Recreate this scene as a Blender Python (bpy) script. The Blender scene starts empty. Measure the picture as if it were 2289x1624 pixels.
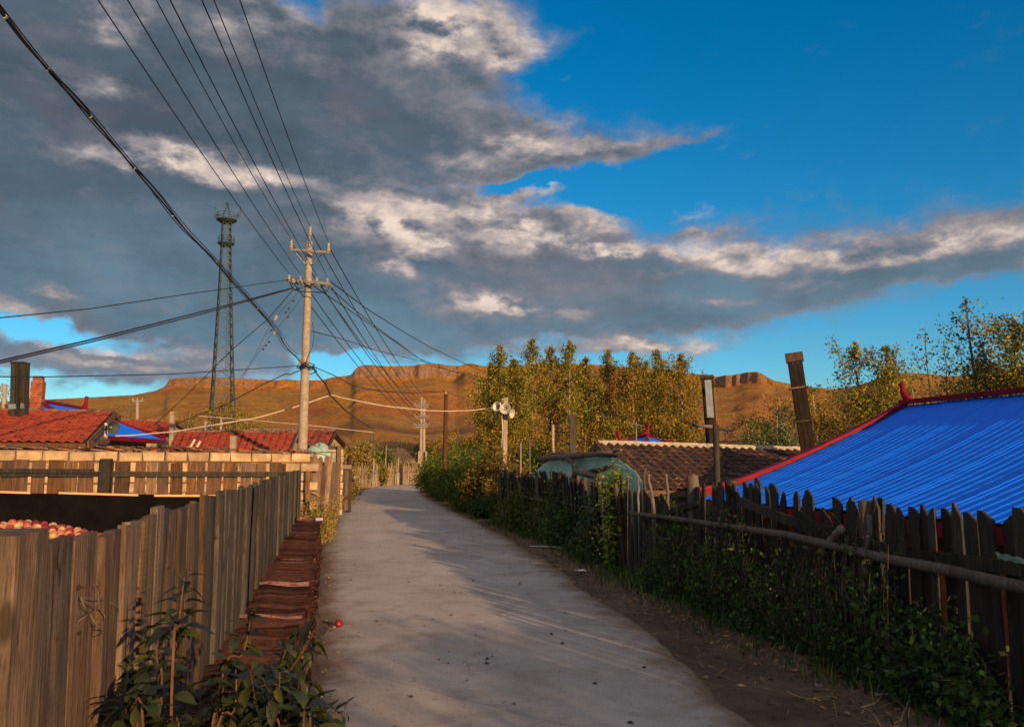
import bpy, math, random
import numpy as np
from mathutils import Vector, Matrix, Euler, noise as mnoise

# ------------------------------------------------------------------ camera, sky, sun, exposure
scene = bpy.context.scene
COL = scene.collection
F = 1797.0                      # focal length in photo units (photo 2289 units wide)
PITCH = math.atan(225.0 / F)
EYE = Vector((0, 0, 1.6))
cd = bpy.data.cameras.new("camera")
cam = bpy.data.objects.new("camera", cd)
COL.objects.link(cam)
cam.location = EYE
cam.rotation_euler = (math.radians(90) + PITCH, 0, 0)
cd.sensor_width = 36
cd.lens = 36 * F / 2289
cd.clip_start = 0.05
cd.clip_end = 20000
scene.camera = cam

SUN_EL = math.radians(10.7)
SUN_AZ = math.radians(147)      # clockwise from +Y; the sun stands low, behind the camera to the right
TO_SUN = Vector((math.sin(SUN_AZ) * math.cos(SUN_EL), math.cos(SUN_AZ) * math.cos(SUN_EL), math.sin(SUN_EL)))

def ray(x, y):
    a = (x - 1144.5) / F
    b = (812 - y) / F
    return Vector((a, math.cos(PITCH) - b * math.sin(PITCH), math.sin(PITCH) + b * math.cos(PITCH)))

def P(x, y, d):                 # point at depth d (metres along +Y)
    r = ray(x, y)
    return EYE + r * (d / r.y)

def G(x, y, z=0.0):             # point where a ray meets height z
    r = ray(x, y)
    return EYE + r * ((z - EYE.z) / r.z)

TH = math.radians(12.7)
def W(u, v, z=0.0):             # lane coordinates: u along, v to the right
    return Vector((-u * math.sin(TH) + v * math.cos(TH), u * math.cos(TH) + v * math.sin(TH), z))

def smooth(a, b, x):
    t = min(1, max(0, (x - a) / (b - a)))
    return t * t * (3 - 2 * t)

# ---- node helper
class NT:
    def __init__(s, nt):
        s.nt = nt
        nt.nodes.clear()
    def n(s, typ, **kw):
        nd = s.nt.nodes.new(typ)
        ins = kw.pop('ins', {})
        for k, v in kw.items():
            setattr(nd, k, v)
        for k, v in ins.items():
            s.set(nd.inputs[k], v)
        return nd
    def set(s, sock, v):
        if isinstance(v, bpy.types.NodeSocket):
            s.nt.links.new(v, sock)
        elif isinstance(v, tuple) and len(v) == 3 and sock.type == 'RGBA':
            sock.default_value = (*v, 1)
        else:
            sock.default_value = v
    def math(s, op, a, b=0.0, c=0.0, clamp=False):
        nd = s.nt.nodes.new('ShaderNodeMath')
        nd.operation = op
        nd.use_clamp = clamp
        s.set(nd.inputs[0], a); s.set(nd.inputs[1], b); s.set(nd.inputs[2], c)
        return nd.outputs[0]
    def vmath(s, op, a, b=(0, 0, 0)):
        nd = s.nt.nodes.new('ShaderNodeVectorMath')
        nd.operation = op
        s.set(nd.inputs[0], a)
        if op == 'SCALE':
            s.set(nd.inputs['Scale'], b)
        else:
            s.set(nd.inputs[1], b)
        return nd.outputs[0]
    def noise(s, vec, scale=5, detail=4, rough=.55, out=0, dist=0.0):
        nd = s.nt.nodes.new('ShaderNodeTexNoise')
        s.set(nd.inputs['Vector'], vec)
        s.set(nd.inputs['Scale'], scale)
        s.set(nd.inputs['Detail'], detail)
        s.set(nd.inputs['Roughness'], rough)
        s.set(nd.inputs['Distortion'], dist)
        return nd.outputs[out]
    def mix(s, f, a, b, blend='MIX'):
        nd = s.nt.nodes.new('ShaderNodeMix')
        nd.data_type = 'RGBA'
        nd.blend_type = blend
        s.set(nd.inputs[0], f); s.set(nd.inputs[6], a); s.set(nd.inputs[7], b)
        return nd.outputs[2]
    def ramp(s, f, stops):
        nd = s.nt.nodes.new('ShaderNodeValToRGB')
        s.set(nd.inputs[0], f)
        el = nd.color_ramp.elements
        while len(el) < len(stops):
            el.new(0.5)
        for e, (p, c) in zip(el, stops):
            e.position = p
            e.color = (*c, 1) if len(c) == 3 else c
        return nd.outputs[0]
    def rng(s, f, a, b, c=0.0, d=1.0, smoothstep=True):
        nd = s.nt.nodes.new('ShaderNodeMapRange')
        nd.interpolation_type = 'SMOOTHSTEP' if smoothstep else 'LINEAR'
        for i, v in enumerate((f, a, b, c, d)):
            s.set(nd.inputs[i], v)
        return nd.outputs[0]

def make_world():
    w = bpy.data.worlds.new("World")
    scene.world = w
    w.use_nodes = True
    t = NT(w.node_tree)
    co = t.n('ShaderNodeTexCoord').outputs['Generated']
    sp = t.n('ShaderNodeSeparateXYZ', ins={0: co}).outputs
    az = t.math('ARCTAN2', sp[0], sp[1])
    el = t.math('ARCSINE', sp[2])
    # domain warp so that cloud edges billow
    v3 = t.vmath('MULTIPLY', co, (1, 1, 1.9))
    wn = t.noise(v3, 7.0, 5, .6, out=1)
    ws = t.n('ShaderNodeSeparateXYZ', ins={0: wn}).outputs
    wn2 = t.noise(v3, 24.0, 5, .62, out=1)
    ws2 = t.n('ShaderNodeSeparateXYZ', ins={0: wn2}).outputs
    azw = t.math('ADD', az, t.math('ADD', t.math('MULTIPLY', t.math('SUBTRACT', ws[0], .5), .13), t.math('MULTIPLY', t.math('SUBTRACT', ws2[0], .5), .05)))
    elw = t.math('ADD', el, t.math('ADD', t.math('MULTIPLY', t.math('SUBTRACT', ws[1], .5), .065), t.math('MULTIPLY', t.math('SUBTRACT', ws2[1], .5), .032)))
    def azel(x, y):
        r = ray(x, y).normalized()
        return math.atan2(r.x, r.y), math.asin(r.z)
    def field(blobs):
        tot = 0.0
        for cx, cy, rx, ry, wt, *rot in blobs:
            a0, e0 = azel(cx, cy)
            k = rot[0] if rot else 0.0            # slope: rise of el per az
            rxa = rx / F * .93; rya = ry / F * .95
            da = t.math('SUBTRACT', azw, a0)
            de = t.math('SUBTRACT', t.math('SUBTRACT', elw, e0), t.math('MULTIPLY', da, k)) if k else t.math('SUBTRACT', elw, e0)
            qa = t.math('MULTIPLY', da, 1 / rxa); qe = t.math('MULTIPLY', de, 1 / rya)
            q = t.math('MULTIPLY_ADD', qa, qa, t.math('MULTIPLY', qe, qe))
            g = t.math('DIVIDE', wt, t.math('MULTIPLY_ADD', t.math('MULTIPLY', q, q), 1.0, 1.0))
            tot = g if tot == 0.0 else t.math('ADD', tot, g)
        return tot
    cover = field([
        (150, 230, 560, 330, 1.3), (690, 230, 330, 190, 1.0), (560, 520, 420, 130, .8), (900, 340, 230, 80, .9), (1020, 110, 190, 75, .85),
        (1200, 340, 250, 45, .85, .06), (1400, 332, 100, 26, .3), (120, 590, 420, 90, .9, .0), (560, 660, 380, 110, .9), (950, 560, 240, 100, 1.0),
        (1200, 650, 430, 110, 1.1), (1630, 640, 360, 72, 1.0, .06), (1960, 590, 330, 42, .9, .14), (2260, 540, 180, 38, .8, .1),
        (180, 810, 330, 32, .62), (590, 816, 60, 17, .5), (760, 740, 420, 45, .6),
        (1190, 435, 85, 15, .5), (1300, 500, 110, 35, .5), (1550, 465, 55, 20, .42), (1570, 520, 60, 15, .35), (1640, 350, 50, 12, .3), (1530, 318, 60, 12, .28),
        (1430, 782, 150, 14, .6), (1260, 195, 20, 8, .3), (80, 665, 110, 22, .45),
        (700, 35, 60, 42, -.72), (930, 412, 110, 18, -.8), (1180, 412, 150, 18, -.75), (1400, 430, 180, 45, -.7), (1560, 410, 160, 60, -.35), (1240, 190, 110, 60, -.4), (90, 735, 160, 22, -.8), (330, 25, 55, 20, -.5),
        (760, 812, 130, 22, -.9), (1200, 770, 90, 12, -.3)])
    # fine erosion of the edges
    n1 = t.noise(v3, 5.0, 8, .62)
    n2 = t.noise(v3, 17.0, 6, .6)
    er = t.math('MULTIPLY', t.math('SUBTRACT', n1, .5), 1.15)
    er = t.math('ADD', er, t.math('MULTIPLY', t.math('SUBTRACT', n2, .5), .6))
    base = t.math('ADD', cover, er)
    # broken cloud out of view, added overhead and behind for neutral fill light
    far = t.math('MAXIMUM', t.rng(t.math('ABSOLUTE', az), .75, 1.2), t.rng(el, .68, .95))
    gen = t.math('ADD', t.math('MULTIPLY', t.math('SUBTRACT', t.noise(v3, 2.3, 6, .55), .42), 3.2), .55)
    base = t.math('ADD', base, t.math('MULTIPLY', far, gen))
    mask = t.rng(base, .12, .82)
    # sunlit shoulders
    lit = field([
        (985, 60, 110, 60, 1.05), (1130, 105, 110, 40, .9), (245, 50, 55, 30, .75), (550, 70, 110, 45, .45), (190, 190, 60, 20, .35),
        (300, 362, 95, 15, .6), (500, 378, 150, 20, .8, -.1), (640, 400, 80, 20, .6, -.1), (1250, 320, 190, 30, .75, .03), (1060, 360, 70, 20, .5), (830, 455, 70, 30, .75), (930, 520, 150, 50, .95), (1180, 540, 90, 28, .85),
        (1060, 470, 160, 30, .6), (1320, 495, 60, 25, .7), (1450, 555, 220, 15, .9, -.04), (1700, 575, 220, 16, .7, .03), (1980, 565, 200, 15, .55, .12), (2220, 528, 120, 16, .6, .05), (1125, 692, 75, 20, 1.15),
        (1050, 665, 100, 30, .4), (1230, 700, 60, 16, .4), (870, 600, 50, 22, .5), (1430, 780, 160, 14, .9), (250, 775, 200, 10, .5), (130, 665, 60, 14, .5), (20, 690, 60, 12, .5),
        (300, 812, 150, 8, .35), (1550, 465, 60, 20, .5), (1190, 435, 90, 15, .5), (1570, 525, 60, 15, .4), (1700, 650, 160, 8, .25)])
    # relief: density difference towards the sun side gives lit and shaded billows
    nb = t.noise(v3, 11.0, 7, .6)
    sh = t.vmath('ADD', v3, (.012, -.004, .02))
    nb2 = t.noise(sh, 11.0, 7, .6)
    rel = t.math('MULTIPLY', t.math('SUBTRACT', nb, nb2), 5.0)
    litn = t.math('MULTIPLY', lit, t.math('ADD', t.math('ADD', .72, t.math('MULTIPLY', rel, .7)), t.math('MULTIPLY', t.math('SUBTRACT', n2, .5), .5)))
    edge = t.math('SUBTRACT', 1.0, t.rng(base, .45, 1.35))
    litn = t.math('ADD', litn, t.math('MULTIPLY', edge, .24))
    litn = t.math('ADD', litn, t.math('MULTIPLY', t.math('SUBTRACT', n1, .5), .25))
    litn = t.math('ADD', litn, t.math('MULTIPLY', rel, .15), 0, clamp=True)
    # these unseen clouds are brightened to lift the fill light
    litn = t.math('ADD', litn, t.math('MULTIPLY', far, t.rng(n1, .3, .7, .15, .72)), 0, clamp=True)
    dark = t.mix(t.rng(el, .08, .42), (.125, .215, .285), (.074, .104, .134))
    dark = t.mix(t.rng(el, .04, .15), (.165, .225, .345), dark)
    dark = t.mix(t.rng(n1, .35, .65), t.vmath('SCALE', dark, .84), t.vmath('SCALE', dark, 1.22))
    pk = t.noise(v3, 3.1, 5, .6, dist=.5)
    dark = t.mix(t.math('MULTIPLY', t.rng(pk, .48, .72), .55), dark, (.17, .135, .15))
    cc = t.mix(t.rng(litn, -.05, .5), dark, (.26, .245, .27))
    billow = t.rng(t.noise(v3, 19.0, 6, .62), .33, .68)
    top = t.mix(billow, (.40, .345, .335), (.86, .70, .58))
    cc = t.mix(t.rng(litn, .25, 1.0), cc, top)
    sky = t.n('ShaderNodeTexSky', sky_type='NISHITA', sun_disc=False, sun_elevation=SUN_EL, sun_rotation=SUN_AZ,
              altitude=600, air_density=1.0, dust_density=1.0, ozone_density=2.5)
    tint = t.mix(1.0, sky.outputs[0], SKY_TINT, 'MULTIPLY')
    hs = t.n('ShaderNodeHueSaturation', ins={'Saturation': 1.25, 'Value': 1.0, 'Color': tint})
    b1 = t.n('ShaderNodeBackground', ins={0: hs.outputs[0], 1: .108})
    b2 = t.n('ShaderNodeBackground', ins={0: cc, 1: .78})
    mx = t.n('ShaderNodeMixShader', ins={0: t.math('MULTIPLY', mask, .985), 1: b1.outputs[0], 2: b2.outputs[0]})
    o = t.n('ShaderNodeOutputWorld', ins={0: mx.outputs[0]})
    w.cycles.sampling_method = 'MANUAL'
    w.cycles.sample_map_resolution = 512
SKY_TINT = (.78, 1.04, 1.12)
make_world()

sl = bpy.data.lights.new("sun", 'SUN')
sl.energy = 5.0
sl.angle = math.radians(0.6)
sl.color = (1.0, .60, .30)
so = bpy.data.objects.new("sun", sl)
COL.objects.link(so)
so.rotation_euler = (-TO_SUN).to_track_quat('-Z', 'Y').to_euler()
scene.view_settings.view_transform = 'Standard'
scene.view_settings.look = 'None'
scene.view_settings.exposure = 0.4
scene.view_settings.gamma = 1.0
scene.view_settings.use_curve_mapping = False
scene.cycles.max_bounces = 6
scene.cycles.diffuse_bounces = 3
scene.cycles.transparent_max_bounces = 8
scene.cycles.use_denoising = True
scene.cycles.caustics_reflective = False
scene.cycles.caustics_refractive = False

# ------------------------------------------------------------------ materials
MATS = {}
def newmat(name):
    m = bpy.data.materials.new(name)
    m.use_nodes = True
    MATS[name] = m
    return m, NT(m.node_tree)

def rnd(t):
    a = t.n('ShaderNodeObjectInfo').outputs['Random']
    b = t.n('ShaderNodeNewGeometry').outputs['Random Per Island']
    return t.math('FRACT', t.math('MULTIPLY_ADD', a, 7.31, b))

def finish(t, col, rough=.85, bump=None, bstr=.4, bdist=.02, metal=0.0, spec=.3, trans=0.0, extra=None):
    b = t.n('ShaderNodeBsdfPrincipled', ins={'Base Color': col, 'Roughness': rough, 'Metallic': metal, 'Specular IOR Level': spec})
    if bump is not None:
        bp = t.n('ShaderNodeBump', ins={'Strength': bstr, 'Distance': bdist, 'Height': bump})
        t.set(b.inputs['Normal'], bp.outputs[0])
    out = b.outputs[0]
    if trans:
        tr = t.n('ShaderNodeBsdfTranslucent', ins={'Color': col})
        out = t.n('ShaderNodeMixShader', ins={0: trans, 1: out, 2: tr.outputs[0]}).outputs[0]
    t.n('ShaderNodeOutputMaterial', ins={0: out})

def m_wood(name, c1, c2, c3, rough=.85, axis=2, grain=1.0):
    m, t = newmat(name)
    co = t.n('ShaderNodeTexCoord').outputs['Object']
    r = rnd(t)
    off = t.n('ShaderNodeCombineXYZ', ins={0: t.math('MULTIPLY', r, 37), 1: t.math('MULTIPLY', r, 91), 2: t.math('MULTIPLY', r, 53)}).outputs[0]
    sc = [26, 26, 26]; sc[axis] = 2.0
    v = t.vmath('ADD', t.vmath('MULTIPLY', co, tuple(sc)), off)
    g = t.noise(v, 1.6 * grain, 6, .65, dist=.6)
    fine = t.noise(v, 6 * grain, 4, .7)
    sc2 = [5, 5, 5]; sc2[axis] = 1.6
    blot = t.noise(t.vmath('ADD', t.vmath('MULTIPLY', co, tuple(sc2)), off), 1.0, 4, .6)
    col = t.ramp(g, [(.25, c1), (.5, c2), (.75, c3)])
    col = t.mix(t.rng(fine, .52, .72), col, tuple(x * .45 for x in c1))
    col = t.mix(t.math('MULTIPLY', t.rng(blot, .45, .75), .6), col, tuple(x * .6 for x in c1))
    if name in ('weathered_board', 'board_grey', 'board_brown'):
        kv = t.n('ShaderNodeTexVoronoi', ins={'Vector': t.vmath('ADD', t.vmath('MULTIPLY', co, (7, 7, 2.6)), off), 'Scale': 1.0}).outputs[0]
        kk = t.rng(kv, .07, .15, 1, 0)
        col = t.mix(t.math('MULTIPLY', kk, .75), col, tuple(x * .35 for x in c1))
        cr = t.noise(t.vmath('ADD', t.vmath('MULTIPLY', co, (60, 60, .9)), off), 1.0, 3, .5)
        col = t.mix(t.math('MULTIPLY', t.rng(cr, .62, .68), .8), col, tuple(x * .3 for x in c1))
        sw = t.n('ShaderNodeTexWave', wave_type='BANDS', bands_direction='Z', ins={'Vector': t.vmath('ADD', co, t.vmath('SCALE', off, .05)), 'Scale': 16, 'Distortion': 5, 'Detail': 3, 'Detail Scale': 1.5}).outputs[1]
        col = t.mix(t.math('MULTIPLY', sw, t.rng(r, .5, .9, 0, .22)), col, tuple(x * .5 for x in c1))
    hv = t.n('ShaderNodeHueSaturation', ins={'Hue': t.rng(r, 0, 1, .49, .51, False), 'Saturation': t.rng(t.math('FRACT', t.math('MULTIPLY', r, 5.7)), 0, 1, .7, 1.2, False), 'Value': t.rng(t.math('FRACT', t.math('MULTIPLY', r, 3.3)), 0, 1, .5, 1.45, False), 'Color': col}).outputs[0]
    h = t.math('MULTIPLY_ADD', fine, .5, g)
    finish(t, hv, rough, h, .75, .012)
    return m

def m_basic(name, c1, c2, scale=6, rough=.85, vary=.3, bstr=.3, bdist=.01, metal=0.0, spec=.3, trans=0.0, detail=5, spots=None, coord='Object'):
    m, t = newmat(name)
    co = t.n('ShaderNodeTexCoord').outputs[coord]
    r = rnd(t)
    off = t.n('ShaderNodeCombineXYZ', ins={0: t.math('MULTIPLY', r, 17), 1: t.math('MULTIPLY', r, 31), 2: t.math('MULTIPLY', r, 23)}).outputs[0]
    v = t.vmath('ADD', co, off)
    n = t.noise(v, scale, detail, .6)
    col = t.mix(t.rng(n, .32, .68), c1, c2)
    if spots:
        sc, th, c = spots
        n2 = t.noise(v, sc, 3, .6)
        col = t.mix(t.rng(n2, th, th + .06), col, c)
    col = t.n('ShaderNodeHueSaturation', ins={'Value': t.rng(r, 0, 1, 1 - vary, 1 + vary, False), 'Color': col}).outputs[0]
    f = t.noise(v, scale * 5, 4, .65)
    finish(t, col, rough, t.math('ADD', n, f), bstr, bdist, metal, spec, trans)
    return m

def m_leaf(name, stops, trans=.25, rough=.6):
    m, t = newmat(name)
    r = rnd(t)
    co = t.n('ShaderNodeTexCoord').outputs['Object']
    n = t.noise(co, 1.1, 3, .6)
    f = t.math('ADD', t.math('MULTIPLY', r, .65), t.math('MULTIPLY', t.math('SUBTRACT', n, .32), .95))
    col = t.ramp(f, stops)
    finish(t, col, rough, None, spec=.25, trans=trans)
    return m

m_wood('weathered_board', (.035, .025, .017), (.115, .078, .05), (.22, .15, .095))
m_wood('board_grey', (.018, .017, .015), (.05, .046, .038), (.105, .094, .076))
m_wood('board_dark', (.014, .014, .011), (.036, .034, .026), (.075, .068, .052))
m_wood('chimney_wood', (.010, .007, .005), (.026, .018, .011), (.06, .042, .025))
m_wood('board_brown', (.06, .036, .02), (.15, .085, .048), (.25, .155, .09))
m_wood('board_pale', (.13, .095, .06), (.30, .22, .14), (.45, .34, .22))
m_wood('log_bark', (.05, .045, .035), (.14, .12, .095), (.24, .21, .17))
m_wood('log_x', (.10, .085, .065), (.24, .205, .165), (.38, .34, .28))
m_wood('pole_rust', (.03, .014, .008), (.07, .032, .02), (.11, .055, .035))
m_wood('bark_pale', (.18, .15, .10), (.36, .31, .22), (.5, .44, .33))
m_wood('bark_brown', (.05, .04, .028), (.11, .09, .06), (.18, .15, .10))
m_basic('concrete_pole', (.25, .21, .155), (.36, .31, .24), 9, .8, .05, .25, .004)
m_basic('block_stone', (.30, .215, .125), (.48, .36, .22), 5, .9, .22, .5, .012, spots=(22, .62, (.24, .18, .12)))
m_basic('mortar', (.07, .052, .036), (.12, .09, .06), 20, .95, .05)
m_basic('old_tile', (.09, .06, .045), (.2, .13, .09), 9, .9, .35, .4, .006, spots=(14, .6, (.35, .3, .24)))
m_basic('red_tile', (.23, .034, .016), (.36, .068, .026), 8, .8, .28, .3, .006, spots=(11, .64, (.17, .06, .035)))
m_basic('worn_red_tile', (.19, .034, .018), (.31, .068, .034), 8, .8, .45, .3, .006, spots=(9, .55, (.10, .05, .035)))
m_basic('mossy_tile', (.035, .022, .016), (.085, .045, .028), 7, .85, .5, .3, .006, spots=(8, .60, (.28, .12, .06)))
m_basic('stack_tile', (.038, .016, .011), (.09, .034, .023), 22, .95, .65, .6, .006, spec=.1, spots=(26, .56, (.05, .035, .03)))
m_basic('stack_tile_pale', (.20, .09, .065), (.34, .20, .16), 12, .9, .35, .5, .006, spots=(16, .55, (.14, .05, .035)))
m_basic('cement', (.33, .28, .2), (.5, .43, .33), 7, .9, .1, .6, .02)
m_basic('plaster', (.34, .25, .16), (.46, .35, .23), 3, .9, .1, .3, .01)
m_basic('brick_red', (.20, .06, .03), (.32, .11, .055), 8, .85, .3, .4, .006)
m_basic('galvanised', (.20, .21, .19), (.32, .32, .28), 12, .5, .1, .1, .002, metal=.2, spec=.5)
m_basic('tower_steel', (.03, .055, .07), (.05, .08, .10), 2, .6, .1, metal=.3)
m_basic('cable_black', (.012, .014, .018), (.02, .022, .026), 3, .6, .1)
m_basic('cable_pale', (.62, .52, .44), (.72, .62, .54), 3, .7, .1)
m_basic('porcelain', (.24, .22, .17), (.36, .33, .26), 6, .35, .15, spec=.5)
m_basic('horn_grey', (.40, .42, .38), (.52, .54, .48), 4, .5, .05, spec=.5)
m_basic('horn_dark', (.035, .05, .055), (.06, .08, .085), 4, .5, .05, spec=.5)
m_basic('trim_red', (.15, .002, .012), (.22, .004, .018), 3, .6, .06, .05, .003, spec=.15)
m_basic('tarp_teal', (.20, .45, .38), (.34, .60, .52), 2.2, .5, .03, .9, .05, spec=.5, spots=(3.1, .58, (.36, .56, .50)))
m_basic('tarp_old', (.20, .36, .30), (.38, .50, .42), 4, .6, .05, .6, .02, spots=(5, .58, (.42, .3, .3)))
m_basic('tarp_black', (.003, .003, .0035), (.006, .0055, .006), 5, .95, .05, .4, .02, spec=.08)
m_basic('batten_pine', (.55, .32, .13), (.68, .42, .18), 6, .7, .05)
m_basic('apple_red', (.16, .006, .02), (.26, .015, .025), 20, .35, .05, .1, .002, spec=.5)
m_basic('wire_grey', (.12, .10, .08), (.18, .15, .12), 8, .6, .1)
m_basic('litter_white', (.6, .6, .6), (.75, .74, .72), 8, .6, .1)
m_basic('litter_violet', (.25, .25, .42), (.36, .36, .55), 8, .5, .1)
m_basic('stone_grey', (.16, .15, .14), (.27, .25, .22), 8, .9, .3, .5, .02)
m_basic('clod', (.035, .028, .022), (.07, .055, .04), 12, .95, .4, .5, .01)
m_basic('straw', (.30, .19, .08), (.46, .32, .15), 14, .8, .4)
m_basic('dead_leaf', (.20, .12, .045), (.34, .23, .08), 14, .75, .5)
m_basic('twig', (.045, .035, .025), (.10, .08, .055), 14, .85, .4)
m_basic('stem_red', (.09, .04, .02), (.15, .075, .04), 14, .6, .2)
m_basic('sheet_metal', (.42, .46, .46), (.62, .66, .64), 5, .35, .1, .15, .01, metal=.8, spec=.5)
m_basic('glass_dark', (.02, .025, .03), (.03, .035, .04), 2, .15, .05, spec=.6)
m_leaf('poplar_leaf', [(.0, (.03, .045, .006)), (.3, (.10, .12, .014)), (.55, (.23, .215, .025)), (.8, (.38, .31, .04)), (1, (.56, .46, .10))])
m_leaf('autumn_leaf', [(.0, (.045, .055, .008)), (.35, (.15, .13, .014)), (.7, (.32, .22, .022)), (1, (.50, .34, .05))])
m_leaf('hedge_leaf', [(.0, (.016, .04, .006)), (.4, (.05, .105, .012)), (.7, (.14, .18, .02)), (1, (.34, .30, .04))])
m_leaf('hedge_warm', [(.0, (.035, .05, .008)), (.4, (.10, .11, .015)), (.7, (.24, .14, .022)), (1, (.36, .22, .045))])
m_leaf('vine_leaf', [(.0, (.014, .034, .010)), (.4, (.035, .085, .02)), (.75, (.10, .19, .035)), (1, (.34, .32, .05))])
m_leaf('silver_leaf', [(.0, (.03, .05, .015)), (.5, (.11, .14, .05)), (1, (.25, .27, .12))])
m_leaf('lime_leaf', [(.0, (.06, .16, .012)), (.4, (.16, .32, .02)), (.8, (.38, .46, .03)), (1, (.6, .5, .05))])
m_leaf('sparse_leaf', [(.0, (.03, .045, .02)), (.5, (.09, .11, .03)), (1, (.3, .26, .06))])
m_leaf('weed_leaf', [(.0, (.05, .07, .012)), (.4, (.17, .17, .03)), (.75, (.36, .24, .06)), (1, (.46, .27, .09))], .2)
m_leaf('shrub_leaf', [(.0, (.013, .018, .014)), (.35, (.024, .033, .02)), (.68, (.035, .05, .012)), (.86, (.09, .085, .012)), (1, (.14, .07, .02))], .15, .4)

def m_apple():
    m, t = newmat('apple_skin')
    r = rnd(t)
    co = t.n('ShaderNodeTexCoord').outputs['Object']
    v = t.vmath('ADD', co, t.n('ShaderNodeCombineXYZ', ins={0: t.math('MULTIPLY', r, 13), 1: r, 2: 0}).outputs[0])
    n = t.noise(v, 22, 2, .5)
    f = t.math('ADD', t.math('SUBTRACT', n, .5), r)
    col = t.ramp(f, [(.15, (.52, .36, .12)), (.4, (.48, .19, .09)), (.6, (.34, .025, .025)), (.9, (.12, .005, .018))])
    finish(t, col, .3, None, spec=.5)
m_apple()

def m_blue():
    m, t = newmat('blue_steel')
    co = t.n('ShaderNodeTexCoord').outputs['Object']
    r = rnd(t)
    n = t.noise(co, 1.2, 4, .6)
    n2 = t.noise(co, 30, 3, .6)
    col = t.mix(n, (.002, .15, .97), (.002, .19, 1.0))
    col = t.mix(t.math('MULTIPLY', t.rng(n2, .6, .75), .15), col, (.03, .10, .4))
    n3 = t.noise(co, 2.6, 6, .65, dist=.5)
    col = t.mix(t.math('MULTIPLY', t.rng(n3, .5, .75), .4), col, (.01, .09, .62))
    finish(t, col, .5, t.noise(co, 9, 3), .08, .01, spec=.22)
m_blue()

def m_road():
    m, t = newmat('road_concrete')
    tc = t.n('ShaderNodeTexCoord').outputs
    co = tc['Object']
    uv = t.n('ShaderNodeSeparateXYZ', ins={0: tc['UV']}).outputs
    big = t.noise(co, .55, 5, .6)
    mid = t.noise(co, 3.2, 6, .65)
    fine = t.noise(co, 45, 4, .7)
    grit = t.noise(co, 160, 2, .7)
    col = t.mix(t.rng(big, .3, .7), (.40, .37, .345), (.50, .47, .44))
    col = t.mix(t.math('MULTIPLY', t.rng(mid, .42, .7), .45), col, (.30, .26, .215))
    # fine straw-like streaks and broom marks
    st = t.noise(t.vmath('MULTIPLY', co, (3, 26, 1)), 1.5, 4, .6)
    col = t.mix(t.math('MULTIPLY', t.rng(st, .5, .8), .28), col, (.26, .22, .18))
    col = t.mix(t.math('MULTIPLY', t.rng(fine, .45, .72), .5), col, (.22, .19, .155))
    # dust and soil creeping in from both edges
    e = t.math('MINIMUM', uv[0], t.math('SUBTRACT', 1.0, uv[0]))
    en = t.math('ADD', e, t.math('MULTIPLY', t.math('SUBTRACT', t.noise(co, 1.9, 8, .7), .5), .36))
    dirt = t.mix(mid, (.15, .10, .062), (.25, .175, .11))
    col = t.mix(t.rng(en, .0, .13, 1, 0), col, dirt)
    # slab joints across the lane and faint wheel tracks along it
    jt = t.math('ABSOLUTE', t.math('SUBTRACT', t.math('FRACT', t.math('MULTIPLY', t.math('ADD', uv[1], t.math('MULTIPLY', t.math('SUBTRACT', mid, .5), .12)), .2)), .5))
    col = t.mix(t.math('MULTIPLY', t.rng(jt, .0, .0028, 1, 0), .6), col, (.12, .10, .08))
    tr = t.math('ABSOLUTE', t.math('SUBTRACT', t.math('ABSOLUTE', t.math('SUBTRACT', uv[0], .5)), .22))
    col = t.mix(t.math('MULTIPLY', t.rng(tr, .0, .09, 1, 0), t.rng(big, .35, .65, .05, .35)), col, (.52, .49, .45))
    sc_ = t.noise(co, 1.3, 7, .7, dist=1.0)
    col = t.mix(t.math('MULTIPLY', t.rng(sc_, .50, .66), .5), col, (.27, .225, .175))
    # dark blotches
    sp = t.noise(co, 7.5, 3, .5)
    col = t.mix(t.math('MULTIPLY', t.rng(sp, .69, .74), .55), col, (.12, .10, .085))
    # hairline cracks
    vo = t.n('ShaderNodeTexVoronoi', feature='DISTANCE_TO_EDGE', ins={'Vector': t.vmath('ADD', co, t.vmath('SCALE', t.noise(co, 2, 4, .6, out=1), .8)), 'Scale': .33})
    ck = t.rng(vo.outputs[0], .0, .006, 1, 0)
    col = t.mix(t.math('MULTIPLY', ck, .28), col, (.1, .085, .07))
    h = t.math('ADD', t.math('MULTIPLY', fine, .6), t.math('ADD', mid, t.math('MULTIPLY', grit, .35)))
    finish(t, col, .9, h, .5, .012)
m_road()

def m_ground():
    m, t = newmat('ground_soil')
    co = t.n('ShaderNodeTexCoord').outputs['Object']
    n = t.noise(co, .9, 6, .65)
    f = t.noise(co, 11, 6, .7)
    g = t.noise(co, 60, 4, .7)
    col = t.mix(t.rng(n, .35, .65), (.11, .078, .05), (.22, .155, .098))
    col = t.mix(t.math('MULTIPLY', t.rng(f, .45, .7), .6), col, (.05, .035, .022))
    col = t.mix(t.rng(g, .62, .72), col, (.28, .2, .12))
    finish(t, col, .95, t.math('ADD', f, g), .9, .03)
m_ground()

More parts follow.
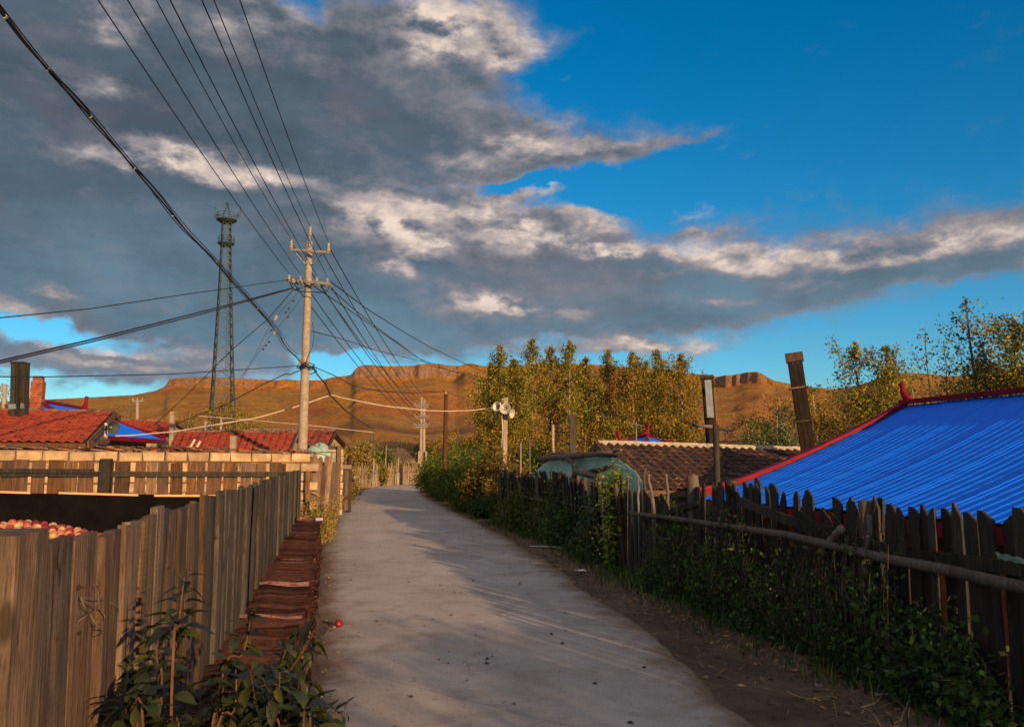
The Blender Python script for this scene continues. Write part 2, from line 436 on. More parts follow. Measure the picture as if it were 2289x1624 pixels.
def m_hill():
    m, t = newmat('hill_grass')
    co = t.n('ShaderNodeTexCoord').outputs['Object']
    ge = t.n('ShaderNodeNewGeometry').outputs
    nz = t.n('ShaderNodeSeparateXYZ', ins={0: ge['Normal']}).outputs[2]
    a = t.noise(co, .006, 7, .6, dist=.6)
    b = t.noise(co, .05, 7, .68)
    c = t.noise(co, .4, 5, .7)
    scrub = t.noise(co, .16, 4, .7)
    col = t.ramp(a, [(.3, (.34, .115, .018)), (.45, (.44, .185, .030)), (.55, (.40, .22, .03)), (.7, (.30, .10, .020))])
    col = t.mix(t.math('MULTIPLY', t.rng(b, .45, .7), .6), col, (.20, .075, .022))
    col = t.mix(t.math('MULTIPLY', t.rng(c, .5, .75), .5), col, (.12, .06, .018))
    col = t.mix(t.math('MULTIPLY', t.rng(scrub, .56, .62), .6), col, (.10, .065, .02))
    pale = t.noise(t.vmath('MULTIPLY', co, (1, 1, 6)), .018, 6, .6, dist=1.5)
    col = t.mix(t.math('MULTIPLY', t.rng(pale, .6, .68), .55), col, (.52, .30, .13))
    # ploughed and green strips on the low fields
    sx = t.n('ShaderNodeSeparateXYZ', ins={0: co}).outputs
    z = sx[2]
    band = t.noise(t.vmath('MULTIPLY', co, (.0022, .016, .0)), 1.0, 5, .6, dist=.4)
    low = t.rng(z, 9.0, 24.0, 1, 0)
    col = t.mix(t.math('MULTIPLY', low, t.rng(band, .47, .53)), col, (.11, .055, .03))
    col = t.mix(t.math('MULTIPLY', low, t.rng(band, .60, .63)), col, (.06, .08, .015))
    col = t.mix(t.math('MULTIPLY', low, t.rng(band, .40, .36)), col, (.34, .2, .09))
    rockn = t.noise(t.vmath('MULTIPLY', co, (.35, .35, .05)), 1.0, 6, .7)
    rock = t.ramp(rockn, [(.3, (.13, .075, .045)), (.5, (.26, .16, .10)), (.7, (.38, .26, .17))])
    slope = t.math('ADD', nz, t.math('MULTIPLY', t.math('SUBTRACT', b, .5), .35))
    col = t.mix(t.rng(slope, .80, .66), col, rock)
    finish(t, col, .95, t.math('ADD', t.math('MULTIPLY', b, 4.0), c), .9, 2.0)
m_hill()

# ------------------------------------------------------------------ object helpers
def tag(o, label=None, cat=None, group=None, kind=None):
    if label: o['label'] = label
    if cat: o['category'] = cat
    if group: o['group'] = group
    if kind: o['kind'] = kind
    return o

def thing(name, loc, label, cat, group=None):
    o = bpy.data.objects.new(name, None)
    o.empty_display_size = .1
    o.location = loc
    COL.objects.link(o)
    return tag(o, label, cat, group)

class MB:
    def __init__(s):
        s.v = []; s.f = []
    def add(s, vs, fs):
        k = len(s.v)
        s.v.extend([tuple(v) for v in vs])
        s.f.extend([tuple(i + k for i in f) for f in fs])
        return s
    def box(s, c, size, M=None, taper=1.0):
        hx, hy, hz = size[0] / 2, size[1] / 2, size[2] / 2
        vs = []
        for dz in (-1, 1):
            k = 1 if dz < 0 else taper
            for dx, dy in ((-1, -1), (1, -1), (1, 1), (-1, 1)):
                p = Vector((dx * hx * k, dy * hy * k, dz * hz))
                if M is not None: p = M @ p
                vs.append(p + Vector(c))
        return s.add(vs, [(3, 2, 1, 0), (4, 5, 6, 7), (0, 1, 5, 4), (1, 2, 6, 5), (2, 3, 7, 6), (3, 0, 4, 7)])
    def bar(s, a, b, w, h=None, up=Vector((0, 0, 1))):
        a = Vector(a); b = Vector(b); h = h or w
        d = (b - a).normalized()
        if abs(d.dot(up)) > .98: up = Vector((1, 0, 0))
        x = d.cross(up).normalized(); y = x.cross(d)
        vs = []
        for p in (a, b):
            for sx, sy in ((-1, -1), (1, -1), (1, 1), (-1, 1)):
                vs.append(p + x * sx * w / 2 + y * sy * h / 2)
        return s.add(vs, [(3, 2, 1, 0), (4, 5, 6, 7), (0, 1, 5, 4), (1, 2, 6, 5), (2, 3, 7, 6), (3, 0, 4, 7)])
    def tube(s, path, rad, n=6, cap=True):
        path = [Vector(p) for p in path]
        if not isinstance(rad, (list, tuple)): rad = [rad] * len(path)
        k = len(s.v)
        up = Vector((0, 0, 1))
        d0 = (path[-1] - path[0]).normalized()
        if abs(d0.dot(up)) > .9: up = Vector((1, 0, 0))
        for i, p in enumerate(path):
            d = (path[min(i + 1, len(path) - 1)] - path[max(i - 1, 0)]).normalized()
            x = d.cross(up).normalized(); y = x.cross(d)
            for j in range(n):
                a = 2 * math.pi * j / n
                s.v.append(tuple(p + (x * math.cos(a) + y * math.sin(a)) * rad[i]))
        for i in range(len(path) - 1):
            for j in range(n):
                j2 = (j + 1) % n
                s.f.append((k + i * n + j, k + i * n + j2, k + (i + 1) * n + j2, k + (i + 1) * n + j))
        if cap:
            s.f.append(tuple(k + j for j in range(n))[::-1])
            s.f.append(tuple(k + (len(path) - 1) * n + j for j in range(n)))
        return s
    def grid(s, pts):                     # rows of points
        k = len(s.v); nr = len(pts); nc = len(pts[0])
        for r in pts:
            s.v.extend([tuple(p) for p in r])
        for i in range(nr - 1):
            for j in range(nc - 1):
                s.f.append((k + i * nc + j, k + i * nc + j + 1, k + (i + 1) * nc + j + 1, k + (i + 1) * nc + j))
        return s
    def mesh(s, name, mat=None, smooth=False, origin=(0, 0, 0)):
        me = bpy.data.meshes.new(name)
        o = Vector(origin)
        me.from_pydata([(v[0] - o.x, v[1] - o.y, v[2] - o.z) for v in s.v], [], s.f)
        if mat: me.materials.append(MATS[mat])
        if smooth: me.polygons.foreach_set('use_smooth', [True] * len(me.polygons))
        me.update()
        return me
    def obj(s, name, mat, parent=None, origin=(0, 0, 0), smooth=False, **tags):
        # geometry is in world coordinates unless an origin is given
        if parent is not None and tuple(origin) == (0, 0, 0):
            origin = parent.location
        me = s.mesh(name, mat, smooth, origin)
        o = bpy.data.objects.new(name, me)
        COL.objects.link(o)
        if parent is not None:
            o.parent = parent
            o.location = Vector(origin) - parent.location if parent.type == 'EMPTY' else (0, 0, 0)
        else:
            o.location = origin
        return tag(o, **tags)

def npmesh(name, verts, faces, mat, parent=None, **tags):
    me = bpy.data.meshes.new(name)
    verts = np.asarray(verts, dtype=np.float32).reshape(-1, 3); faces = np.asarray(faces, dtype=np.int32)
    if parent is not None:
        verts = verts - np.array(parent.location, dtype=np.float32)
    nv = faces.shape[1]
    me.vertices.add(len(verts)); me.vertices.foreach_set('co', verts.ravel())
    me.loops.add(faces.size); me.loops.foreach_set('vertex_index', faces.ravel())
    me.polygons.add(len(faces)); me.polygons.foreach_set('loop_start', np.arange(0, faces.size, nv, dtype=np.int32))
    me.polygons.foreach_set('loop_total', np.full(len(faces), nv, dtype=np.int32))
    me.update(calc_edges=True)
    me.materials.append(MATS[mat])
    o = bpy.data.objects.new(name, me)
    COL.objects.link(o)
    if parent is not None: o.parent = parent
    return tag(o, **tags)

def sub(parent, name, me, M=None, label=None):      # a part that shares a mesh, M in world space
    o = bpy.data.objects.new(name, me)
    COL.objects.link(o)
    o.parent = parent
    if M is None: M = Matrix()
    if parent.type == 'EMPTY':
        o.matrix_basis = Matrix.Translation(-Vector(parent.location)) @ M
    else:
        o.matrix_basis = M
    if label: o['label'] = label
    return o

def pieces(parent, name, meshes, mats4, cap=300, key=None, stuffname=None, pick=None):
    # mats4: world matrices; nearest first become parts, the rest are joined into one stuff part
    idx = list(range(len(mats4)))
    idx.sort(key=key if key else (lambda i: (mats4[i].translation - EYE).length))
    if not isinstance(meshes, (list, tuple)): meshes = [meshes]
    ch = (lambda i: meshes[(i * 7 + i // 3) % len(meshes)]) if pick is None else (lambda i: meshes[pick[i]])
    for i in idx[:cap]:
        sub(parent, name, ch(i), mats4[i])
    rest = idx[cap:]
    if rest:
        mb = MB()
        for i in rest:
            me = ch(i)
            mb.add([mats4[i] @ v.co for v in me.vertices], [tuple(p.vertices) for p in me.polygons])
        mb.obj(stuffname or name + 's', meshes[0].materials[0].name, parent, kind='stuff')

def basis(o, x, y, z):
    M = Matrix((x, y, z)).transposed().to_4x4()
    M.translation = o
    return M

# leaves: many small quads/diamonds with random turn
def leaf_arrays(c, size, rng, asp=.62, droop=.3):
    n = len(c)
    d = rng.normal(size=(n, 3)); d /= np.linalg.norm(d, axis=1)[:, None]
    e = rng.normal(size=(n, 3)); e -= (e * d).sum(1)[:, None] * d; e /= np.linalg.norm(e, axis=1)[:, None]
    s = (size * rng.uniform(.6, 1.3, n))[:, None]
    a = c - d * s * .5; b = c + e * s * asp * .5; cc = c + d * s * .5; dd = c - e * s * asp * .5
    nrm = np.cross(d, e)
    b = b + nrm * s * .08; dd = dd + nrm * s * .08
    v = np.stack([a, b, cc, dd], 1).reshape(-1, 3)
    f = np.arange(n * 4, dtype=np.int32).reshape(n, 4)
    return v, f
# ------------------------------------------------------------------ terrain
SKY = [(-300, 905), (0, 897), (150, 890), (300, 882), (350, 872), (368, 864), (378, 850), (400, 847), (470, 845), (560, 849), (620, 851), (640, 848), (680, 852),
       (720, 849), (745, 842), (760, 841), (785, 838), (797, 824), (815, 818), (850, 820), (900, 821), (940, 817), (975, 814), (1000, 819), (1020, 821), (1040, 813), (1052, 811),
       (1080, 817), (1140, 818), (1200, 813), (1300, 812), (1420, 820), (1500, 828), (1560, 836), (1600, 843), (1640, 840), (1665, 834), (1690, 833), (1706, 838), (1730, 850),
       (1790, 862), (1850, 868), (1880, 868), (1910, 862), (1950, 850), (1990, 838), (2017, 832), (2060, 834), (2137, 841), (2170, 836), (2200, 832), (2289, 826), (2600, 815)]
CLIFF = [(355, 0), (378, 1), (560, 1), (640, .8), (700, .8), (745, .35), (790, .8), (830, 1.3), (1010, 1.25), (1040, .2), (1400, 0), (1560, .6), (1590, 1.2), (1690, 1.1), (1740, .3), (1790, 0)]
def az_of(x, y):
    r = ray(x, y); return math.atan2(r.x, r.y)
sk_az = np.array([az_of(x, y) for x, y in SKY])
sk_el = np.array([ray(x, y).z / math.hypot(ray(x, y).x, ray(x, y).y) for x, y in SKY])
cl_az = np.array([az_of(x, 850) for x, _ in CLIFF]); cl_v = np.array([c for _, c in CLIFF])

def near_z(X, Y):
    u = -X * math.sin(TH) + Y * math.cos(TH); v = X * math.cos(TH) + Y * math.sin(TH)
    z = 0.0
    z -= 1.45 * smooth(4.9, 6.6, v) * (1 - smooth(28, 40, u))
    z -= .22 * smooth(.5, 1.1, -v) * (1 - smooth(22, 30, u))
    return z

def build_terrain():
    azs = list(np.radians(np.concatenate([np.arange(-180, -42, 6.0), np.arange(-42, 42.01, .11), np.arange(48, 180, 6.0)])))
    rs = [0.0] + list(np.concatenate([np.geomspace(1.0, 60, 64), np.geomspace(66, 420, 50), np.linspace(428, 820, 110), np.geomspace(840, 9000, 14)]))
    V = []
    for az in azs:
        vis = smooth(math.radians(60), math.radians(40), abs(az)) if abs(az) > math.radians(40) else 1.0
        te = float(np.interp(az, sk_az, sk_el)); cl = float(np.interp(az, cl_az, cl_v)) if abs(az) < .7 else 0.0
        R = 690 + 50 * math.sin(az * 5 + 1) + 25 * math.sin(az * 13)
        hz = te * R * (vis * 1.0 + (1 - vis) * .6)
        sa, ca = math.sin(az), math.cos(az)
        for r in rs:
            X, Y = r * sa, r * ca
            if r < 60:
                z = near_z(X, Y) * (1 - smooth(40, 60, r))
                z += .02 * mnoise.noise(Vector((X * 1.5, Y * 1.5, 0)))
            else:
                t = (r - 110) / (R - 110)
                if t <= 0:
                    z = 0.0
                elif t <= 1:
                    base = .30 * t + .70 * t ** 2.3
                    lump = mnoise.fractal(Vector((X * .011, Y * .011, 2.0)), 1.0, 2.1, 5)
                    rel = (lump * .085 + .05 * mnoise.noise(Vector((az * 16 + lump * .8, t * 1.2, 8)))) * math.sin(math.pi * min(1, t * 1.02)) * (1 - cl * smooth(.8, 1, t) * .5)
                    base += rel
                    if cl > 0 and t > .6:
                        colm = mnoise.noise(Vector((az * 95, 1.5, 0))) * .012 + mnoise.noise(Vector((az * 210, 4.5, 0))) * .008
                        e0 = .968 + colm
                        drop = .062 * cl
                        k = smooth(e0 - .010, e0 + .008, t)
                        base = base - drop * smooth(.72, .93, t) * (1 - k) + .0
                        k *= min(1, cl); base = base * (1 - k) + (1 - .012 * (1 - t) / .05) * k
                    z = hz * base
                    z = min(z, hz * (t ** .02 if t > .9 else 1))
                else:
                    q = (r - R) / R
                    z = hz * (1 - smooth(0, .9, q) * .8)
                    z += hz * .01 * mnoise.noise(Vector((X * .02, Y * .02, 0))) * min(1, q * 10)
            V.append((X, Y, z + (te * 0)))
    V = np.array(V, dtype=np.float32)
    # eye height offset for the far skyline
    na, nr = len(azs), len(rs)
    rr = np.hypot(V[:, 0], V[:, 1]); V[:, 2] += np.clip((rr - 300) / 300, 0, 1) * 1.6
    F_ = []
    idx = np.arange(na * nr).reshape(na, nr)
    a = idx; b = np.roll(idx, -1, axis=0)
    q = np.stack([a[:, :-1], a[:, 1:], b[:, 1:], b[:, :-1]], -1).reshape(na, nr - 1, 4)
    near_n = next(i for i, r in enumerate(rs) if r > 60)
    o = npmesh('ground', V, q[:, :near_n].reshape(-1, 4), 'ground_soil')
    tag(o, 'bare brown soil of the lane verges and yards', None, None, 'structure')
    h = npmesh('hills', V, q[:, near_n:].reshape(-1, 4), 'hill_grass')
    tag(h, 'orange brown grassy hills with rocky cliff rims on the skyline', None, None, 'structure')
    for ob in (o, h):
        me = ob.data
        me.polygons.foreach_set('use_smooth', [True] * len(me.polygons))
build_terrain()

# ------------------------------------------------------------------ road
def catmull(pts, n):
    out = []
    P_ = [pts[0]] + list(pts) + [pts[-1]]
    for i in range(1, len(P_) - 2):
        for k in range(n):
            t = k / n
            p0, p1, p2, p3 = P_[i - 1], P_[i], P_[i + 1], P_[i + 2]
            out.append(.5 * ((2 * p1) + (-p0 + p2) * t + (2 * p0 - 5 * p1 + 4 * p2 - p3) * t * t + (-p0 + 3 * p1 - 3 * p2 + p3) * t ** 3))
    out.append(P_[-2])
    return out
LE = [W(-20, -.2), W(-8, -.18), W(0, -.14)] + [G(x, y) for x, y in ((706, 1560), (721, 1300), (728, 1200), (752, 1150), (788, 1112), (815, 1093))] + [G(832, 1087.5), G(880, 1083.5), Vector((-4, 64, 0)), Vector((14, 65, 0))]
RE = [W(-20, 3.1), W(-8, 3.0), W(0, 2.75)] + [G(x, y) for x, y in ((1672, 1620), (1420, 1400), (1130, 1200), (1010, 1140), (944, 1105))] + [Vector((-5.2, 48, 0)), Vector((-4.4, 53, 0)), Vector((1, 58, 0)), Vector((14, 60, 0))]
def build_road():
    L = catmull([Vector(p) for p in LE], 12); R = catmull([Vector(p) for p in RE], 12)
    def resample(c, n):
        d = [0]
        for i in range(1, len(c)): d.append(d[-1] + (c[i] - c[i - 1]).length)
        return [Vector([float(np.interp(k * d[-1] / n, d, [q[a] for q in c])) for a in range(3)]) for k in range(n + 1)]
    n = 420; m = 22
    L = resample(L, n); R = resample(R, n)
    rows = []; uvs = []
    for i in range(n + 1):
        jl = .10 * mnoise.noise(Vector((i * .21, 0, 0))) + .05 * mnoise.noise(Vector((i * .9, 3, 0)))
        jr = .16 * mnoise.noise(Vector((i * .17, 9, 0))) + .07 * mnoise.noise(Vector((i * .8, 5, 0)))
        d = (R[i] - L[i]).normalized()
        l = L[i] - d * (.05 + jl); r = R[i] + d * (.08 + jr)
        row = []
        for j in range(m + 1):
            s = j / m
            p = l.lerp(r, s)
            e = min(s, 1 - s)
            p.z = .028 * smooth(0, .06, e) - .004 + .010 * mnoise.noise(Vector((p.x * .6, p.y * .6, 0)))
            row.append(p); uvs.append((s, i / n * 90))
        rows.append(row)
    mb = MB().grid(rows)
    o = mb.obj('road', 'road_concrete', label='pale dusty concrete village lane curving away between the fences', kind='structure', smooth=True)
    ul = o.data.uv_layers.new(name='UVMap')
    vi = np.zeros(len(o.data.loops), dtype=np.int32); o.data.loops.foreach_get('vertex_index', vi)
    ul.data.foreach_set('uv', np.array(uvs, dtype=np.float32)[vi].ravel())
build_road()
# ------------------------------------------------------------------ roofs and houses
R_ = random.Random(11)

def tile_mesh(name, w, l, mat, seed=0, rolls=1):
    r = random.Random(seed)
    mb = MB(); n = 4 * rolls
    top = []; bot = []
    for yy, z in ((-l / 2, .028), (l / 2, .0)):
        row = []
        for i in range(n + 1):
            s = i / n
            row.append(Vector(((s - .5) * w, yy, z + .022 * (math.sin(s * rolls * 2 * math.pi) if True else 0) + r.uniform(-.001, .001))))
        top.append(row)
    mb.grid(top)
    front = [top[0], [p - Vector((0, .0, .024)) for p in top[0]]]
    mb.grid(front[::-1])
    return mb.mesh(name, mat)

def roof_frame(A, B, C, D):     # A ridge left, B ridge right, C eave right, D eave left
    x = (B - A).normalized()
    y = (A - D); y = (y - x * y.dot(x)).normalized()
    z = x.cross(y)
    if z.z < 0: z = -z
    return x, y, z

def tiled_slope(root, A, B, C, D, tw, tl, mat, cap=300, rolls=1, jitter=.012, name='tile', rseed=1, missing=0.0):
    r = random.Random(rseed)
    x, y, z = roof_frame(A, B, C, D)
    wd = ((B - A).length + (C - D).length) / 2
    ht = (A - D).dot(y)
    nc = max(1, round(wd / tw)); nr = max(1, round(ht / tl))
    ms = [tile_mesh('roof_tile', wd / nc * 1.03, tl * 1.18, mat, k, rolls) for k in range(3)]
    mats = []
    for i in range(nr):
        t = (i + .5) / nr
        l = D.lerp(A, t); rr = C.lerp(B, t)
        for j in range(nc):
            s = (j + .5) / nc
            if r.random() < missing: continue
            p = l.lerp(rr, s) + z * (.03 + r.uniform(0, jitter)) + y * r.uniform(-jitter, jitter)
            a = r.uniform(-.02, .02)
            M = basis(p, x * math.cos(a) + y * math.sin(a), y * math.cos(a) - x * math.sin(a), z)
            mats.append(M)
    if cap == 0:
        mb = MB()
        for k, M in enumerate(mats):
            me = ms[k % 3]
            mb.add([M @ v.co for v in me.vertices], [tuple(p.vertices) for p in me.polygons])
        mb.obj('roof_tiles', mat, root, kind='stuff')
    else:
        pieces(root, name, ms, mats, cap)
    return x, y, z

def slab(mb, A, B, C, D, z, th):
    q = [A, B, C, D]
    top = [p - z * .005 for p in q]; bot = [p - z * th for p in q]
    mb.add(top + bot, [(3, 2, 1, 0), (4, 5, 6, 7), (0, 1, 5, 4), (1, 2, 6, 5), (2, 3, 7, 6), (3, 0, 4, 7)])

def tiled_house(name, A, B, C, D, label, cat, tw=.22, tl=.3, mat='red_tile', cap=300, wall='plaster', ground=-1.5, back=True, rolls=1, bargeL=True, bargeR=True, ridge='old_tile', group=None, rseed=1, wallins=.25, mono=False):
    x, y, z = roof_frame(A, B, C, D)
    base = (A + B + C + D) / 4
    root = thing(name, (base.x, base.y, ground), label, cat, group)
    hz = Vector((y.x, y.y, 0)); run = hz.length; hz = hz.normalized()
    half = (A - D).dot(hz)
    hb_ = .3 if mono else half
    D2 = A + hz * hb_; D2.z = A.z - .12 if mono else D.z; C2 = B + hz * hb_; C2.z = B.z - .12 if mono else C.z
    z2 = (B - A).normalized().cross((A - D2).normalized());  z2 = z2 if z2.z > 0 else -z2
    mb = MB(); slab(mb, A, B, C, D, z, .08); slab(mb, A, B, C2, D2, z2, .08)
    mb.obj('roof_deck', 'board_brown', root)
    tiled_slope(root, A, B, C, D, tw, tl, mat, cap, rolls, rseed=rseed)
    if back: tiled_slope(root, B, A, D2, C2, tw * 1.5, tl * 1.5, mat, 0, rolls, rseed=rseed + 1)
    # ridge tiles
    n = max(2, int((B - A).length / .33))
    rm = MB()
    rm.tube([Vector((-.18, 0, 0)), Vector((.18, 0, 0))], .075, 7)
    rme = rm.mesh('ridge_tile', ridge)
    ms = []
    rr = random.Random(rseed)
    for k in range(n):
        p = A.lerp(B, (k + .5) / n) + Vector((0, 0, .02 + rr.uniform(0, .015)))
        ms.append(basis(p, x, Vector((0, 0, 1)).cross(x).normalized(), Vector((0, 0, 1))))
    pieces(root, 'ridge_tile', rme, ms, 60)
    # barge boards
    for on, (p, q, p2) in ((bargeL, (A, D, D2)), (bargeR, (B, C, C2))):
        if on:
            s = x * (.05 if p is B else -.05)
            MB().bar(p + s - z * .03, q + s - z * .03, .04, .16, z).obj('barge_board', 'board_brown', root)
            MB().bar(p + s - z2 * .03, p2 + s - z2 * .03, .04, .16, z2).obj('barge_board', 'board_brown', root)
    # walls
    ins = hz * wallins; xi = x * wallins
    Dl, Cl, C3, D3 = D + ins + xi, C + ins - xi, C2 - ins - xi, D2 - ins + xi
    zt = D.z + wallins * (A.z - D.z) / half - .1
    def v(p, zz): return Vector((p.x, p.y, zz))
    wb = MB()
    if mono: C3 = B + hz * (hb_ - .1) - xi; D3 = A + hz * (hb_ - .1) + xi
    pts = [v(Dl, ground - .2), v(Cl, ground - .2), v(C3, ground - .2), v(D3, ground - .2), v(Dl, zt), v(Cl, zt), v(C3, A.z - .2 if mono else zt), v(D3, A.z - .2 if mono else zt), v(A + xi, A.z - .12), v(B - xi, B.z - .12)]
    wb.add(pts, [(0, 1, 5, 4), (1, 2, 6, 9, 5), (2, 3, 7, 6), (3, 0, 4, 8, 7), (4, 5, 9, 8), (6, 7, 8, 9)])
    wb.obj('wall', wall, root)
    # rafters under the near eave
    raf = MB()
    nr = max(2, int((C - D).length / .6))
    for k in range(nr + 1):
        p = D.lerp(C, k / nr) + y * .02 - z * .11
        raf.bar(p, p + y * .5, .06, .07, z)
    raf.obj('rafter_ends', 'board_brown', root, kind='stuff')
    MB().bar(D - z * .06 - y * .02, C - z * .06 - y * .02, .03, .11, z).obj('fascia', 'board_brown', root)
    return root, x, y, z

# red tiled shed behind the block wall, far left
h1, hx, hy, hz_ = tiled_house('tiled_shed', P(-70, 918, 24), P(255, 923, 24), P(192, 990, 19.6), P(-190, 986, 19.6),
    'red tiled shed behind the stone block wall beside the dark wooden chimney', 'house', .24, .27, 'red_tile', 300, ground=-.25, rseed=3, mono=True)
# its gable timbers
gb = MB(); gb.bar(P(200, 990, 20.0), P(240, 985, 23.8), .12, .12); gb.obj('gable_beam', 'board_brown', h1)

# red roofed house behind the horn speaker
tiled_house('red_roofed_house', P(262, 939, 46), P(393, 943, 46), P(381, 968, 42.5), P(240, 966, 42.5),
    'smaller red tiled house between the blue hipped roof and the slender tee pole', 'house', .26, .34, 'red_tile', 0, ground=-.1, rseed=5)
# long red tiled house
h4, x4, y4, z4 = tiled_house('red_roofed_house', P(400, 966, 31), P(662, 968, 31), P(646, 1008, 27), P(381, 1008, 27),
    'long low red tiled house just left of the concrete power pole', 'house', .26, .33, 'red_tile', 300, ground=-.2, rseed=7)
MB().bar(P(663, 969, 31.0), P(641, 1012, 26.8), .22, .05, z4).obj('verge_plank', 'board_pale', h4)
# red tiled house whose gable stands right of the pole
h5, _, _, _ = tiled_house('red_roofed_house', P(560, 962, 38), P(749, 963, 38), P(728, 1007, 33), P(520, 1007, 33),
    'red tiled house with its gable end showing right of the concrete power pole', 'house', .27, .36, 'worn_red_tile', 0, ground=-.2, rseed=9)
# grey tiled cottage at the bend
h6, x6, y6, z6 = tiled_house('grey_roofed_cottage', P(868, 1006, 76), P(905, 1005, 76), P(938, 1038, 70), P(858, 1032, 70),
    'small grey roofed cottage with pale walls at the bend of the lane', 'house', .35, .4, 'old_tile', 0, ground=0, rseed=13)
# little red canopy roof in the bushes
cr = thing('shed', P(828, 1040, 66), 'small shed with a bright red sheet roof half hidden in bushes by the bend', 'shed')
cr.location.z = 0
MB().add([P(802, 1026, 66), P(836, 1030, 66), P(846, 1037, 63), P(818, 1039, 63)], [(0, 1, 2, 3)]).obj('roof', 'worn_red_tile', cr)
c0 = P(825, 1040, 65); MB().box((c0.x, c0.y + .3, .75), (1.4, 1.4, 1.5)).obj('wall', 'board_brown', cr)

# ---- blue hipped roof with red trims, left
def ornament(root, p, dirv, s=1.0):
    d = Vector((dirv.x, dirv.y, 0)).normalized()
    pts = [p - d * .28 * s + Vector((0, 0, -.02 * s)), p - d * .05 * s + Vector((0, 0, .10 * s)), p + d * .07 * s + Vector((0, 0, .28 * s)), p + d * .06 * s + Vector((0, 0, .44 * s)), p + d * .12 * s + Vector((0, 0, .52 * s))]
    mb = MB(); mb.tube(pts, [.10 * s, .11 * s, .075 * s, .07 * s, .085 * s], 8)
    return mb.obj('ridge_ornament', 'trim_red', root, smooth=True)

def rib_slope(root, quad, pitch=.25, name='roof_sheet'):   # quad: ridge a, ridge b, eave b, eave a
    a, b, c, d = quad
    n = max(3, int((c - d).length / pitch))
    x, y, z = roof_frame(a, b, c, d)
    rows = []
    for k in range(2):
        row = []
        for i in range(n * 4 + 1):
            s = i / (n * 4)
            p = d.lerp(c, s).lerp(a.lerp(b, s), k) + z * (.025 if i % 4 == 0 else 0)
            row.append(p)
        rows.append(row)
    return MB().grid(rows).obj(name, 'blue_steel', root)

def trim_line(root, pts, r=.09, nm='ridge_trim', mat='trim_red'):
    return MB().tube(pts, r, 6).obj(nm, mat, root)

hb = thing('blue_roofed_house', (-17.5, 34, -.2), 'blue hipped metal roof house with crimson ridges behind the red tiled shed', 'house')
A = P(86, 898, 33); B = P(190, 917, 38.2); FR = P(215, 969, 30); BR = P(366, 984, 36)
FR.z = BR.z = (FR.z + BR.z) / 2; A.z = B.z = (A.z + B.z) / 2
ax = (B - A); ax.z = 0; ax.normalize(); pr = Vector((ax.y, -ax.x, 0))
def refl(p): return p - pr * 2 * (p - A).dot(pr)
FL, BL = refl(FR), refl(BR)
rib_slope(hb, (A, B, BR, FR)); rib_slope(hb, (B, A, FL, BL)[0:4] if False else (B, A, FL, BL))
rib_slope(hb, (A + pr * .02, A - pr * .02, FL, FR)); rib_slope(hb, (B - pr * .02, B + pr * .02, BR, BL))
up = Vector((0, 0, .06))
trim_line(hb, [A + up, B + up], .10)
for a_, b_ in ((A, FR), (A, FL), (B, BR), (B, BL)):
    m_ = a_.lerp(b_, .55) - Vector((0, 0, .06))
    trim_line(hb, [a_ + up, m_ + up, b_ + up * 1.5], .085, 'hip_trim')
for a_, b_ in ((FR, BR), (BR, BL), (BL, FL), (FL, FR)):
    MB().bar(a_ - up * 1.4, b_ - up * 1.4, .05, .16).obj('eave_trim', 'trim_red', hb)
ornament(hb, A + up, -ax, 1.25); ornament(hb, B + up, ax, 1.1); ornament(hb, BR + up, (BR - B), .7)
wl = MB()
ct = (FR + BL) / 2
def wallbox(mb, q, zb, zt, k=.86):
    c = sum(q, Vector()) / 4
    lo = [Vector((c.x + (p.x - c.x) * k, c.y + (p.y - c.y) * k, zb)) for p in q]
    hi = [Vector((p.x, p.y, zt)) for p in lo]
    mb.add(lo + hi, [(0, 1, 5, 4), (1, 2, 6, 5), (2, 3, 7, 6), (3, 0, 4, 7), (4, 5, 6, 7)])
    return lo, hi
lo, hi = wallbox(wl, [FR, BR, BL, FL], -.4, FR.z - .12)
wl.obj('wall', 'plaster', hb)
def window(root, p, x, w, h, n, out, mat='board_brown'):     # centre p, right x, normal n
    z = Vector((0, 0, 1))
    M = basis(p, x, n, z)
    f = MB()
    for dx, dz, sx, sz in ((-w / 2, 0, .07, h), (w / 2, 0, .07, h), (0, h / 2, w + .07, .07), (0, -h / 2, w + .07, .07), (0, 0, .04, h - .07)):
        f.add([M @ Vector((dx + a * sx / 2, .035 + b * .03, dz + c * sz / 2)) for c in (-1, 1) for a, b in ((-1, -1), (1, -1), (1, 1), (-1, 1))],
              [(3, 2, 1, 0), (4, 5, 6, 7), (0, 1, 5, 4), (1, 2, 6, 5), (2, 3, 7, 6), (3, 0, 4, 7)])
    fo = f.obj('window', mat, root)
    g = MB(); g.add([M @ Vector((a * w / 2, .012, c * h / 2)) for a, c in ((-1, -1), (1, -1), (1, 1), (-1, 1))], [(0, 1, 2, 3)])
    go = g.mesh('pane', 'glass_dark', origin=root.location); o = bpy.data.objects.new('pane', go); COL.objects.link(o); o.parent = fo
    return fo
sd = (BR - FR); sd.z = 0; sd.normalize(); sn = Vector((sd.y, -sd.x, 0))
for k in (.2, .5, .8):
    p = lo[0].lerp(lo[1], k); p.z = FR.z - .75
    window(hb, p + sn * .02, sd, .9, .8, sn, 1)
for k in (.25, .7):
    p = lo[0].lerp(lo[3], k); p.z = FR.z - .8
    window(hb, p - sd * .02, -sn, 1.0, .8, -sd, 1)

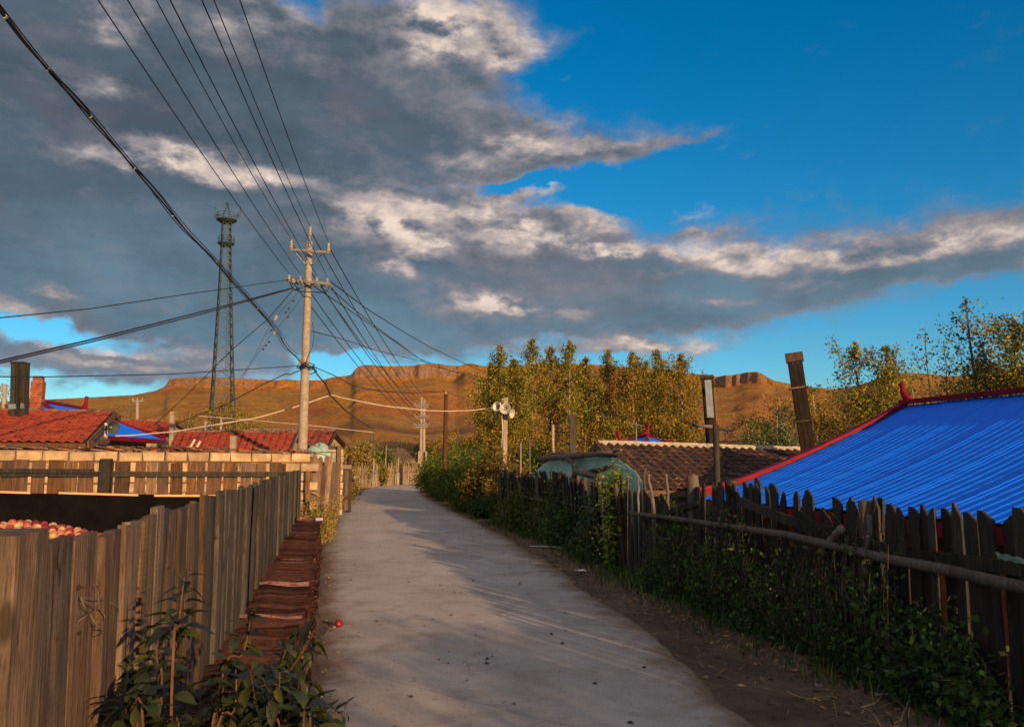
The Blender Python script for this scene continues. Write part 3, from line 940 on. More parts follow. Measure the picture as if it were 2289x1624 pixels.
# ---- big blue metal roof on the right
U0, VE, VR = 12.5, 6.8, 11.1
TB = math.radians(15.4)
def WB(u, v, z=0.0): return Vector((-u * math.sin(TB) + v * math.cos(TB), u * math.cos(TB) + v * math.sin(TB), z))
br = thing('blue_roofed_house', WB(8, 10.5, -1.45), 'large house under a bright blue ribbed metal roof with crimson edges at the right', 'house')
ZE, ZR = 1.0, 2.68
def prof(t): return ZE + (ZR - ZE) * (.74 * t + .26 * t * t)
ULO = -8.0
PW = 1.0
def sheet_mesh():
    # one sheet: 5 ribs across, tile-like steps down the slope
    mb = MB(); rows = []
    nrows = 48
    for i in range(nrows + 1):
        t = i / nrows
        v = VE + (VR - VE) * t
        step = (t * (VR - VE) / .38) % 1.0
        zz = prof(t) + .007 * (1 - step)
        row = []
        for j in range(49):
            s = j / 48
            ph = (s * 6) % 1.0
            rib = .015 * math.exp(-((ph - .5) / .15) ** 2) + .004 * math.sin(ph * 2 * math.pi * 2)
            if j in (48,): rib = .02
            u = s * PW
            row.append(Vector((-u * math.sin(TB) + (v - VE) * math.cos(TB), u * math.cos(TB) + (v - VE) * math.sin(TB), zz + rib)))
        rows.append(row)
    return mb.grid(rows).mesh('roof_sheet', 'blue_steel')
sm = sheet_mesh()
for k in range(int((U0 - ULO) / PW)):
    sub(br, 'roof_sheet', sm, Matrix.Translation(WB(U0 - (k + 1) * PW - .002, VE, .010 * (k % 2))))
# far slope
bs = MB(); rows = []
for i in range(13):
    t = 1 - i / 12; v = 2 * VR - (VE + (VR - VE) * t)
    rows.append([WB(u, v, prof(t)) for u in (ULO, U0)])
bs.grid(rows).obj('back_roof_sheet', 'blue_steel', br)
# verge and ridge trims
def strip(pts_uvz, w, h, nm):
    mb = MB()
    for a_, b_ in zip(pts_uvz[:-1], pts_uvz[1:]): mb.bar(a_, b_, w, h)
    return mb.obj(nm, 'trim_red', br)
vp = [WB(U0 + .02, VE - .12 + (VR - VE + .12) * k / 12, prof(k / 12) + .07 + (.10 * (1 - k / 3) ** 2 if k < 3 else 0)) for k in range(13)]
mb = MB()
for k in range(12):          # overlapping trim lengths
    a_, b_ = vp[k], vp[k + 1]
    mb.bar(a_ + Vector((0, 0, .006 * (k % 2))), b_.lerp(a_, -.02), .17, .06)
    mb.bar(a_ + Vector((0, 0, -.075)) + WB(.075, 0) - WB(0, 0), b_ + Vector((0, 0, -.075)) + WB(.075, 0) - WB(0, 0), .02, .16)
mb.obj('verge_trim', 'trim_red', br)
rp = [WB(u, VR, ZR + .075 + .004 * (k % 2)) for k, u in enumerate(np.linspace(ULO, U0 + .1, 16))]
mb = MB()
for a_, b_ in zip(rp[:-1], rp[1:]): mb.bar(a_, b_, .22, .07)
mb.obj('ridge_trim', 'trim_red', br)
ornament(br, WB(U0 + .05, VR, ZR + .10), WB(1, 0), .62)
mb = MB(); mb.bar(WB(ULO, VE - .02, ZE - .10), WB(U0, VE - .02, ZE - .10), .05, .16); mb.obj('eave_trim', 'trim_red', br)
ornament(br, WB(U0 + .05, VE - .2, ZE + .14), WB(.3, -1), .45)
ew = MB()
q = [WB(ULO, VE + .5), WB(U0 - .3, VE + .5), WB(U0 - .3, 2 * VR - VE - .5), WB(ULO, 2 * VR - VE - .5)]
lo2, hi2 = wallbox(ew, q, -1.7, .88, 1.0)
ew.add([WB(U0 - .3, VE + .5, .88), WB(U0 - .3, 2 * VR - VE - .5, .88), WB(U0 - .3, VR, ZR - .15)], [(0, 1, 2)])
ew.obj('wall', 'brick_red', br)
MB().bar(WB(ULO, VE + .28, .82), WB(U0 - .2, VE + .28, .82), .5, .04).obj('soffit', 'trim_red', br)
dd = (WB(1, 0) - WB(0, 0)); nn = (WB(0, -1) - WB(0, 0))
for uu in (1.0, 3.6, 6.2, 8.8, 11.0):
    window(br, WB(uu, VE + .5, -.15), dd, 1.2, 1.0, nn, 1)

# ---- mossy dark tiled outhouse behind the right fence
Aq = P(1337, 992, 18.6); Bq = P(1800, 1007, 19.4)
gx = (Bq - Aq); gx.z = 0; gx.normalize(); gn = Vector((gx.y, -gx.x, 0))
Dq = P(1425, 1092, 15.5); Cq = Bq + (Dq - Aq); Dq.z = 1.12; Cq.z = 1.0
hm, xm, ym, zm = tiled_house('mossy_roofed_outhouse', Aq, Bq, Cq, Dq, 'low outhouse under a dark mossy tile roof with a pale cement ridge', 'outhouse', .19, .3, 'mossy_tile', 300, wall='stone_grey', ground=-1.45, rolls=1, ridge='cement', rseed=21)
# cement capping on the ridge, lumpy
rows = []
r = random.Random(5)
ncap = 90
for k in range(ncap + 1):
    s = k / ncap
    p = Aq.lerp(Bq, s)
    wv = .17 + .05 * mnoise.noise(Vector((k * .35, 0, 0))); hv = .10 + .035 * mnoise.noise(Vector((k * .6, 5, 0)))
    row = []
    for a in (0, .25, .5, .75, 1):
        an = math.pi * a
        row.append(p + gn * math.cos(an) * wv * (1 + .15 * mnoise.noise(Vector((k * .9, a * 7, 3)))) + Vector((0, 0, hv * (math.sin(an) * 1.1 - .35) )))
    rows.append(row)
MB().grid(rows).obj('cement_ridge', 'cement', hm, smooth=True)

# ---- small blue peak far behind
bp = thing('blue_roofed_house', P(1446, 1000, 34), 'distant blue roof peak with crimson ridges just above the mossy roof', 'house')
bp.location.z = 0
pk = P(1446, 974, 34); l1 = P(1376, 991, 34.6); r1 = P(1500, 992, 33); f1 = P(1452, 1003, 28.5)
bk = P(1430, 988, 42)
MB().add([pk, l1, f1, r1, bk], [(0, 1, 2), (0, 2, 3), (0, 3, 4), (0, 4, 1)]).obj('roof', 'blue_steel', bp)
for q_ in (l1, r1, f1): trim_line(bp, [pk + Vector((0, 0, .04)), pk.lerp(q_, .5) + Vector((0, 0, -.02)), q_ + Vector((0, 0, .06))], .075, 'hip_trim')
ornament(bp, pk, Vector((1, 0, 0)), 1.0); ornament(bp, P(1386, 990, 35), Vector((-1, 0, 0)), 1.0)
lo3 = [Vector((p.x * .98, p.y, -.1)) for p in (l1, f1, r1, bk)]; hi3 = [Vector((p.x, p.y, f1.z - .03)) for p in lo3]
MB().add(lo3 + hi3, [(0, 1, 5, 4), (1, 2, 6, 5), (2, 3, 7, 6), (3, 0, 4, 7)]).obj('wall', 'plaster', bp)

# ---- chimneys
def plank_chimney(top, bot, w, label, yaw=.5, bands=(), metal=None, mat='board_dark', nplank=3, extra=0.6):
    root = thing('wooden_chimney', (bot.x, bot.y, bot.z - extra), label, 'chimney')
    ax_ = (top - bot).normalized()
    x = Vector((math.cos(yaw), math.sin(yaw), 0)); x = (x - ax_ * x.dot(ax_)).normalized(); y = ax_.cross(x)
    b0 = bot - ax_ * extra
    L = (top - b0).length
    pw = w / nplank
    for side, (n_, t_) in enumerate(((-y, x), (x, y), (y, -x), (-x, -y))):
        for k in range(nplank):
            c = n_ * (w / 2) + t_ * ((k + .5) * pw - w / 2)
            j = R_.uniform(-.04, .0)
            a_ = b0 + c; b_ = top + c + ax_ * j
            mb = MB(); mb.bar(a_, b_, pw * .93, .024, n_ if abs(n_.z) < .9 else Vector((0, 1, 0)))
            o = mb.obj('plank', mat, root)
    # dark flue inside
    MB().bar(b0, top - ax_ * .25, w * .8).obj('flue', 'tarp_black', root)
    for k, (t, lap) in enumerate(bands):
        c = bot.lerp(top, t)
        tl = Vector((0, 0, .035 if k % 2 else -.03))
        for n_, t_ in ((-y, x), (x, y), (y, -x), (-x, -y)):
            q_ = c + n_ * (w / 2 + .03)
            MB().bar(q_ - t_ * (w / 2 + lap) - tl * 0, q_ + t_ * (w / 2 + lap), .045, .035).obj('batten', 'board_brown', root)
    return root, x, y, ax_, b0
ch, cx_, cy_, ca_, cb_ = plank_chimney(P(1774, 789, 18.2), P(1805, 995, 18.2), .30, 'tall leaning wooden plank chimney with two battens beside the big blue roof', -.35, ((.26, .07), (.62, .07)), mat='chimney_wood')
tp = P(1774, 789, 18.2)
mb = MB()
for n_, t_ in ((-cy_, cx_), (cx_, cy_), (cy_, -cx_), (-cx_, -cy_)):
    mb.bar(tp - ca_ * .10 + n_ * .175 - t_ * .19, tp - ca_ * .10 + n_ * .175 + t_ * .17, .035, .20, ca_)
mb.obj('cap_frame', 'board_brown', ch)
ch2, x2_, y2_, a2_, b2_ = plank_chimney(P(1580, 840, 21), P(1592, 1000, 21), .27, 'upright wooden chimney patched with bright sheet metal behind the mossy roof', -.25, (), extra=1.2, mat='chimney_wood')
t2 = P(1580, 840, 21)
mb = MB(); c_ = t2 - a2_ * .03
for n_, t_ in ((-y2_, x2_), (x2_, y2_), (y2_, -x2_), (-x2_, -y2_)):
    mb.bar(c_ + n_ * .16 - t_ * .17, c_ + n_ * .16 + t_ * .14, .03, .08, a2_)
mb.obj('cap_frame', 'board_dark', ch2)
mb = MB()
mb.bar(t2 - a2_ * .12 - y2_ * .155 + x2_ * .02, t2 - a2_ * 1.1 - y2_ * .153 + x2_ * .02, .17, .006, y2_)
mb.obj('sheet_metal_patch', 'sheet_metal', ch2)
# left wooden chimney
ch3, x3_, y3_, a3_, b3_ = plank_chimney(P(46, 811, 23), P(43, 918, 23), .33, 'dark wooden chimney rising behind the red tiled shed at the far left', -.2, (), nplank=2)
MB().bar(P(42, 903, 23), P(42, 914, 23), .37).obj('metal_collar', 'sheet_metal', ch3)
MB().bar(P(31, 811, 23), P(60, 811, 23), .38, .04).obj('cap_board', 'board_dark', ch3)
MB().tube([P(36, 905, 22.6), P(36.5, 793, 22.6)], .008, 4).obj('antenna_rod', 'cable_black', ch3)
# brick chimney
bc = thing('brick_chimney', P(86, 910, 30.5), 'short round shouldered red brick chimney beside the crimson roof ornament', 'chimney')
bc.location.z = 2.5
ctop = P(87, 841, 30.5)
lay = []
zz = 3.2
ms = []
bme = MB().box((0, 0, 0), (.175, .115, .06)).mesh('brick', 'brick_red')
while zz < ctop.z:
    h01 = (ctop.z - zz) / (ctop.z - 3.2)
    hw = .15 if h01 < .12 else (.175 if h01 > .50 else .205)
    if .50 < h01 < .60: hw = .225
    for side in range(4):
        a = side * math.pi / 2 + .25
        n_ = Vector((math.cos(a), math.sin(a), 0)); t_ = Vector((-math.sin(a), math.cos(a), 0))
        k = len(lay) % 2
        for s in (-.085, .085):
            c = Vector((ctop.x, ctop.y, zz)) + n_ * (hw - .05) + t_ * (s + (.05 if k else -.05)) * hw / .25 + n_ * R_.uniform(-.006, .006)
            ms.append(basis(c, t_, -n_, Vector((0, 0, 1))))
    lay.append(1)
    zz += .068
pieces(bc, 'brick', bme, ms, 300)
mb = MB(); mb.tube([Vector((ctop.x, ctop.y, 2.4)), Vector((ctop.x, ctop.y, ctop.z - .05))], .13, 4); mb.obj('mortar_core', 'mortar', bc)

# ------------------------------------------------------------------ stone block wall behind the yard
bw = thing('block_wall', P(350, 1040, 15.3), 'yellow stone block wall with a crust of old tiles behind the plank fence', 'wall')
bw.location.z = -.25
WA = P(-260, 1000, 14.6); WBp = P(697, 1014, 19.0)
wx = (WBp - WA); wx.z = 0; wl_ = wx.length; wx.normalize(); wn = Vector((wx.y, -wx.x, 0))
bms = []
for k in range(5):
    rr = random.Random(k)
    mb = MB(); mb.box((0, 0, 0), (.405, .2, .205))
    v = []
    # rounded face: front pushed out with chamfer
    for (a, b, c) in mb.v: v.append((a * (1 if b > 0 else .93), b, c * (1 if b > 0 else .88)))
    mid = [(-.20, -.07, -.1), (.20, -.07, -.1), (.20, -.07, .1), (-.20, -.07, .1)]
    mb2 = MB()
    vs = []
    for y_, k1 in ((.1, 1), (-.075, 1), (-.1, .9)):
        for sx, sz in ((-1, -1), (1, -1), (1, 1), (-1, 1)):
            vs.append((sx * .214 * k1 + rr.uniform(-.012, .012), y_ + rr.uniform(-.008, .008), sz * .1 * (k1 if k1 == 1 else .82) + rr.uniform(-.008, .008)))
    fs = []
    for i in range(2):
        for j in range(4):
            fs.append((i * 4 + j, i * 4 + (j + 1) % 4, i * 4 + 4 + (j + 1) % 4, i * 4 + 4 + j))
    fs.append((8, 9, 10, 11)); fs.append((3, 2, 1, 0))
    mb2.add(vs, fs)
    bms.append(mb2.mesh('stone_block', 'block_stone'))
mats = []
topz = lambda s: 1.87 + .03 * (1 - s)
for row in range(10):
    off = .21 if row % 2 else 0
    n = int(wl_ / .452)
    for j in range(n + 1):
        d = j * .452 + off
        s = d / wl_
        if s > 1.0: continue
        z = topz(s) - .13 - row * .218
        if z < -.2: continue
        p = WA + wx * d; p.z = z + R_.uniform(-.004, .004)
        p += wn * R_.uniform(-.01, .012)
        a = R_.uniform(-.012, .012)
        mats.append(basis(p, wx * math.cos(a) + Vector((0, 0, 1)) * math.sin(a), -wn, Vector((0, 0, 1)) * math.cos(a) - wx * math.sin(a)))
pieces(bw, 'stone_block', bms, mats, 300)
c0 = (WA + WBp) / 2
mb = MB(); mb.bar(Vector((WA.x, WA.y, .8)) - wn * .02, Vector((WBp.x, WBp.y, .78)) - wn * .02, .15, 2.02); mb.obj('mortar', 'mortar', bw)
cm = [MB().box((0, 0, 0), (.30, .22, .022)).mesh('capping_tile', 'old_tile'), MB().box((0, 0, 0), (.22, .26, .018)).mesh('capping_tile', 'worn_red_tile'), MB().box((0, 0, 0), (.26, .2, .03)).mesh('capping_tile', 'mossy_tile')]
mats = []
n = int(wl_ / .085)
for j in range(n):
    d = (j + .5) * wl_ / n; s = d / wl_
    p = WA + wx * d + wn * R_.uniform(-.02, .05); p.z = topz(s) + .015 + R_.uniform(0, .045) + .02 * math.sin(j * .13)
    M = basis(p, wx, -wn, Vector((0, 0, 1))) @ Euler((R_.uniform(-.1, .15), R_.uniform(.02, .22), R_.uniform(-.2, .2))).to_matrix().to_4x4()
    mats.append(M)
pieces(bw, 'capping_tile', cm, mats, 140, pick=[R_.choice((0, 0, 1, 2)) for _ in mats])

# ------------------------------------------------------------------ fences
def board_mesh(w, h, th, mat, seed, top='flat', waves=3):
    r = random.Random(seed)
    mb = MB(); n = 7
    prof_ = []
    for i in range(n + 1):
        z = h * i / n
        j = r.uniform(-1, 1) * w * .035
        prof_.append((z, -w / 2 + j, w / 2 + r.uniform(-1, 1) * w * .035))
    if top == 'point':
        z, a, b = prof_[-1]
        prof_[-1] = (h * .93, a, b); prof_.append((h * .965, a + w * .1, b - w * .36)); prof_.append((h, a + w * .18, a + w * .34))
    elif top == 'slant':
        z, a, b = prof_[-1]; prof_[-1] = (h * .955, a, b)
        prof_.append((h, a + w * .02, a + w * r.uniform(.3, .55)))
    elif top == 'broken':
        z, a, b = prof_[-1]; prof_[-1] = (h * .95, a, b); prof_.append((h * .975, a + w * .15, b - w * .1)); prof_.append((h, a + w * .45, b - w * .25))
    bow = r.uniform(-.012, .012)
    vs = []
    for z, a, b in prof_:
        o = bow * math.sin(z / h * math.pi)
        m = (a + b) / 2
        vs += [(a, -th / 2 + o, z), (m, -th / 2 - th * .12 + o, z), (b, -th / 2 + o, z), (b, th / 2 + o, z), (m, th / 2 + o, z), (a, th / 2 + o, z)]
    if top == 'flat':
        dz = r.uniform(-.012, .012)
        for q_ in (0, 5): vs[-6 + q_] = (vs[-6 + q_][0], vs[-6 + q_][1], vs[-6 + q_][2] + dz)
    fs = []
    m = len(prof_)
    for i in range(m - 1):
        for j in range(6):
            fs.append((i * 6 + j, i * 6 + (j + 1) % 6, (i + 1) * 6 + (j + 1) % 6, (i + 1) * 6 + j))
    fs.append(tuple(range(5, -1, -1))); fs.append(tuple((m - 1) * 6 + j for j in range(6)))
    mb.add(vs, fs)
    return mb.mesh('board', mat)

def post_mesh(r, h, mat, seed=0, n=9):
    rr = random.Random(seed)
    mb = MB(); path = [Vector((rr.uniform(-.01, .01), rr.uniform(-.01, .01), h * k / 6)) for k in range(7)]
    mb.tube(path, [r * rr.uniform(.92, 1.08) for _ in path], n)
    return mb.mesh('post', mat)

# near left plank fence ---------------------------------------------------
nf = thing('plank_fence', W(6, -.62, 0), 'tall close boarded grey plank fence running along the left of the lane', 'fence')
def uv_of_x(x, v):
    r = (x - 1144.5) / F * 1.0
    # solve X/Y = r ignoring the small pitch term
    c, s = math.cos(TH), math.sin(TH)
    return (v * c - r * v * s) / (s + r * c)
ux = Vector((-math.sin(TH), math.cos(TH), 0)); vx = Vector((math.cos(TH), math.sin(TH), 0))
rr = random.Random(4)
bvar = {}
u = 2.03
k = 0
while u < 18.3:
    w = rr.choice((.12, .14, .16, .18, .20)) * (1.0 if u < 9 else 1.05)
    if k == 0: w = .20
    h = 1.43 + rr.uniform(-.018, .02) + (.035 if u > 12 else 0) - (.03 if k in (1, 2, 3) else 0)
    mat = 'weathered_board' if u < 4.6 + rr.uniform(-.6, .6) else 'board_grey'  # near boards warmer as if lit; the rest darkened in place of shade
    me = board_mesh(w, h, .025, mat, k * 13 + 5)
    lean = rr.uniform(-.012, .012); v = -.62 + rr.uniform(-.012, .014)
    if k % 7 == 3: v += .02
    M = basis(W(u + w / 2, v, 0), ux * math.cos(lean) + Vector((0, 0, math.sin(lean))), -vx, Vector((0, 0, math.cos(lean))) - ux * math.sin(lean))
    sub(nf, 'board', me, M)
    u += w + (.012 if rr.random() < .3 else .002) + (.02 if k in (5, 9) else 0); k += 1
# stout first post at the gate
me = board_mesh(.185, 1.465, .10, 'weathered_board', 901)
gp = sub(nf, 'post', me, basis(W(1.835, -.64, 0), ux, -vx, Vector((0, 0, 1)) + ux * .01))
for i, (u_, w_, h_) in enumerate(((5.62, .15, 1.50), (7.35, .15, 1.43), (10.2, .13, 1.47), (13.2, .13, 1.5))):
    sub(nf, 'post', board_mesh(w_, h_, .14, 'board_grey', 70 + i), basis(W(u_, -.80, -.2), ux, -vx, Vector((0, 0, 1))))
for z_ in (.45, 1.18):
    for a_ in range(4):
        MB().bar(W(2 + a_ * 4.05, -.67, z_), W(2 + (a_ + 1) * 4.05, -.67, z_ + R_.uniform(-.02, .02)), .05, .08).obj('rail', 'board_grey', nf)
nm2 = MB().tube([Vector((0, -.003, 0)), Vector((0, .004, 0))], .0045, 6).mesh('nail', 'pole_rust')
for k in range(46):
    uu = 2.1 + k * .17 + R_.uniform(-.03, .03)
    for z_ in (.46, 1.19):
        sub(nf, 'nail', nm2, Matrix.Translation(W(uu, -.602 + .0, z_ + R_.uniform(-.02, .02))) @ Matrix.Rotation(TH + math.pi / 2, 4, 'Z'))
# knots
for x, y, rx, rz in ((157, 1247, .020, .026), (106, 1328, .014, .017), (257, 1290, .008, .010), (201, 1312, .007, .009), (22, 1488, .012, .014), (120, 1500, .009, .012)):
    off_ = .008 if x > 110 else .062
    q = fence_pt(x, y, off_) if False else None
    uu = uv_of_x(x, -.6 - .0); pv = -.606 if x > 95 else -.583
    p = W(uv_of_x(x, pv), pv); zz = P(x, y, p.y).z
    rows = []
    for i in range(4):
        k_ = i / 3
        rows.append([p + Vector((0, 0, zz - p.z)) + ux * (math.cos(a) * rx * k_) + Vector((0, 0, math.sin(a) * rz * k_)) + vx * (.005 * (1 - k_ ** 2)) for a in np.linspace(0, 2 * math.pi, 13)])
    MB().grid(rows).obj('knot', 'board_dark', nf, smooth=True)
# nails with stains on the first boards
for (x, y) in ((272, 1277), (287, 1272), (298, 1246), (307, 1260), (215, 1310)):
    uu = uv_of_x(x, -.6); p = W(uu, -.600); zz = P(x, y, p.y).z
    MB().tube([W(uu, -.606, zz), W(uu, -.598, zz)], .004, 6).obj('nail', 'pole_rust', nf)

# curled wire stuck on the fence
wt = []
def fence_pt(x, y, off=.0):
    uu = uv_of_x(x, -.6 + off); p = W(uu, -.6 + off); p.z = P(x, y, p.y).z
    return p
wires_ = [[(207, 1333), (232, 1338), (262, 1342), (286, 1355), (291, 1368)], [(207, 1335), (228, 1350), (250, 1362), (262, 1378), (255, 1393), (246, 1397)],
          [(207, 1336), (217, 1355), (230, 1372), (240, 1390), (241, 1402)], [(204, 1388), (222, 1374), (240, 1362), (246, 1345), (243, 1320), (240, 1305)], [(240, 1395), (245, 1405), (240, 1415), (249, 1421), (258, 1412), (250, 1404), (240, 1408)]]
wo = thing('wire_scrap', fence_pt(240, 1370, .02), 'loose curl of thin stiff wire caught on the near fence boards', 'wire')
for wl2 in wires_:
    pts = catmull([fence_pt(x, y, .008 + .012 * (i % 2)) for i, (x, y) in enumerate(wl2)], 4)
    MB().tube(pts, .0013, 5).obj('strand', 'wire_grey', wo)

# back plank fence of the crib ----------------------------------------------
bf = thing('plank_fence', P(320, 1060, 12.2), 'brown plank fence with bright gaps in front of the stone block wall', 'fence')
bf.location.z = -.22
FA = P(-260, 1030, 11.2); FB = P(645, 1036, 12.45); FA.z = FB.z = 0
fx = (FB - FA); fl = fx.length; fx.normalize(); fn = Vector((fx.y, -fx.x, 0))
d = 0; k = 0
rr = random.Random(8)
gaps_ = 0
while d < fl - .05:
    w = rr.choice((.11, .13, .15, .17, .20))
    s = d / fl
    top = 1.68 - .07 * s + rr.uniform(-.012, .012)
    p = FA + fx * (d + w / 2); p.z = -.22
    lean = rr.uniform(-.015, .02)
    me = board_mesh(w, top + .22, .022, 'board_brown', 300 + k)
    sub(bf, 'board', me, basis(p, fx * math.cos(lean) + Vector((0, 0, math.sin(lean))), -fn, Vector((0, 0, math.cos(lean))) - fx * math.sin(lean)))
    d += w + rr.choice((.02, .03, .038, .045)); k += 1
def fp(x, z, off=0.0):
    # point on the back fence line under photo column x
    r = ray(x, 1037); t_ = (FA.x * fx.y - FA.y * fx.x) / (r.x * fx.y - r.y * fx.x)
    return Vector((r.x * t_, r.y * t_, z)) + fn * off
MB().bar(fp(-250, 1.47, .045), fp(225, 1.455, .045), .045, .075).obj('rail', 'board_dark', bf)
MB().bar(fp(0, 1.51, .085), fp(215, 1.50, .085), .035, .06).obj('rail', 'board_dark', bf)
MB().bar(fp(245, 1.455, .045), fp(645, 1.445, .045), .045, .075).obj('rail', 'board_dark', bf)
for i, (x, w_, t_) in enumerate(((241, .15, 1.68), (-120, .14, 1.72))):
    sub(bf, 'post', board_mesh(w_, t_ + .22, .15, 'board_dark', 500 + i), basis(fp(x, -.22, .09), fx, -fn, Vector((0, 0, 1))))
# black sheeting below
tp_ = thing('black_sheeting', fp(250, 0, .15), 'black plastic sheeting pinned with pale laths low on the crib fence', 'sheeting')
rows = []
for zi in range(9):
    row = []
    for xi_ in range(60):
        x = -250 + xi_ * (636 + 250) / 59
        s = xi_ / 59
        zt = 1.235 - .10 * s
        z = zt * (1 - zi / 8) + -.2 * zi / 8
        row.append(fp(x, z, .27 + .03 * mnoise.noise(Vector((xi_ * .5, zi * .6, 0))) + .02 * zi / 8))
    rows.append(row)
MB().grid(rows).obj('sheet', 'tarp_black', tp_, smooth=True)
for a_, b_, y1, y2 in ((-60, 89, 1096, 1101), (151, 323, 1101, 1106), (358, 553, 1107, 1108)):
    pa = fp(a_, 0, .31); pb = fp(b_, 0, .31); pa.z = P(a_, y1, pa.y).z; pb.z = P(b_, y2, pb.y).z
    MB().bar(pa, pb, .02, .028).obj('lath', 'batten_pine', tp_)

# ------------------------------------------------------------------ apples
def apple_mesh(stem=False):
    mb = MB(); n = 9; m = 6; R0 = .5
    rows = []
    for i in range(m + 1):
        th = math.pi * i / m
        r = math.sin(th) * R0; z = math.cos(th) * R0 * .9
        if i == 0: z = R0 * .68
        if i == 1: z = R0 * .86; r *= .92
        if i == m: z = -R0 * .76
        rows.append([Vector((r * math.cos(2 * math.pi * j / n) , r * math.sin(2 * math.pi * j / n), z)) for j in range(n + 1)])
    mb.grid(rows)
    return mb.mesh('apple', 'apple_skin', True)
am = apple_mesh()
crib = thing('apple_bin', Vector((-3.95, 6.3, -.22)), 'low plank bin under the heap of small apples behind the left fence', 'bin')
cx0, cy0 = -4.0, 6.35
for side in range(4):
    for k in range(6):
        z = -.12 + k * .16
        a = [(-.95, -.75), (.95, -.75), (.95, .75), (-.95, .75)]
        p, q = a[side], a[(side + 1) % 4]
        MB().bar(Vector((cx0 + p[0], cy0 + p[1], z)), Vector((cx0 + q[0], cy0 + q[1], z)), .025, .15).obj('plank', 'board_brown', crib)
def mound(x, y):
    dx = (x - cx0 - .1) / .95; dy = (y - cy0) / .75
    return .80 + .34 * max(0, 1 - (dx * dx * .75 + dy * dy * .55)) + .025 * mnoise.noise(Vector((x * 4, y * 4, 0)))
rows = [[Vector((cx0 + (i / 12 - .5) * 1.86, cy0 + (j / 12 - .5) * 1.46, mound(cx0 + (i / 12 - .5) * 1.86, cy0 + (j / 12 - .5) * 1.46) - .05)) for i in range(13)] for j in range(13)]
MB().grid(rows).obj('lining', 'tarp_black', crib)
spots_ = []
rr = random.Random(2)
S = .066
for j in range(25):
    for i in range(30):
        x = cx0 - .93 + i * S + (j % 2) * S / 2; y = cy0 - .73 + j * S * .88
        if x > cx0 + .93: continue
        z = mound(x, y) - .015 + rr.uniform(-.008, .01)
        spots_.append((x + rr.uniform(-.008, .008), y + rr.uniform(-.008, .008), z))
def vis(p):
    # rank: in front and on top of the heap, seen over the fence
    q = Vector(p)
    fwd = Vector((0, math.cos(PITCH), math.sin(PITCH))); up_ = Vector((0, -math.sin(PITCH), math.cos(PITCH)))
    w_ = q - EYE; X = 1144.5 + F * w_.x / w_.dot(fwd); Y = 812 - F * w_.dot(up_) / w_.dot(fwd)
    return X, Y
def score(p):
    X, Y = vis(p)
    s = (p[1] - cy0) * .2
    if X < -15: s += 5
    if 20 < X < 100 and Y > 1168: s += 3
    if X > 100 and Y > 1200: s += 4
    return s
spots_.sort(key=score)
GA = 'small red and yellow apples heaped in the bin'
for i, p in enumerate(spots_[:290]):
    o = bpy.data.objects.new('apple', am); COL.objects.link(o)
    s = S * rr.uniform(.88, 1.08)
    o.scale = (s, s, s); o.rotation_euler = (rr.uniform(-1.2, 1.2), rr.uniform(-1.2, 1.2), rr.uniform(0, 6)); o.location = p
    left_ = vis(p)[0] < 70
    tag(o, 'small shiny apple in the heap behind or left of the stout first post' if left_ else 'small red and yellow apple in the heap seen over the near fence boards', 'apple', GA + (' at the far left' if left_ else ''))
mb = MB()
for p in spots_[290:]:
    M = Matrix.Translation(p) @ Matrix.Scale(S, 4)
    mb.add([M @ v.co for v in am.vertices], [tuple(q.vertices) for q in am.polygons])
mb.obj('apples', 'apple_skin', None, origin=(cx0, cy0, .8), label='lower layers of the apple heap hidden behind the fence boards', kind='stuff', smooth=True)
# apple on the road
g = G(757, 1405)
ame = am.copy(); ame.materials[0] = MATS['apple_red']
ar = thing('apple', (g.x, g.y, g.z), 'bruised dark red apple lying alone on the concrete lane', 'apple')
o = sub(ar, 'fruit', ame, Matrix.Translation((g.x, g.y, .052)) @ Euler((.9, .3, 1)).to_matrix().to_4x4() @ Matrix.Diagonal((.085, .085, .078, 1)))
MB().tube([(g.x + .01, g.y - .02, .075), (g.x + .02, g.y - .04, .095)], .003, 5).obj('stalk', 'twig', ar)
mb = MB(); mb.box((g.x - .035, g.y - .03, .028), (.03, .03, .012)); mb.obj('peeled_bit', 'dead_leaf', ar)

# ------------------------------------------------------------------ stack of old roof tiles along the fence foot
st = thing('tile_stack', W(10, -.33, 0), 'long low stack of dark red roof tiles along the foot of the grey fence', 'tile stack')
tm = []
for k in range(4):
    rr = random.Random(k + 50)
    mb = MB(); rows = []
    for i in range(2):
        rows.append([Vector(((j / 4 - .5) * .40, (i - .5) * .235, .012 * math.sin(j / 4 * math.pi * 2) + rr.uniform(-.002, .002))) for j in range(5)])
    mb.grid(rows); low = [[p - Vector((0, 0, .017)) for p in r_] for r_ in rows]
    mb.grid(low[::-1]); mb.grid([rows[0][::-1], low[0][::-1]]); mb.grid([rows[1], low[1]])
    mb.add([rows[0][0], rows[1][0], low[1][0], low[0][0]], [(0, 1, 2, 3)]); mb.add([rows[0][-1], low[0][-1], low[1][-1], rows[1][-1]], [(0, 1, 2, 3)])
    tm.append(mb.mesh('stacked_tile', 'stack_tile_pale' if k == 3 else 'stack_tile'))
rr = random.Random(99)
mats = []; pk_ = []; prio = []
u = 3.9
col_ = 0
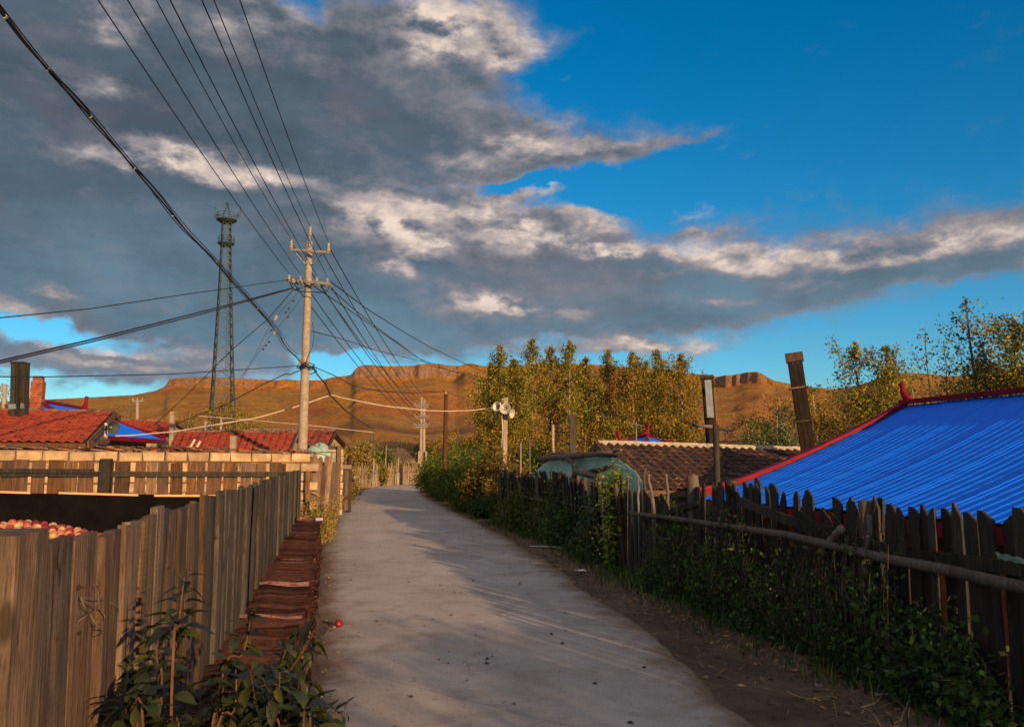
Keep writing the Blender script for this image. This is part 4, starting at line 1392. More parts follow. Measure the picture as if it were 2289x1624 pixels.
while u < 16.6:
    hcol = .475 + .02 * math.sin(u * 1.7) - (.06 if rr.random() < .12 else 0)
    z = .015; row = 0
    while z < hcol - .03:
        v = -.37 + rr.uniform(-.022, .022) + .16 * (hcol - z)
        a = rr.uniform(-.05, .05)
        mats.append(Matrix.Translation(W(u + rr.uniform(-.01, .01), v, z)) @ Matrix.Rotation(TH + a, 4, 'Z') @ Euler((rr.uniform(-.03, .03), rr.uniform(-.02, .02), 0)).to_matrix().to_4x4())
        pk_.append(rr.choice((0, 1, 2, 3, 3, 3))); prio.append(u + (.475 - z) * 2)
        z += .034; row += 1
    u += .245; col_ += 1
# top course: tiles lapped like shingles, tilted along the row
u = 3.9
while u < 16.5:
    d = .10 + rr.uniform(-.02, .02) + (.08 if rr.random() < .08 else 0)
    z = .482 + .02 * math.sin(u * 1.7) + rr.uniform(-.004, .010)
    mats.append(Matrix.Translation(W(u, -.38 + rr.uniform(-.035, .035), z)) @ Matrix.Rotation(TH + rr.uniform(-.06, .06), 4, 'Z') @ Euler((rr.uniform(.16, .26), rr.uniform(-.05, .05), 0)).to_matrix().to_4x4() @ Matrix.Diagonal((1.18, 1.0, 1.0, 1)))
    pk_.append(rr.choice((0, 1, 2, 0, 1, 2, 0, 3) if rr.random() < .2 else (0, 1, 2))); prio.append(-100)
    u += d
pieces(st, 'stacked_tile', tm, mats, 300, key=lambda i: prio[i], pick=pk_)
MB().bar(W(3.9, -.37, .21), W(16.5, -.37, .21), .30, .36).obj('rubble_core', 'clod', st)
# end pieces: odd wedge of stone and a ridge tile
MB().box(W(16.0, -.45, .56), (.26, .16, .09), Matrix.Rotation(.3, 3, 'Z')).obj('stone_lump', 'mossy_tile', st)
MB().box(W(16.2, -.18, .55), (.14, .10, .05), Matrix.Rotation(.6, 3, 'Z')).obj('plastic_scrap', 'litter_violet', st)

# ------------------------------------------------------------------ left verge beyond the stack: slab planks, block pillar, gate
lf = thing('slab_fence', W(19.3, -.6, 0), 'ragged screen of bark edged slabs tied beside the stone block pillar', 'fence')
def pole(root, nm, pa, pb, r0, r1, mat, n=8, wob=.02, seg=6, seed=0):
    rr = random.Random(seed)
    pts = [pa.lerp(pb, k / seg) + Vector((rr.uniform(-wob, wob), rr.uniform(-wob, wob), 0)) * (0 if k in (0, seg) else 1) for k in range(seg + 1)]
    return MB().tube(pts, [r0 + (r1 - r0) * k / seg for k in range(seg + 1)], n).obj(nm, mat, root, smooth=True)
for i, (xb, xt, yt, d, w) in enumerate(((686, 688, 1050, 18.7, .10), (699, 703, 1016, 19.2, .17), (709, 712, 1030, 19.7, .10), (716, 725, 1040, 20.0, .11), (720, 742, 1012, 20.2, .10), (728, 734, 1030, 20.7, .11), (713, 716, 1020, 20.4, .12), (724, 731, 1018, 21.2, .13))):
    pb = P(xb, 1200, d); pb.z = -.05; pt = P(xt, yt, d)
    me = board_mesh(w, (pt - pb).length, .04 if i != 1 else .14, 'board_pale' if i in (1, 2, 4) else 'board_brown', 600 + i, 'broken')
    zz = (pt - pb).normalized(); xx = Vector((.96, .26, 0)); xx = (xx - zz * xx.dot(zz)).normalized()
    sub(lf, 'slab', me, basis(pb, xx, zz.cross(xx), zz))
MB().tube([P(694, 1098, 19.0), P(706, 1104, 19.05), P(718, 1112, 19.2)], .02, 6).obj('tie_rope', 'straw', lf)
pl = thing('stone_pillar', P(742, 1060, 25.5), 'narrow end of a stone block wall standing beside the dark plank gate', 'wall')
pl.location.z = 0
pm = []
for row in range(10):
    zt = .1 + row * .207
    for c in range(2):
        pb = P(731, 1060, 25.0 - c * .0); 
        x_ = 733 + c * 17 if row % 2 else 731 + c * 20
        q_ = P(x_, 1060, 25.2 + c * .55); q_.z = zt
        pm.append(basis(q_, Vector((.72, .69, 0)), Vector((-.69, .72, 0)), Vector((0, 0, 1))))
pieces(pl, 'stone_block', bms, pm, 300)
MB().bar(P(728, 1060, 25.2) * 1.0, P(752, 1060, 25.9), .12, .0001) 
q0 = P(733, 1060, 25.35); q1 = P(752, 1060, 25.95)
MB().bar(Vector((q0.x, q0.y, 1.1)), Vector((q1.x, q1.y, 1.1)), .14, 2.15).obj('mortar', 'mortar', pl)
MB().box((P(757, 1060, 25.6).x, 25.6, 1.08), (.10, .12, 2.2)).obj('corner_post', 'board_pale', pl)
gt = thing('plank_gate', P(768, 1060, 26.5), 'dark narrow plank gate between the stone pillar and a grey post', 'gate')
gt.location.z = 0
for i, (x, yt, w, d, m_) in enumerate(((762, 1030, .12, 26.3, 'board_dark'), (768, 1045, .12, 26.5, 'board_dark'), (774, 1040, .14, 26.7, 'board_brown'), (781, 1022, .13, 27.0, 'board_grey'))):
    pb = P(x, 1060, d); pt = P(x, yt, d); pb.z = .1 if i < 3 else -.05
    sub(gt, 'board' if i < 3 else 'post', board_mesh(w, pt.z - pb.z, .03 if i < 3 else .12, m_, 650 + i), basis(pb, Vector((.8, .6, 0)), Vector((-.6, .8, 0)), Vector((0, 0, 1))))
MB().bar(P(758, 1043, 26.0), P(784, 1043, 26.8), .05, .13).obj('rail', 'board_pale', gt)
MB().bar(P(758, 1115, 26.0), P(784, 1110, 26.8), .05, .10).obj('rail', 'board_brown', gt)
ls = thing('leaning_pole', G(805, 1103), 'thin dark pole leaning by the lane edge beyond the gate', 'pole')
pole(ls, 'stick', P(783, 1060, 30), G(806, 1106), .035, .045, 'log_bark', seed=3)

# far pale fence round the bend
ff = thing('picket_fence', Vector((-6.5, 61.5, 0)), 'pale ragged picket fence closing the view at the bend of the lane', 'fence')
fpts = [G(783, 1104), G(804, 1092), G(850, 1086), G(932, 1081.5), Vector((2, 67, 0)), Vector((12, 67.5, 0))]
rr = random.Random(31)
pms = [board_mesh(w_, h_, .03, m_, 700 + i, t_) for i, (w_, h_, m_, t_) in enumerate(((.09, 1.35, 'board_pale', 'broken'), (.08, 1.5, 'bark_pale', 'slant'), (.1, 1.3, 'board_pale', 'flat'), (.085, 1.7, 'board_pale', 'broken')))]
mats = []
for a_, b_ in zip(fpts[:-1], fpts[1:]):
    L = (b_ - a_).length; dx = (b_ - a_).normalized(); n = int(L / .115)
    for k in range(n):
        p = a_ + dx * (k * .115)
        z_ = Vector((rr.uniform(-.04, .04), rr.uniform(-.04, .04), 1)).normalized()
        if rr.random() < .04: continue
        x_ = (dx - z_ * dx.dot(z_)).normalized()
        mats.append(basis(p, x_, z_.cross(x_), z_))
pieces(ff, 'picket', pms, mats, 280)
for a_, b_ in zip(fpts[:-1], fpts[1:]):
    pole(ff, 'rail', a_ + Vector((0, 0, .95)), b_ + Vector((0, 0, 1.0)), .035, .03, 'log_bark')
for x, d, zt in ((860, 60.5, 2.9), (888, 61.5, 2.1), (833, 55, 1.9)):
    p = P(x, 1080, d); p.z = 0
    pole(ff, 'post', p, Vector((p.x + .05, p.y, zt)), .07, .05, 'log_x')

# ------------------------------------------------------------------ right hand fences
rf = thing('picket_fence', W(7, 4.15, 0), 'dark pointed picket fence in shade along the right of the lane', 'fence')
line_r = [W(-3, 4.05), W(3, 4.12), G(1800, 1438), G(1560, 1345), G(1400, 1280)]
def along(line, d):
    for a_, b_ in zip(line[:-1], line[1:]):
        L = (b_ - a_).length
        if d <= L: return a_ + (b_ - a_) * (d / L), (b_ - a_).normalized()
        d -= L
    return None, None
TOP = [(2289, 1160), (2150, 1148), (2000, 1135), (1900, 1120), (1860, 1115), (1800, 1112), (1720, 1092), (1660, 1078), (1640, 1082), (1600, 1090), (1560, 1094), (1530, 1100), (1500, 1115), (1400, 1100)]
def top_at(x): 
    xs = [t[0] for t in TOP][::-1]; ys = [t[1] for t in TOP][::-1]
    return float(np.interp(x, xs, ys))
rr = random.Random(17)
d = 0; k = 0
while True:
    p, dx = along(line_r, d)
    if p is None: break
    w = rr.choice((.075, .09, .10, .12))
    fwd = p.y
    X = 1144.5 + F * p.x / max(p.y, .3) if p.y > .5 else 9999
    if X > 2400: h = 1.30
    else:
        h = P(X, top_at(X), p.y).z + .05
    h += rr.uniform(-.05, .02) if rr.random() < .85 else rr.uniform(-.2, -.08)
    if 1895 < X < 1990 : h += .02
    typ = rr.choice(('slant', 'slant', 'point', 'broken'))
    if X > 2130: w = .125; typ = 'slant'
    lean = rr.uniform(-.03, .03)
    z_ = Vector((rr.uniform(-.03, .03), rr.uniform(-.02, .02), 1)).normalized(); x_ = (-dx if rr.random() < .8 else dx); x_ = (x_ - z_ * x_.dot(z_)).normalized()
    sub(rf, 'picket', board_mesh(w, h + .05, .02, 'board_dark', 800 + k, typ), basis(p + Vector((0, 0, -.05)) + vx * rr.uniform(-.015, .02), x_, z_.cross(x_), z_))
    d += w + rr.choice((.0, .008, .02, .035)); k += 1
def rfp(x, y, off=-.06):
    # point near the right fence under photo position
    best = None
    r = ray(x, y)
    for a_, b_ in zip(line_r[:-1], line_r[1:]):
        a2, b2 = a_ + vx * off, b_ + vx * off
        e = b2 - a2
        det = r.x * (-e.y) + e.x * r.y
        t_ = (a2.x * (-e.y) + e.x * a2.y) / det
        s_ = (r.x * a2.y - r.y * a2.x) / det
        if -.02 <= s_ <= 1.02 and t_ > 0: best = EYE + r * t_
    return best
def rf_board(nm, pts, w, h, mat='board_dark', off=-.045):
    ps = [rfp(x, y, off) for x, y in pts]; ps = [p for p in ps if p]
    for a_, b_ in zip(ps[:-1], ps[1:]): MB().bar(a_, b_, w, h).obj(nm, mat, rf)
rf_board('rail', [(1655, 1120), (1770, 1165), (1884, 1208)], .03, .09)
rf_board('rail', [(2030, 1240), (2150, 1253), (2289, 1272)], .03, .085)
rf_board('rail', [(1840, 1175), (1890, 1205), (2030, 1232)], .03, .07)
rf_board('rail', [(1440, 1160), (1560, 1125)], .03, .06)
# long round pole lashed to the fence
ps = [rfp(x, y, -.16) for x, y in ((2420, 1338), (2289, 1313), (2100, 1270), (1980, 1248), (1850, 1216), (1760, 1195), (1660, 1180), (1560, 1166), (1480, 1154), (1405, 1147))]
ps = [p for p in ps if p]
lp = thing('long_log', ps[1].copy(), 'long weathered grey log lashed lengthwise across the dark picket fence', 'log')
MB().tube(ps, list(np.linspace(.042, .026, len(ps))), 10).obj('trunk', 'log_x', lp, smooth=True)
for x, y in ((1850, 1214), (2090, 1268), (1640, 1178)):
    p = rfp(x, y, -.16)
    if p: MB().tube([p + Vector((0, 0, .075)), p + Vector((.02, -.07, 0)), p + Vector((0, 0, -.075)), p + Vector((0, .07, 0)), p + Vector((0, 0, .075))], .007, 5).obj('lashing_wire', 'cable_black', lp)
# fence posts
for i, (x, yt, w, mt, tpz) in enumerate(((1553, 1062, .14, 'log_bark', 1), (1941, 1118, .16, 'log_bark', 1), (1640, 1074, .10, 'board_dark', 1), (2460, 1150, .16, 'log_bark', 1))):
    p = rfp(x, 1200, .03)
    if not p: continue
    zt = P(x, yt, p.y).z
    me = post_mesh(w / 2, zt + .1, mt, i)
    sub(rf, 'post', me, Matrix.Translation((p.x, p.y, -.1)))
# stakes leaning on fence from the verge
for i, (xb, yb, xt, yt) in enumerate(((1640, 1390, 1652, 1185), (1590, 1330, 1600, 1200), (1885, 1330, 1888, 1225), (1930, 1350, 1942, 1150))):
    a_ = rfp(xb, yb, -.14); b_ = rfp(xt, yt, -.07)
    if a_ and b_: pole(rf, 'stake', Vector((a_.x, a_.y, max(-.02, a_.z))), b_, .028, .022, 'log_bark', seed=i)
b_ = rfp(1880, 1190, -.22); a_ = rfp(1850, 1215, -.1)
pole(rf, 'branch_stub', a_, b_ + Vector((0, 0, .03)), .03, .035, 'log_x')
# green bit of corrugated plastic at right edge
ps_ = thing('plastic_scrap', rfp(2275, 1246, -.1), 'pale green strip of corrugated plastic wedged on the fence rail at the right edge', 'scrap')
a_, b_ = rfp(2230, 1240, -.1), rfp(2330, 1262, -.1)
rows = [[a_.lerp(b_, j / 12) + Vector((0, 0, .02 * (i * 2 - 1) * 1.0 + .006 * math.sin(j * 2.2))) + vx * (-.02 * i) for j in range(13)] for i in range(2)]
MB().grid(rows).obj('sheet', 'tarp_teal', ps_)

# stick fence further on -------------------------------------------------
sf = thing('stick_fence', G(1250, 1200), 'rough fence of upright sticks and brush beside the turquoise tarpaulin', 'fence')
line_s = [G(1400, 1280), G(1330, 1243), G(1230, 1205), G(1120, 1165)]
TOPS = [(1120, 1062), (1130, 1042), (1150, 1062), (1200, 1056), (1260, 1058), (1300, 1068), (1340, 1075), (1400, 1065), (1450, 1075)]
rr = random.Random(23)
d = 0; k = 0
stm = [post_mesh(rr.uniform(.018, .038), 1.0, rr.choice(('board_dark', 'log_bark', 'board_dark')), k, 6) for k in range(9)]
mats = []
while True:
    p, dx = along(line_s, d)
    if p is None: break
    X = 1144.5 + F * p.x / p.y
    h = P(X, float(np.interp(X, [t[0] for t in TOPS], [t[1] for t in TOPS])), p.y).z + rr.uniform(-.22, .06)
    lean = Vector((rr.uniform(-.10, .10), rr.uniform(-.08, .08), 1)).normalized(); x_ = lean.orthogonal().normalized()
    M = basis(p + vx * rr.uniform(-.05, .05), x_, lean.cross(x_), lean) @ Matrix.Diagonal((1, 1, h, 1))
    mats.append(M)
    d += rr.uniform(.028, .055); k += 1
pieces(sf, 'stick', stm, mats, 300)
for z_ in (.4, .85):
    pts = [along(line_s, d_)[0] for d_ in np.linspace(.05, 9.5, 8) if along(line_s, d_)[0] is not None]
    MB().tube([q_ + vx * -.07 + Vector((0, 0, z_ + rr.uniform(-.05, .05))) for q_ in pts], .028, 7).obj('rail', 'log_bark', sf, smooth=True)
for i, (xb, yb, xt, yt, d_) in enumerate(((1435, 1160, 1443, 1045, 13.0), (1462, 1150, 1450, 1060, 12.6), (1425, 1150, 1428, 1065, 13.4), (1500, 1180, 1488, 1058, 11.5))):
    pole(sf, 'stake', P(xb, yb, d_), P(xt, yt, d_), .03, .02, 'log_bark', seed=i + 9)

# turquoise tarpaulin heap with logs -----------------------------------------
tarp = thing('tarpaulin_heap', P(1320, 1080, 17), 'turquoise tarpaulin stretched over a rounded heap behind the stick fence', 'tarpaulin')
tarp.location.z = -.9
OUT = [(1190, 1064), (1200, 1050), (1215, 1036), (1236, 1024), (1262, 1018), (1300, 1016), (1345, 1018), (1375, 1024), (1398, 1036), (1418, 1052), (1432, 1070), (1440, 1082)]
rows = []
npx = 110
xs = [o_[0] for o_ in OUT]; ys = [o_[1] for o_ in OUT]
for j in range(31):
    s = j / 30
    row = []
    for i in range(npx + 1):
        t_ = i / npx
        x = 1186 + (1442 - 1186) * t_
        yt = float(np.interp(x, xs, ys))
        top = P(x, yt, 21.4 + (13.4 - 21.4) * (x - 1186) / 256)
        a = (s - .35) * math.pi * .5 / .65 if s > .35 else (s - .35) / .35 * math.pi / 2
        ww = 1.35 * math.sin(math.pi * min(1, max(0, t_))) ** .5 + .15
        # arc from the front bottom (s=0) over the top to the back
        zz = top.z - (top.z + .9) * (1 - math.cos(a)) ** 1.0 * (.98)
        yy = top.y + ww * math.sin(a)
        w_ = abs(mnoise.noise(Vector((x * .05 + s * 4, s * 3, 9)))) * .12 + mnoise.noise(Vector((x * .09, s * 9, 1))) * .03 + mnoise.noise(Vector((x * .012 + s * 2, s * 2.0, 7))) * .10 + abs(mnoise.noise(Vector((x * .02 + s * 3, s * 9, 4)))) * .06
        row.append(Vector((top.x * (yy / top.y) if False else top.x, yy, zz - .03 + w_ * (.4 + math.sin(abs(a))))))
    rows.append(row)
MB().grid(rows).obj('sheet', 'tarp_teal', tarp, smooth=True)
for i, (a_, b_, r0, r1, m_, lab) in enumerate((
        ((1206, 1025, 16.6), (1372, 1012, 17.0), .075, .05, 'log_bark', 'thick barked log lying along the top of the turquoise tarpaulin'),
        ((1230, 1016, 17.4), (1384, 1017, 16.9), .05, .04, 'board_dark', 'thinner dark branch lying under the thick log on the tarpaulin'),
        ((1205, 1040, 16.5), (1236, 1008, 17.2), .035, .03, 'board_dark', 'short dark stick sloping up the left end of the tarpaulin'),
        ((1270, 1022, 16.3), (1296, 1054, 15.9), .06, .05, 'log_bark', 'broken slab of wood slanting down the middle of the tarpaulin'),
        ((1285, 1052, 15.7), (1345, 1066, 15.6), .07, .06, 'log_bark', 'flat grey plank end lying low on the front of the tarpaulin'),
        ((1318, 1056, 15.8), (1372, 1042, 15.9), .06, .04, 'board_dark', 'dark crooked branch lying low on the right of the tarpaulin'))):
    a_, b_ = [(q[0], q[1], q[2] - 17.3 + 21.4 - 8.0 * (q[0] - 1186) / 256 + .1) for q in (a_, b_)]
    pa, pb = P(*a_), P(*b_)
    rt = thing('log' if i < 2 else 'branch', pa.copy(), lab, 'log' if i < 2 else 'branch', 'wood weighing down the turquoise tarpaulin')
    pole(rt, 'stem', pa, pb, r0, r1, m_, seed=i + 40, wob=.04)
    if i == 0:
        pole(rt, 'limb', pa.lerp(pb, .55), P(1388, 1005, 15.2), .05, .03, m_, seed=77)
# small tarp by the pole foot at left
t2r = thing('tarpaulin_heap', P(712, 1010, 22), 'small faded green tarpaulin bundle at the foot of the concrete power pole', 'tarpaulin')
t2r.location.z = 1.0
rows = []
for j in range(15):
    th = math.pi * .5 * j / 14
    rows.append([Vector((P(712, 1010, 22).x + .40 * math.cos(th) * math.cos(a) * (1 + .35 * mnoise.noise(Vector((math.cos(a) * 2, math.sin(a) * 2, th * 2)))), 22 + .45 * math.cos(th) * math.sin(a), 1.65 + .46 * max(0, math.sin(th)) ** .8 * (1 + .2 * mnoise.noise(Vector((math.cos(a) * 1.5, math.sin(a) * 1.5, 3 + th)))) + .10 * abs(mnoise.noise(Vector((math.cos(a) * 4, math.sin(a) * 4, th * 4)))))) for a in np.linspace(0, 2 * math.pi, 25)])
MB().grid(rows).obj('sheet', 'tarp_old', t2r, smooth=True)
MB().box((P(712, 1010, 22).x, 22, .7), (.9, .9, 1.9)).obj('wood_pile', 'board_brown', t2r)
MB().tube([P(690, 1013, 21.4), P(720, 1010, 21.4), P(752, 1011, 21.4)], .012, 5).obj('edge_cord', 'cable_black', t2r)
# ------------------------------------------------------------------ main power pole
def insulator_mesh(s=1.0, discs=4, mat='porcelain'):
    mb = MB(); z = 0; path = []; rad = []
    path.append(0); rad.append(.02)
    for k in range(discs):
        path += [z + .01, z + .03, z + .055, z + .06]; rad += [.03, .07 - .008 * k, .06 - .008 * k, .028]
        z += .062
    path += [z + .05]; rad += [.03]
    mb.tube([Vector((0, 0, p * s)) for p in path], [r * s for r in rad], 10)
    return mb.mesh('insulator', mat, True)
insL = insulator_mesh(1.0, 4); insS = insulator_mesh(.95, 2)
PD = 24.0
pb_ = P(679, 1010, PD); pt_ = P(692, 540, PD)
base = Vector((pb_.x - .05, PD, -.2)); topp = Vector((pt_.x, PD, pt_.z))
up_ = thing('power_pole', base, 'tall pale concrete power pole with two steel crossarms and ceramic insulators', 'power pole')
MB().tube([base.lerp(topp, k / 8) for k in range(9)], [.165 - .075 * k / 8 for k in range(9)], 16).obj('shaft', 'concrete_pole', up_, smooth=True)
def at_(x, y, dd=0.0): return P(x, y, PD + dd)
armdir = (at_(738, 566, -.35) - at_(644, 556, .35)); 
A1, A2 = at_(650, 558, -.16), at_(735, 564, -.5)
B1, B2 = at_(640, 626, -.16), at_(737, 634, -.5)
MB().bar(A1, A2, .07, .075).obj('crossarm', 'galvanised', up_)
MB().bar(B1, B2, .07, .075).obj('crossarm', 'galvanised', up_)
MB().bar(B1 + Vector((0, .3, .0)), B2 + Vector((0, .3, 0)), .06, .07).obj('crossarm', 'galvanised', up_)
for a_, b_ in (((662, 566), (683, 590)), ((720, 568), (699, 590))):
    MB().bar(at_(*a_, -.25), at_(*b_, -.15), .04, .012).obj('brace', 'galvanised', up_)
def col_(y, r, h):
    p = at_(692 - (y - 540) * 13 / 470, y); MB().tube([p, p + Vector((0, 0, h))], r, 14).obj('clamp_band', 'galvanised', up_)
col_(592, .125, .05); col_(566, .12, .06); col_(634, .13, .06)
fin = at_(693, 545, -.1)
MB().bar(at_(692, 552, -.12), at_(693, 527, -.12), .06, .05).obj('pole_top_bracket', 'galvanised', up_)
INS = {}
def ins(key, x, y, me, dd):
    p = at_(x, y, dd); sub(up_, 'insulator', me, Matrix.Translation(p)); INS[key] = p + Vector((0, 0, .2 if me is insS else .28))
ins('top', 693, 527, insL, -.12); ins('uL', 651, 556, insL, -.18); ins('uR', 734, 563, insL, -.5)
ins('l1', 646, 626, insS, -.2); ins('l2', 671, 628, insS, -.28); ins('l3', 708, 631, insS, -.4); ins('l4', 731, 633, insS, -.48)
ins('l5', 655, 633, insS, -.3)
# jumper loops, knot of cable, little box
KN = at_(682, 817, -.17)
for k in range(5):
    rr = random.Random(k)
    r_ = .17 + .05 * rr.random(); c = KN + Vector((rr.uniform(-.08, .08), .14, rr.uniform(-.14, .1)))
    tl = rr.uniform(-.35, .35)
    pts = [c + Vector((math.cos(a) * r_ * 1.15, math.sin(a) * r_ * .9 - .02, math.sin(a) * tl * r_ + .02 * math.sin(3 * a))) for a in np.linspace(0, 2 * math.pi, 19)]
    MB().tube(pts, .014, 5, cap=False).obj('cable_coil', 'cable_black', up_)
MB().box(at_(671, 807, -.05), (.10, .10, .16)).obj('junction_box', 'porcelain', up_)
MB().tube(catmull([at_(698, 720, -.1), at_(702, 745, -.1), at_(698, 775, -.12), at_(688, 800, -.15), KN], 5), .009, 5).obj('drop_wire', 'cable_black', up_)
jl = catmull([B1 + Vector((.1, 0, -.05)), at_(655, 645, -.3), at_(672, 651, -.35), at_(690, 652, -.4), at_(712, 653, -.45), at_(730, 651, -.5), B2 + Vector((0, 0, -.04))], 5)
MB().tube(jl, .016, 5).obj('jumper_wire', 'cable_black', up_)
for x_ in (668, 650, 661, 676):
    MB().tube(catmull([B1.lerp(B2, (x_ - 640) / 97) + Vector((0, 0, .1)), at_(x_ + 5, 640, -.42), at_(658, 648, -.36)], 5), .010, 5).obj('jumper_wire', 'cable_black', up_)

# ---- second concrete pole pair, far
FD = 60.0
def fa(x, y, dd=0): return P(x, y, FD + dd)
fpz = fa(941, 1078); fpz.z = 0
p2 = thing('power_pole', fpz, 'distant twin concrete power pole with several crossarms at the bend of the lane', 'power pole')
for x0, x1, yt in ((941, 942, 888), (948, 948, 893)):
    MB().tube([Vector((fa(x0, 1000).x, FD, 0)), fa(x1, yt)], [.14, .09], 12).obj('shaft', 'concrete_pole', p2, smooth=True)
FI = []
for y_, x0, x1 in ((904, 925, 959), (908, 925, 957), (931, 928, 960), (950, 924, 960), (954, 929, 955)):
    MB().bar(fa(x0, y_, -.2), fa(x1, y_ + .5, -.2), .055).obj('crossarm', 'galvanised', p2)
for y_ in (904, 931, 950):
    for x_ in (927, 936, 952, 959):
        q_ = fa(x_, y_ - 1, -.2); sub(p2, 'insulator', insS, Matrix.Translation(q_) @ Matrix.Scale(.8, 4)); FI.append(q_ + Vector((0, 0, .25)))
for x_ in (937, 953):
    MB().box(fa(x_, 1022, -.3), (.13, .2, .9)).obj('fuse_box', 'concrete_pole', p2)

# ---- wires
WN = [0]
def wire(pts, r, label, mat='cable_black', seg=18, n=5, extra=None):
    WN[0] += 1
    o = thing('overhead_wire', pts[0], label, 'wire', 'overhead wires and cables')
    MB().tube(pts, r, n).obj('strand', mat, o)
    if extra: extra(o)
    return o
def sagline(a, b, sag, n=22):
    return [a.lerp(b, k / n) - Vector((0, 0, sag * 4 * (k / n) * (1 - k / n))) for k in range(n + 1)]
tops = [(219, 'l1'), (285, 'l2'), (349, 'uL'), (380, 'l3'), (451, 'l4'), (478, 'top'), (536, 'uR')]
ordn = ['first', 'second', 'third', 'fourth', 'fifth', 'sixth', 'seventh']
for k, (x0, key) in enumerate(tops):
    e = INS[key]
    d_ = 9.3 if key[0] == 'l' else (9.6 if key != 'top' else 9.5)
    q = P(x0, 0, d_)
    mid = (e + q) / 2
    far_ = q + (q - e).normalized() * 26 + Vector((0, 0, 1.0 if key[0] != 'l' else .9))
    # gentle sag kept below the straight chord
    pts = sagline(e, q, .10, 14) + sagline(q, far_, .35, 10)[1:]
    wire(pts, .0085 if key[0] != 'l' else .0095, '%s from left of the seven power lines running off the top of the picture' % ordn[k])
# onward spans to the far pole
on = [('l1', 8), ('l2', 9), ('l3', 10), ('l4', 11), ('uL', 0), ('top', 1), ('uR', 3)]
nm_ = {'l1': 'outer left', 'l2': 'inner left', 'l3': 'inner right', 'l4': 'outer right'}
for key, j in on:
    a_ = INS[key] - Vector((0, 0, .1)); b_ = FI[j]
    lb = ('thin line from the lower crossarm, %s insulator, to the distant twin pole' % nm_[key]) if key[0] == 'l' else \
         {'uL': 'thin line from the upper crossarm, left end, to the distant twin pole', 'top': 'thin line from the topmost insulator to the distant twin pole', 'uR': 'thin line from the upper crossarm, right end, to the distant twin pole'}[key]
    wire(sagline(a_, b_, .5), .016, lb)
def photo_path(pp, n=6):
    # pp: (x, y, depth) with depth interpolated so that straight wires stay straight
    out = []
    for (x0, y0, d0), (x1, y1, d1) in zip(pp[:-1], pp[1:]):
        for k in range(n):
            t = k / n
            out.append(P(x0 + (x1 - x0) * t, y0 + (y1 - y0) * t, 1 / ((1 - t) / d0 + t / d1)))
    out.append(P(*pp[-1]))
    return out
# heavy bundled cable coming over from the left
bund = catmull([Vector((p[0], p[1], 0)) for p in ((-60, -55), (0, 22), (60, 100), (118, 168), (180, 236), (235, 300), (300, 376), (352, 438), (410, 510), (470, 572), (530, 640), (585, 700), (618, 740), (636, 772), (660, 795), (680, 816))], 5)
def bd(x): return 1 / ((1 - (x + 60) / 740) / 5.6 + ((x + 60) / 740) / 23.8)
def bpath(off, ph, amp=3.0):
    out = []
    for k, p in enumerate(bund):
        w_ = min(1, k / 8, (len(bund) - 1 - k) / 8)
        out.append(P(p.x + off + amp * .6 * math.sin(k * .33 + ph) * w_, p.y - off * .8 + amp * math.sin(k * .45 + ph) * w_, bd(p.x)))
    return out
bo = thing('cable_bundle', bpath(0, 0)[0], 'thick dark bundle of twisted cables sweeping down from the top left to the pole', 'cable', 'overhead wires and cables')
for off, ph, r_, am in ((0, 0, .011, 1.2), (2, 2.0, .008, 3), (-2, 4.0, .007, 2.5), (5, 1, .006, 1.5)):
    MB().tube(bpath(off, ph, am), r_, 6).obj('cable', 'cable_black', bo, smooth=True)
for k in range(6, len(bund) - 4, 8):
    p = P(bund[k].x, bund[k].y, bd(bund[k].x)); MB().tube([p - Vector((.012, 0, .012)), p + Vector((.012, .0, .012))], .018, 6).obj('cable_tie', 'galvanised', bo)
wire(photo_path([(645, 625, 23.8), (400, 660, 19), (200, 690, 16), (-60, 716, 13)]), .011, 'thin wire running nearly level from the lower crossarm off the left edge')
for k, dy in enumerate((0, 5)):
    wire(catmull(photo_path([(655, 643 + dy * .3, 23.6), (450, 697 + dy, 20), (220, 755 + dy, 17), (-60, 820 + dy, 14)], 3), 3), .019 - .004 * k, 'upper of two close cables dropping gently from the lower crossarm to the left edge' if k == 0 else 'lower of two close cables dropping from the lower crossarm to the left edge')
wire(photo_path([(672, 817, 23.7), (380, 836, 21), (100, 842, 18), (-60, 841, 16)]), .013, 'dark wire from the pole coil, level across the mesa to the left edge')
wire(catmull(photo_path([(668, 828, 23.7), (650, 836, 24), (637, 836, 24.5), (600, 853, 26), (500, 905, 30), (400, 945, 34), (330, 965, 37)], 2), 3), .016, 'thin service wire falling from the cable coil down over the tiled roofs')
wire(photo_path([(655, 648, 23.6), (600, 712, 24), (520, 780, 25), (420, 880, 27), (345, 950, 28)]), .012, 'stay wire slanting down left from the crossarm behind the lattice tower')
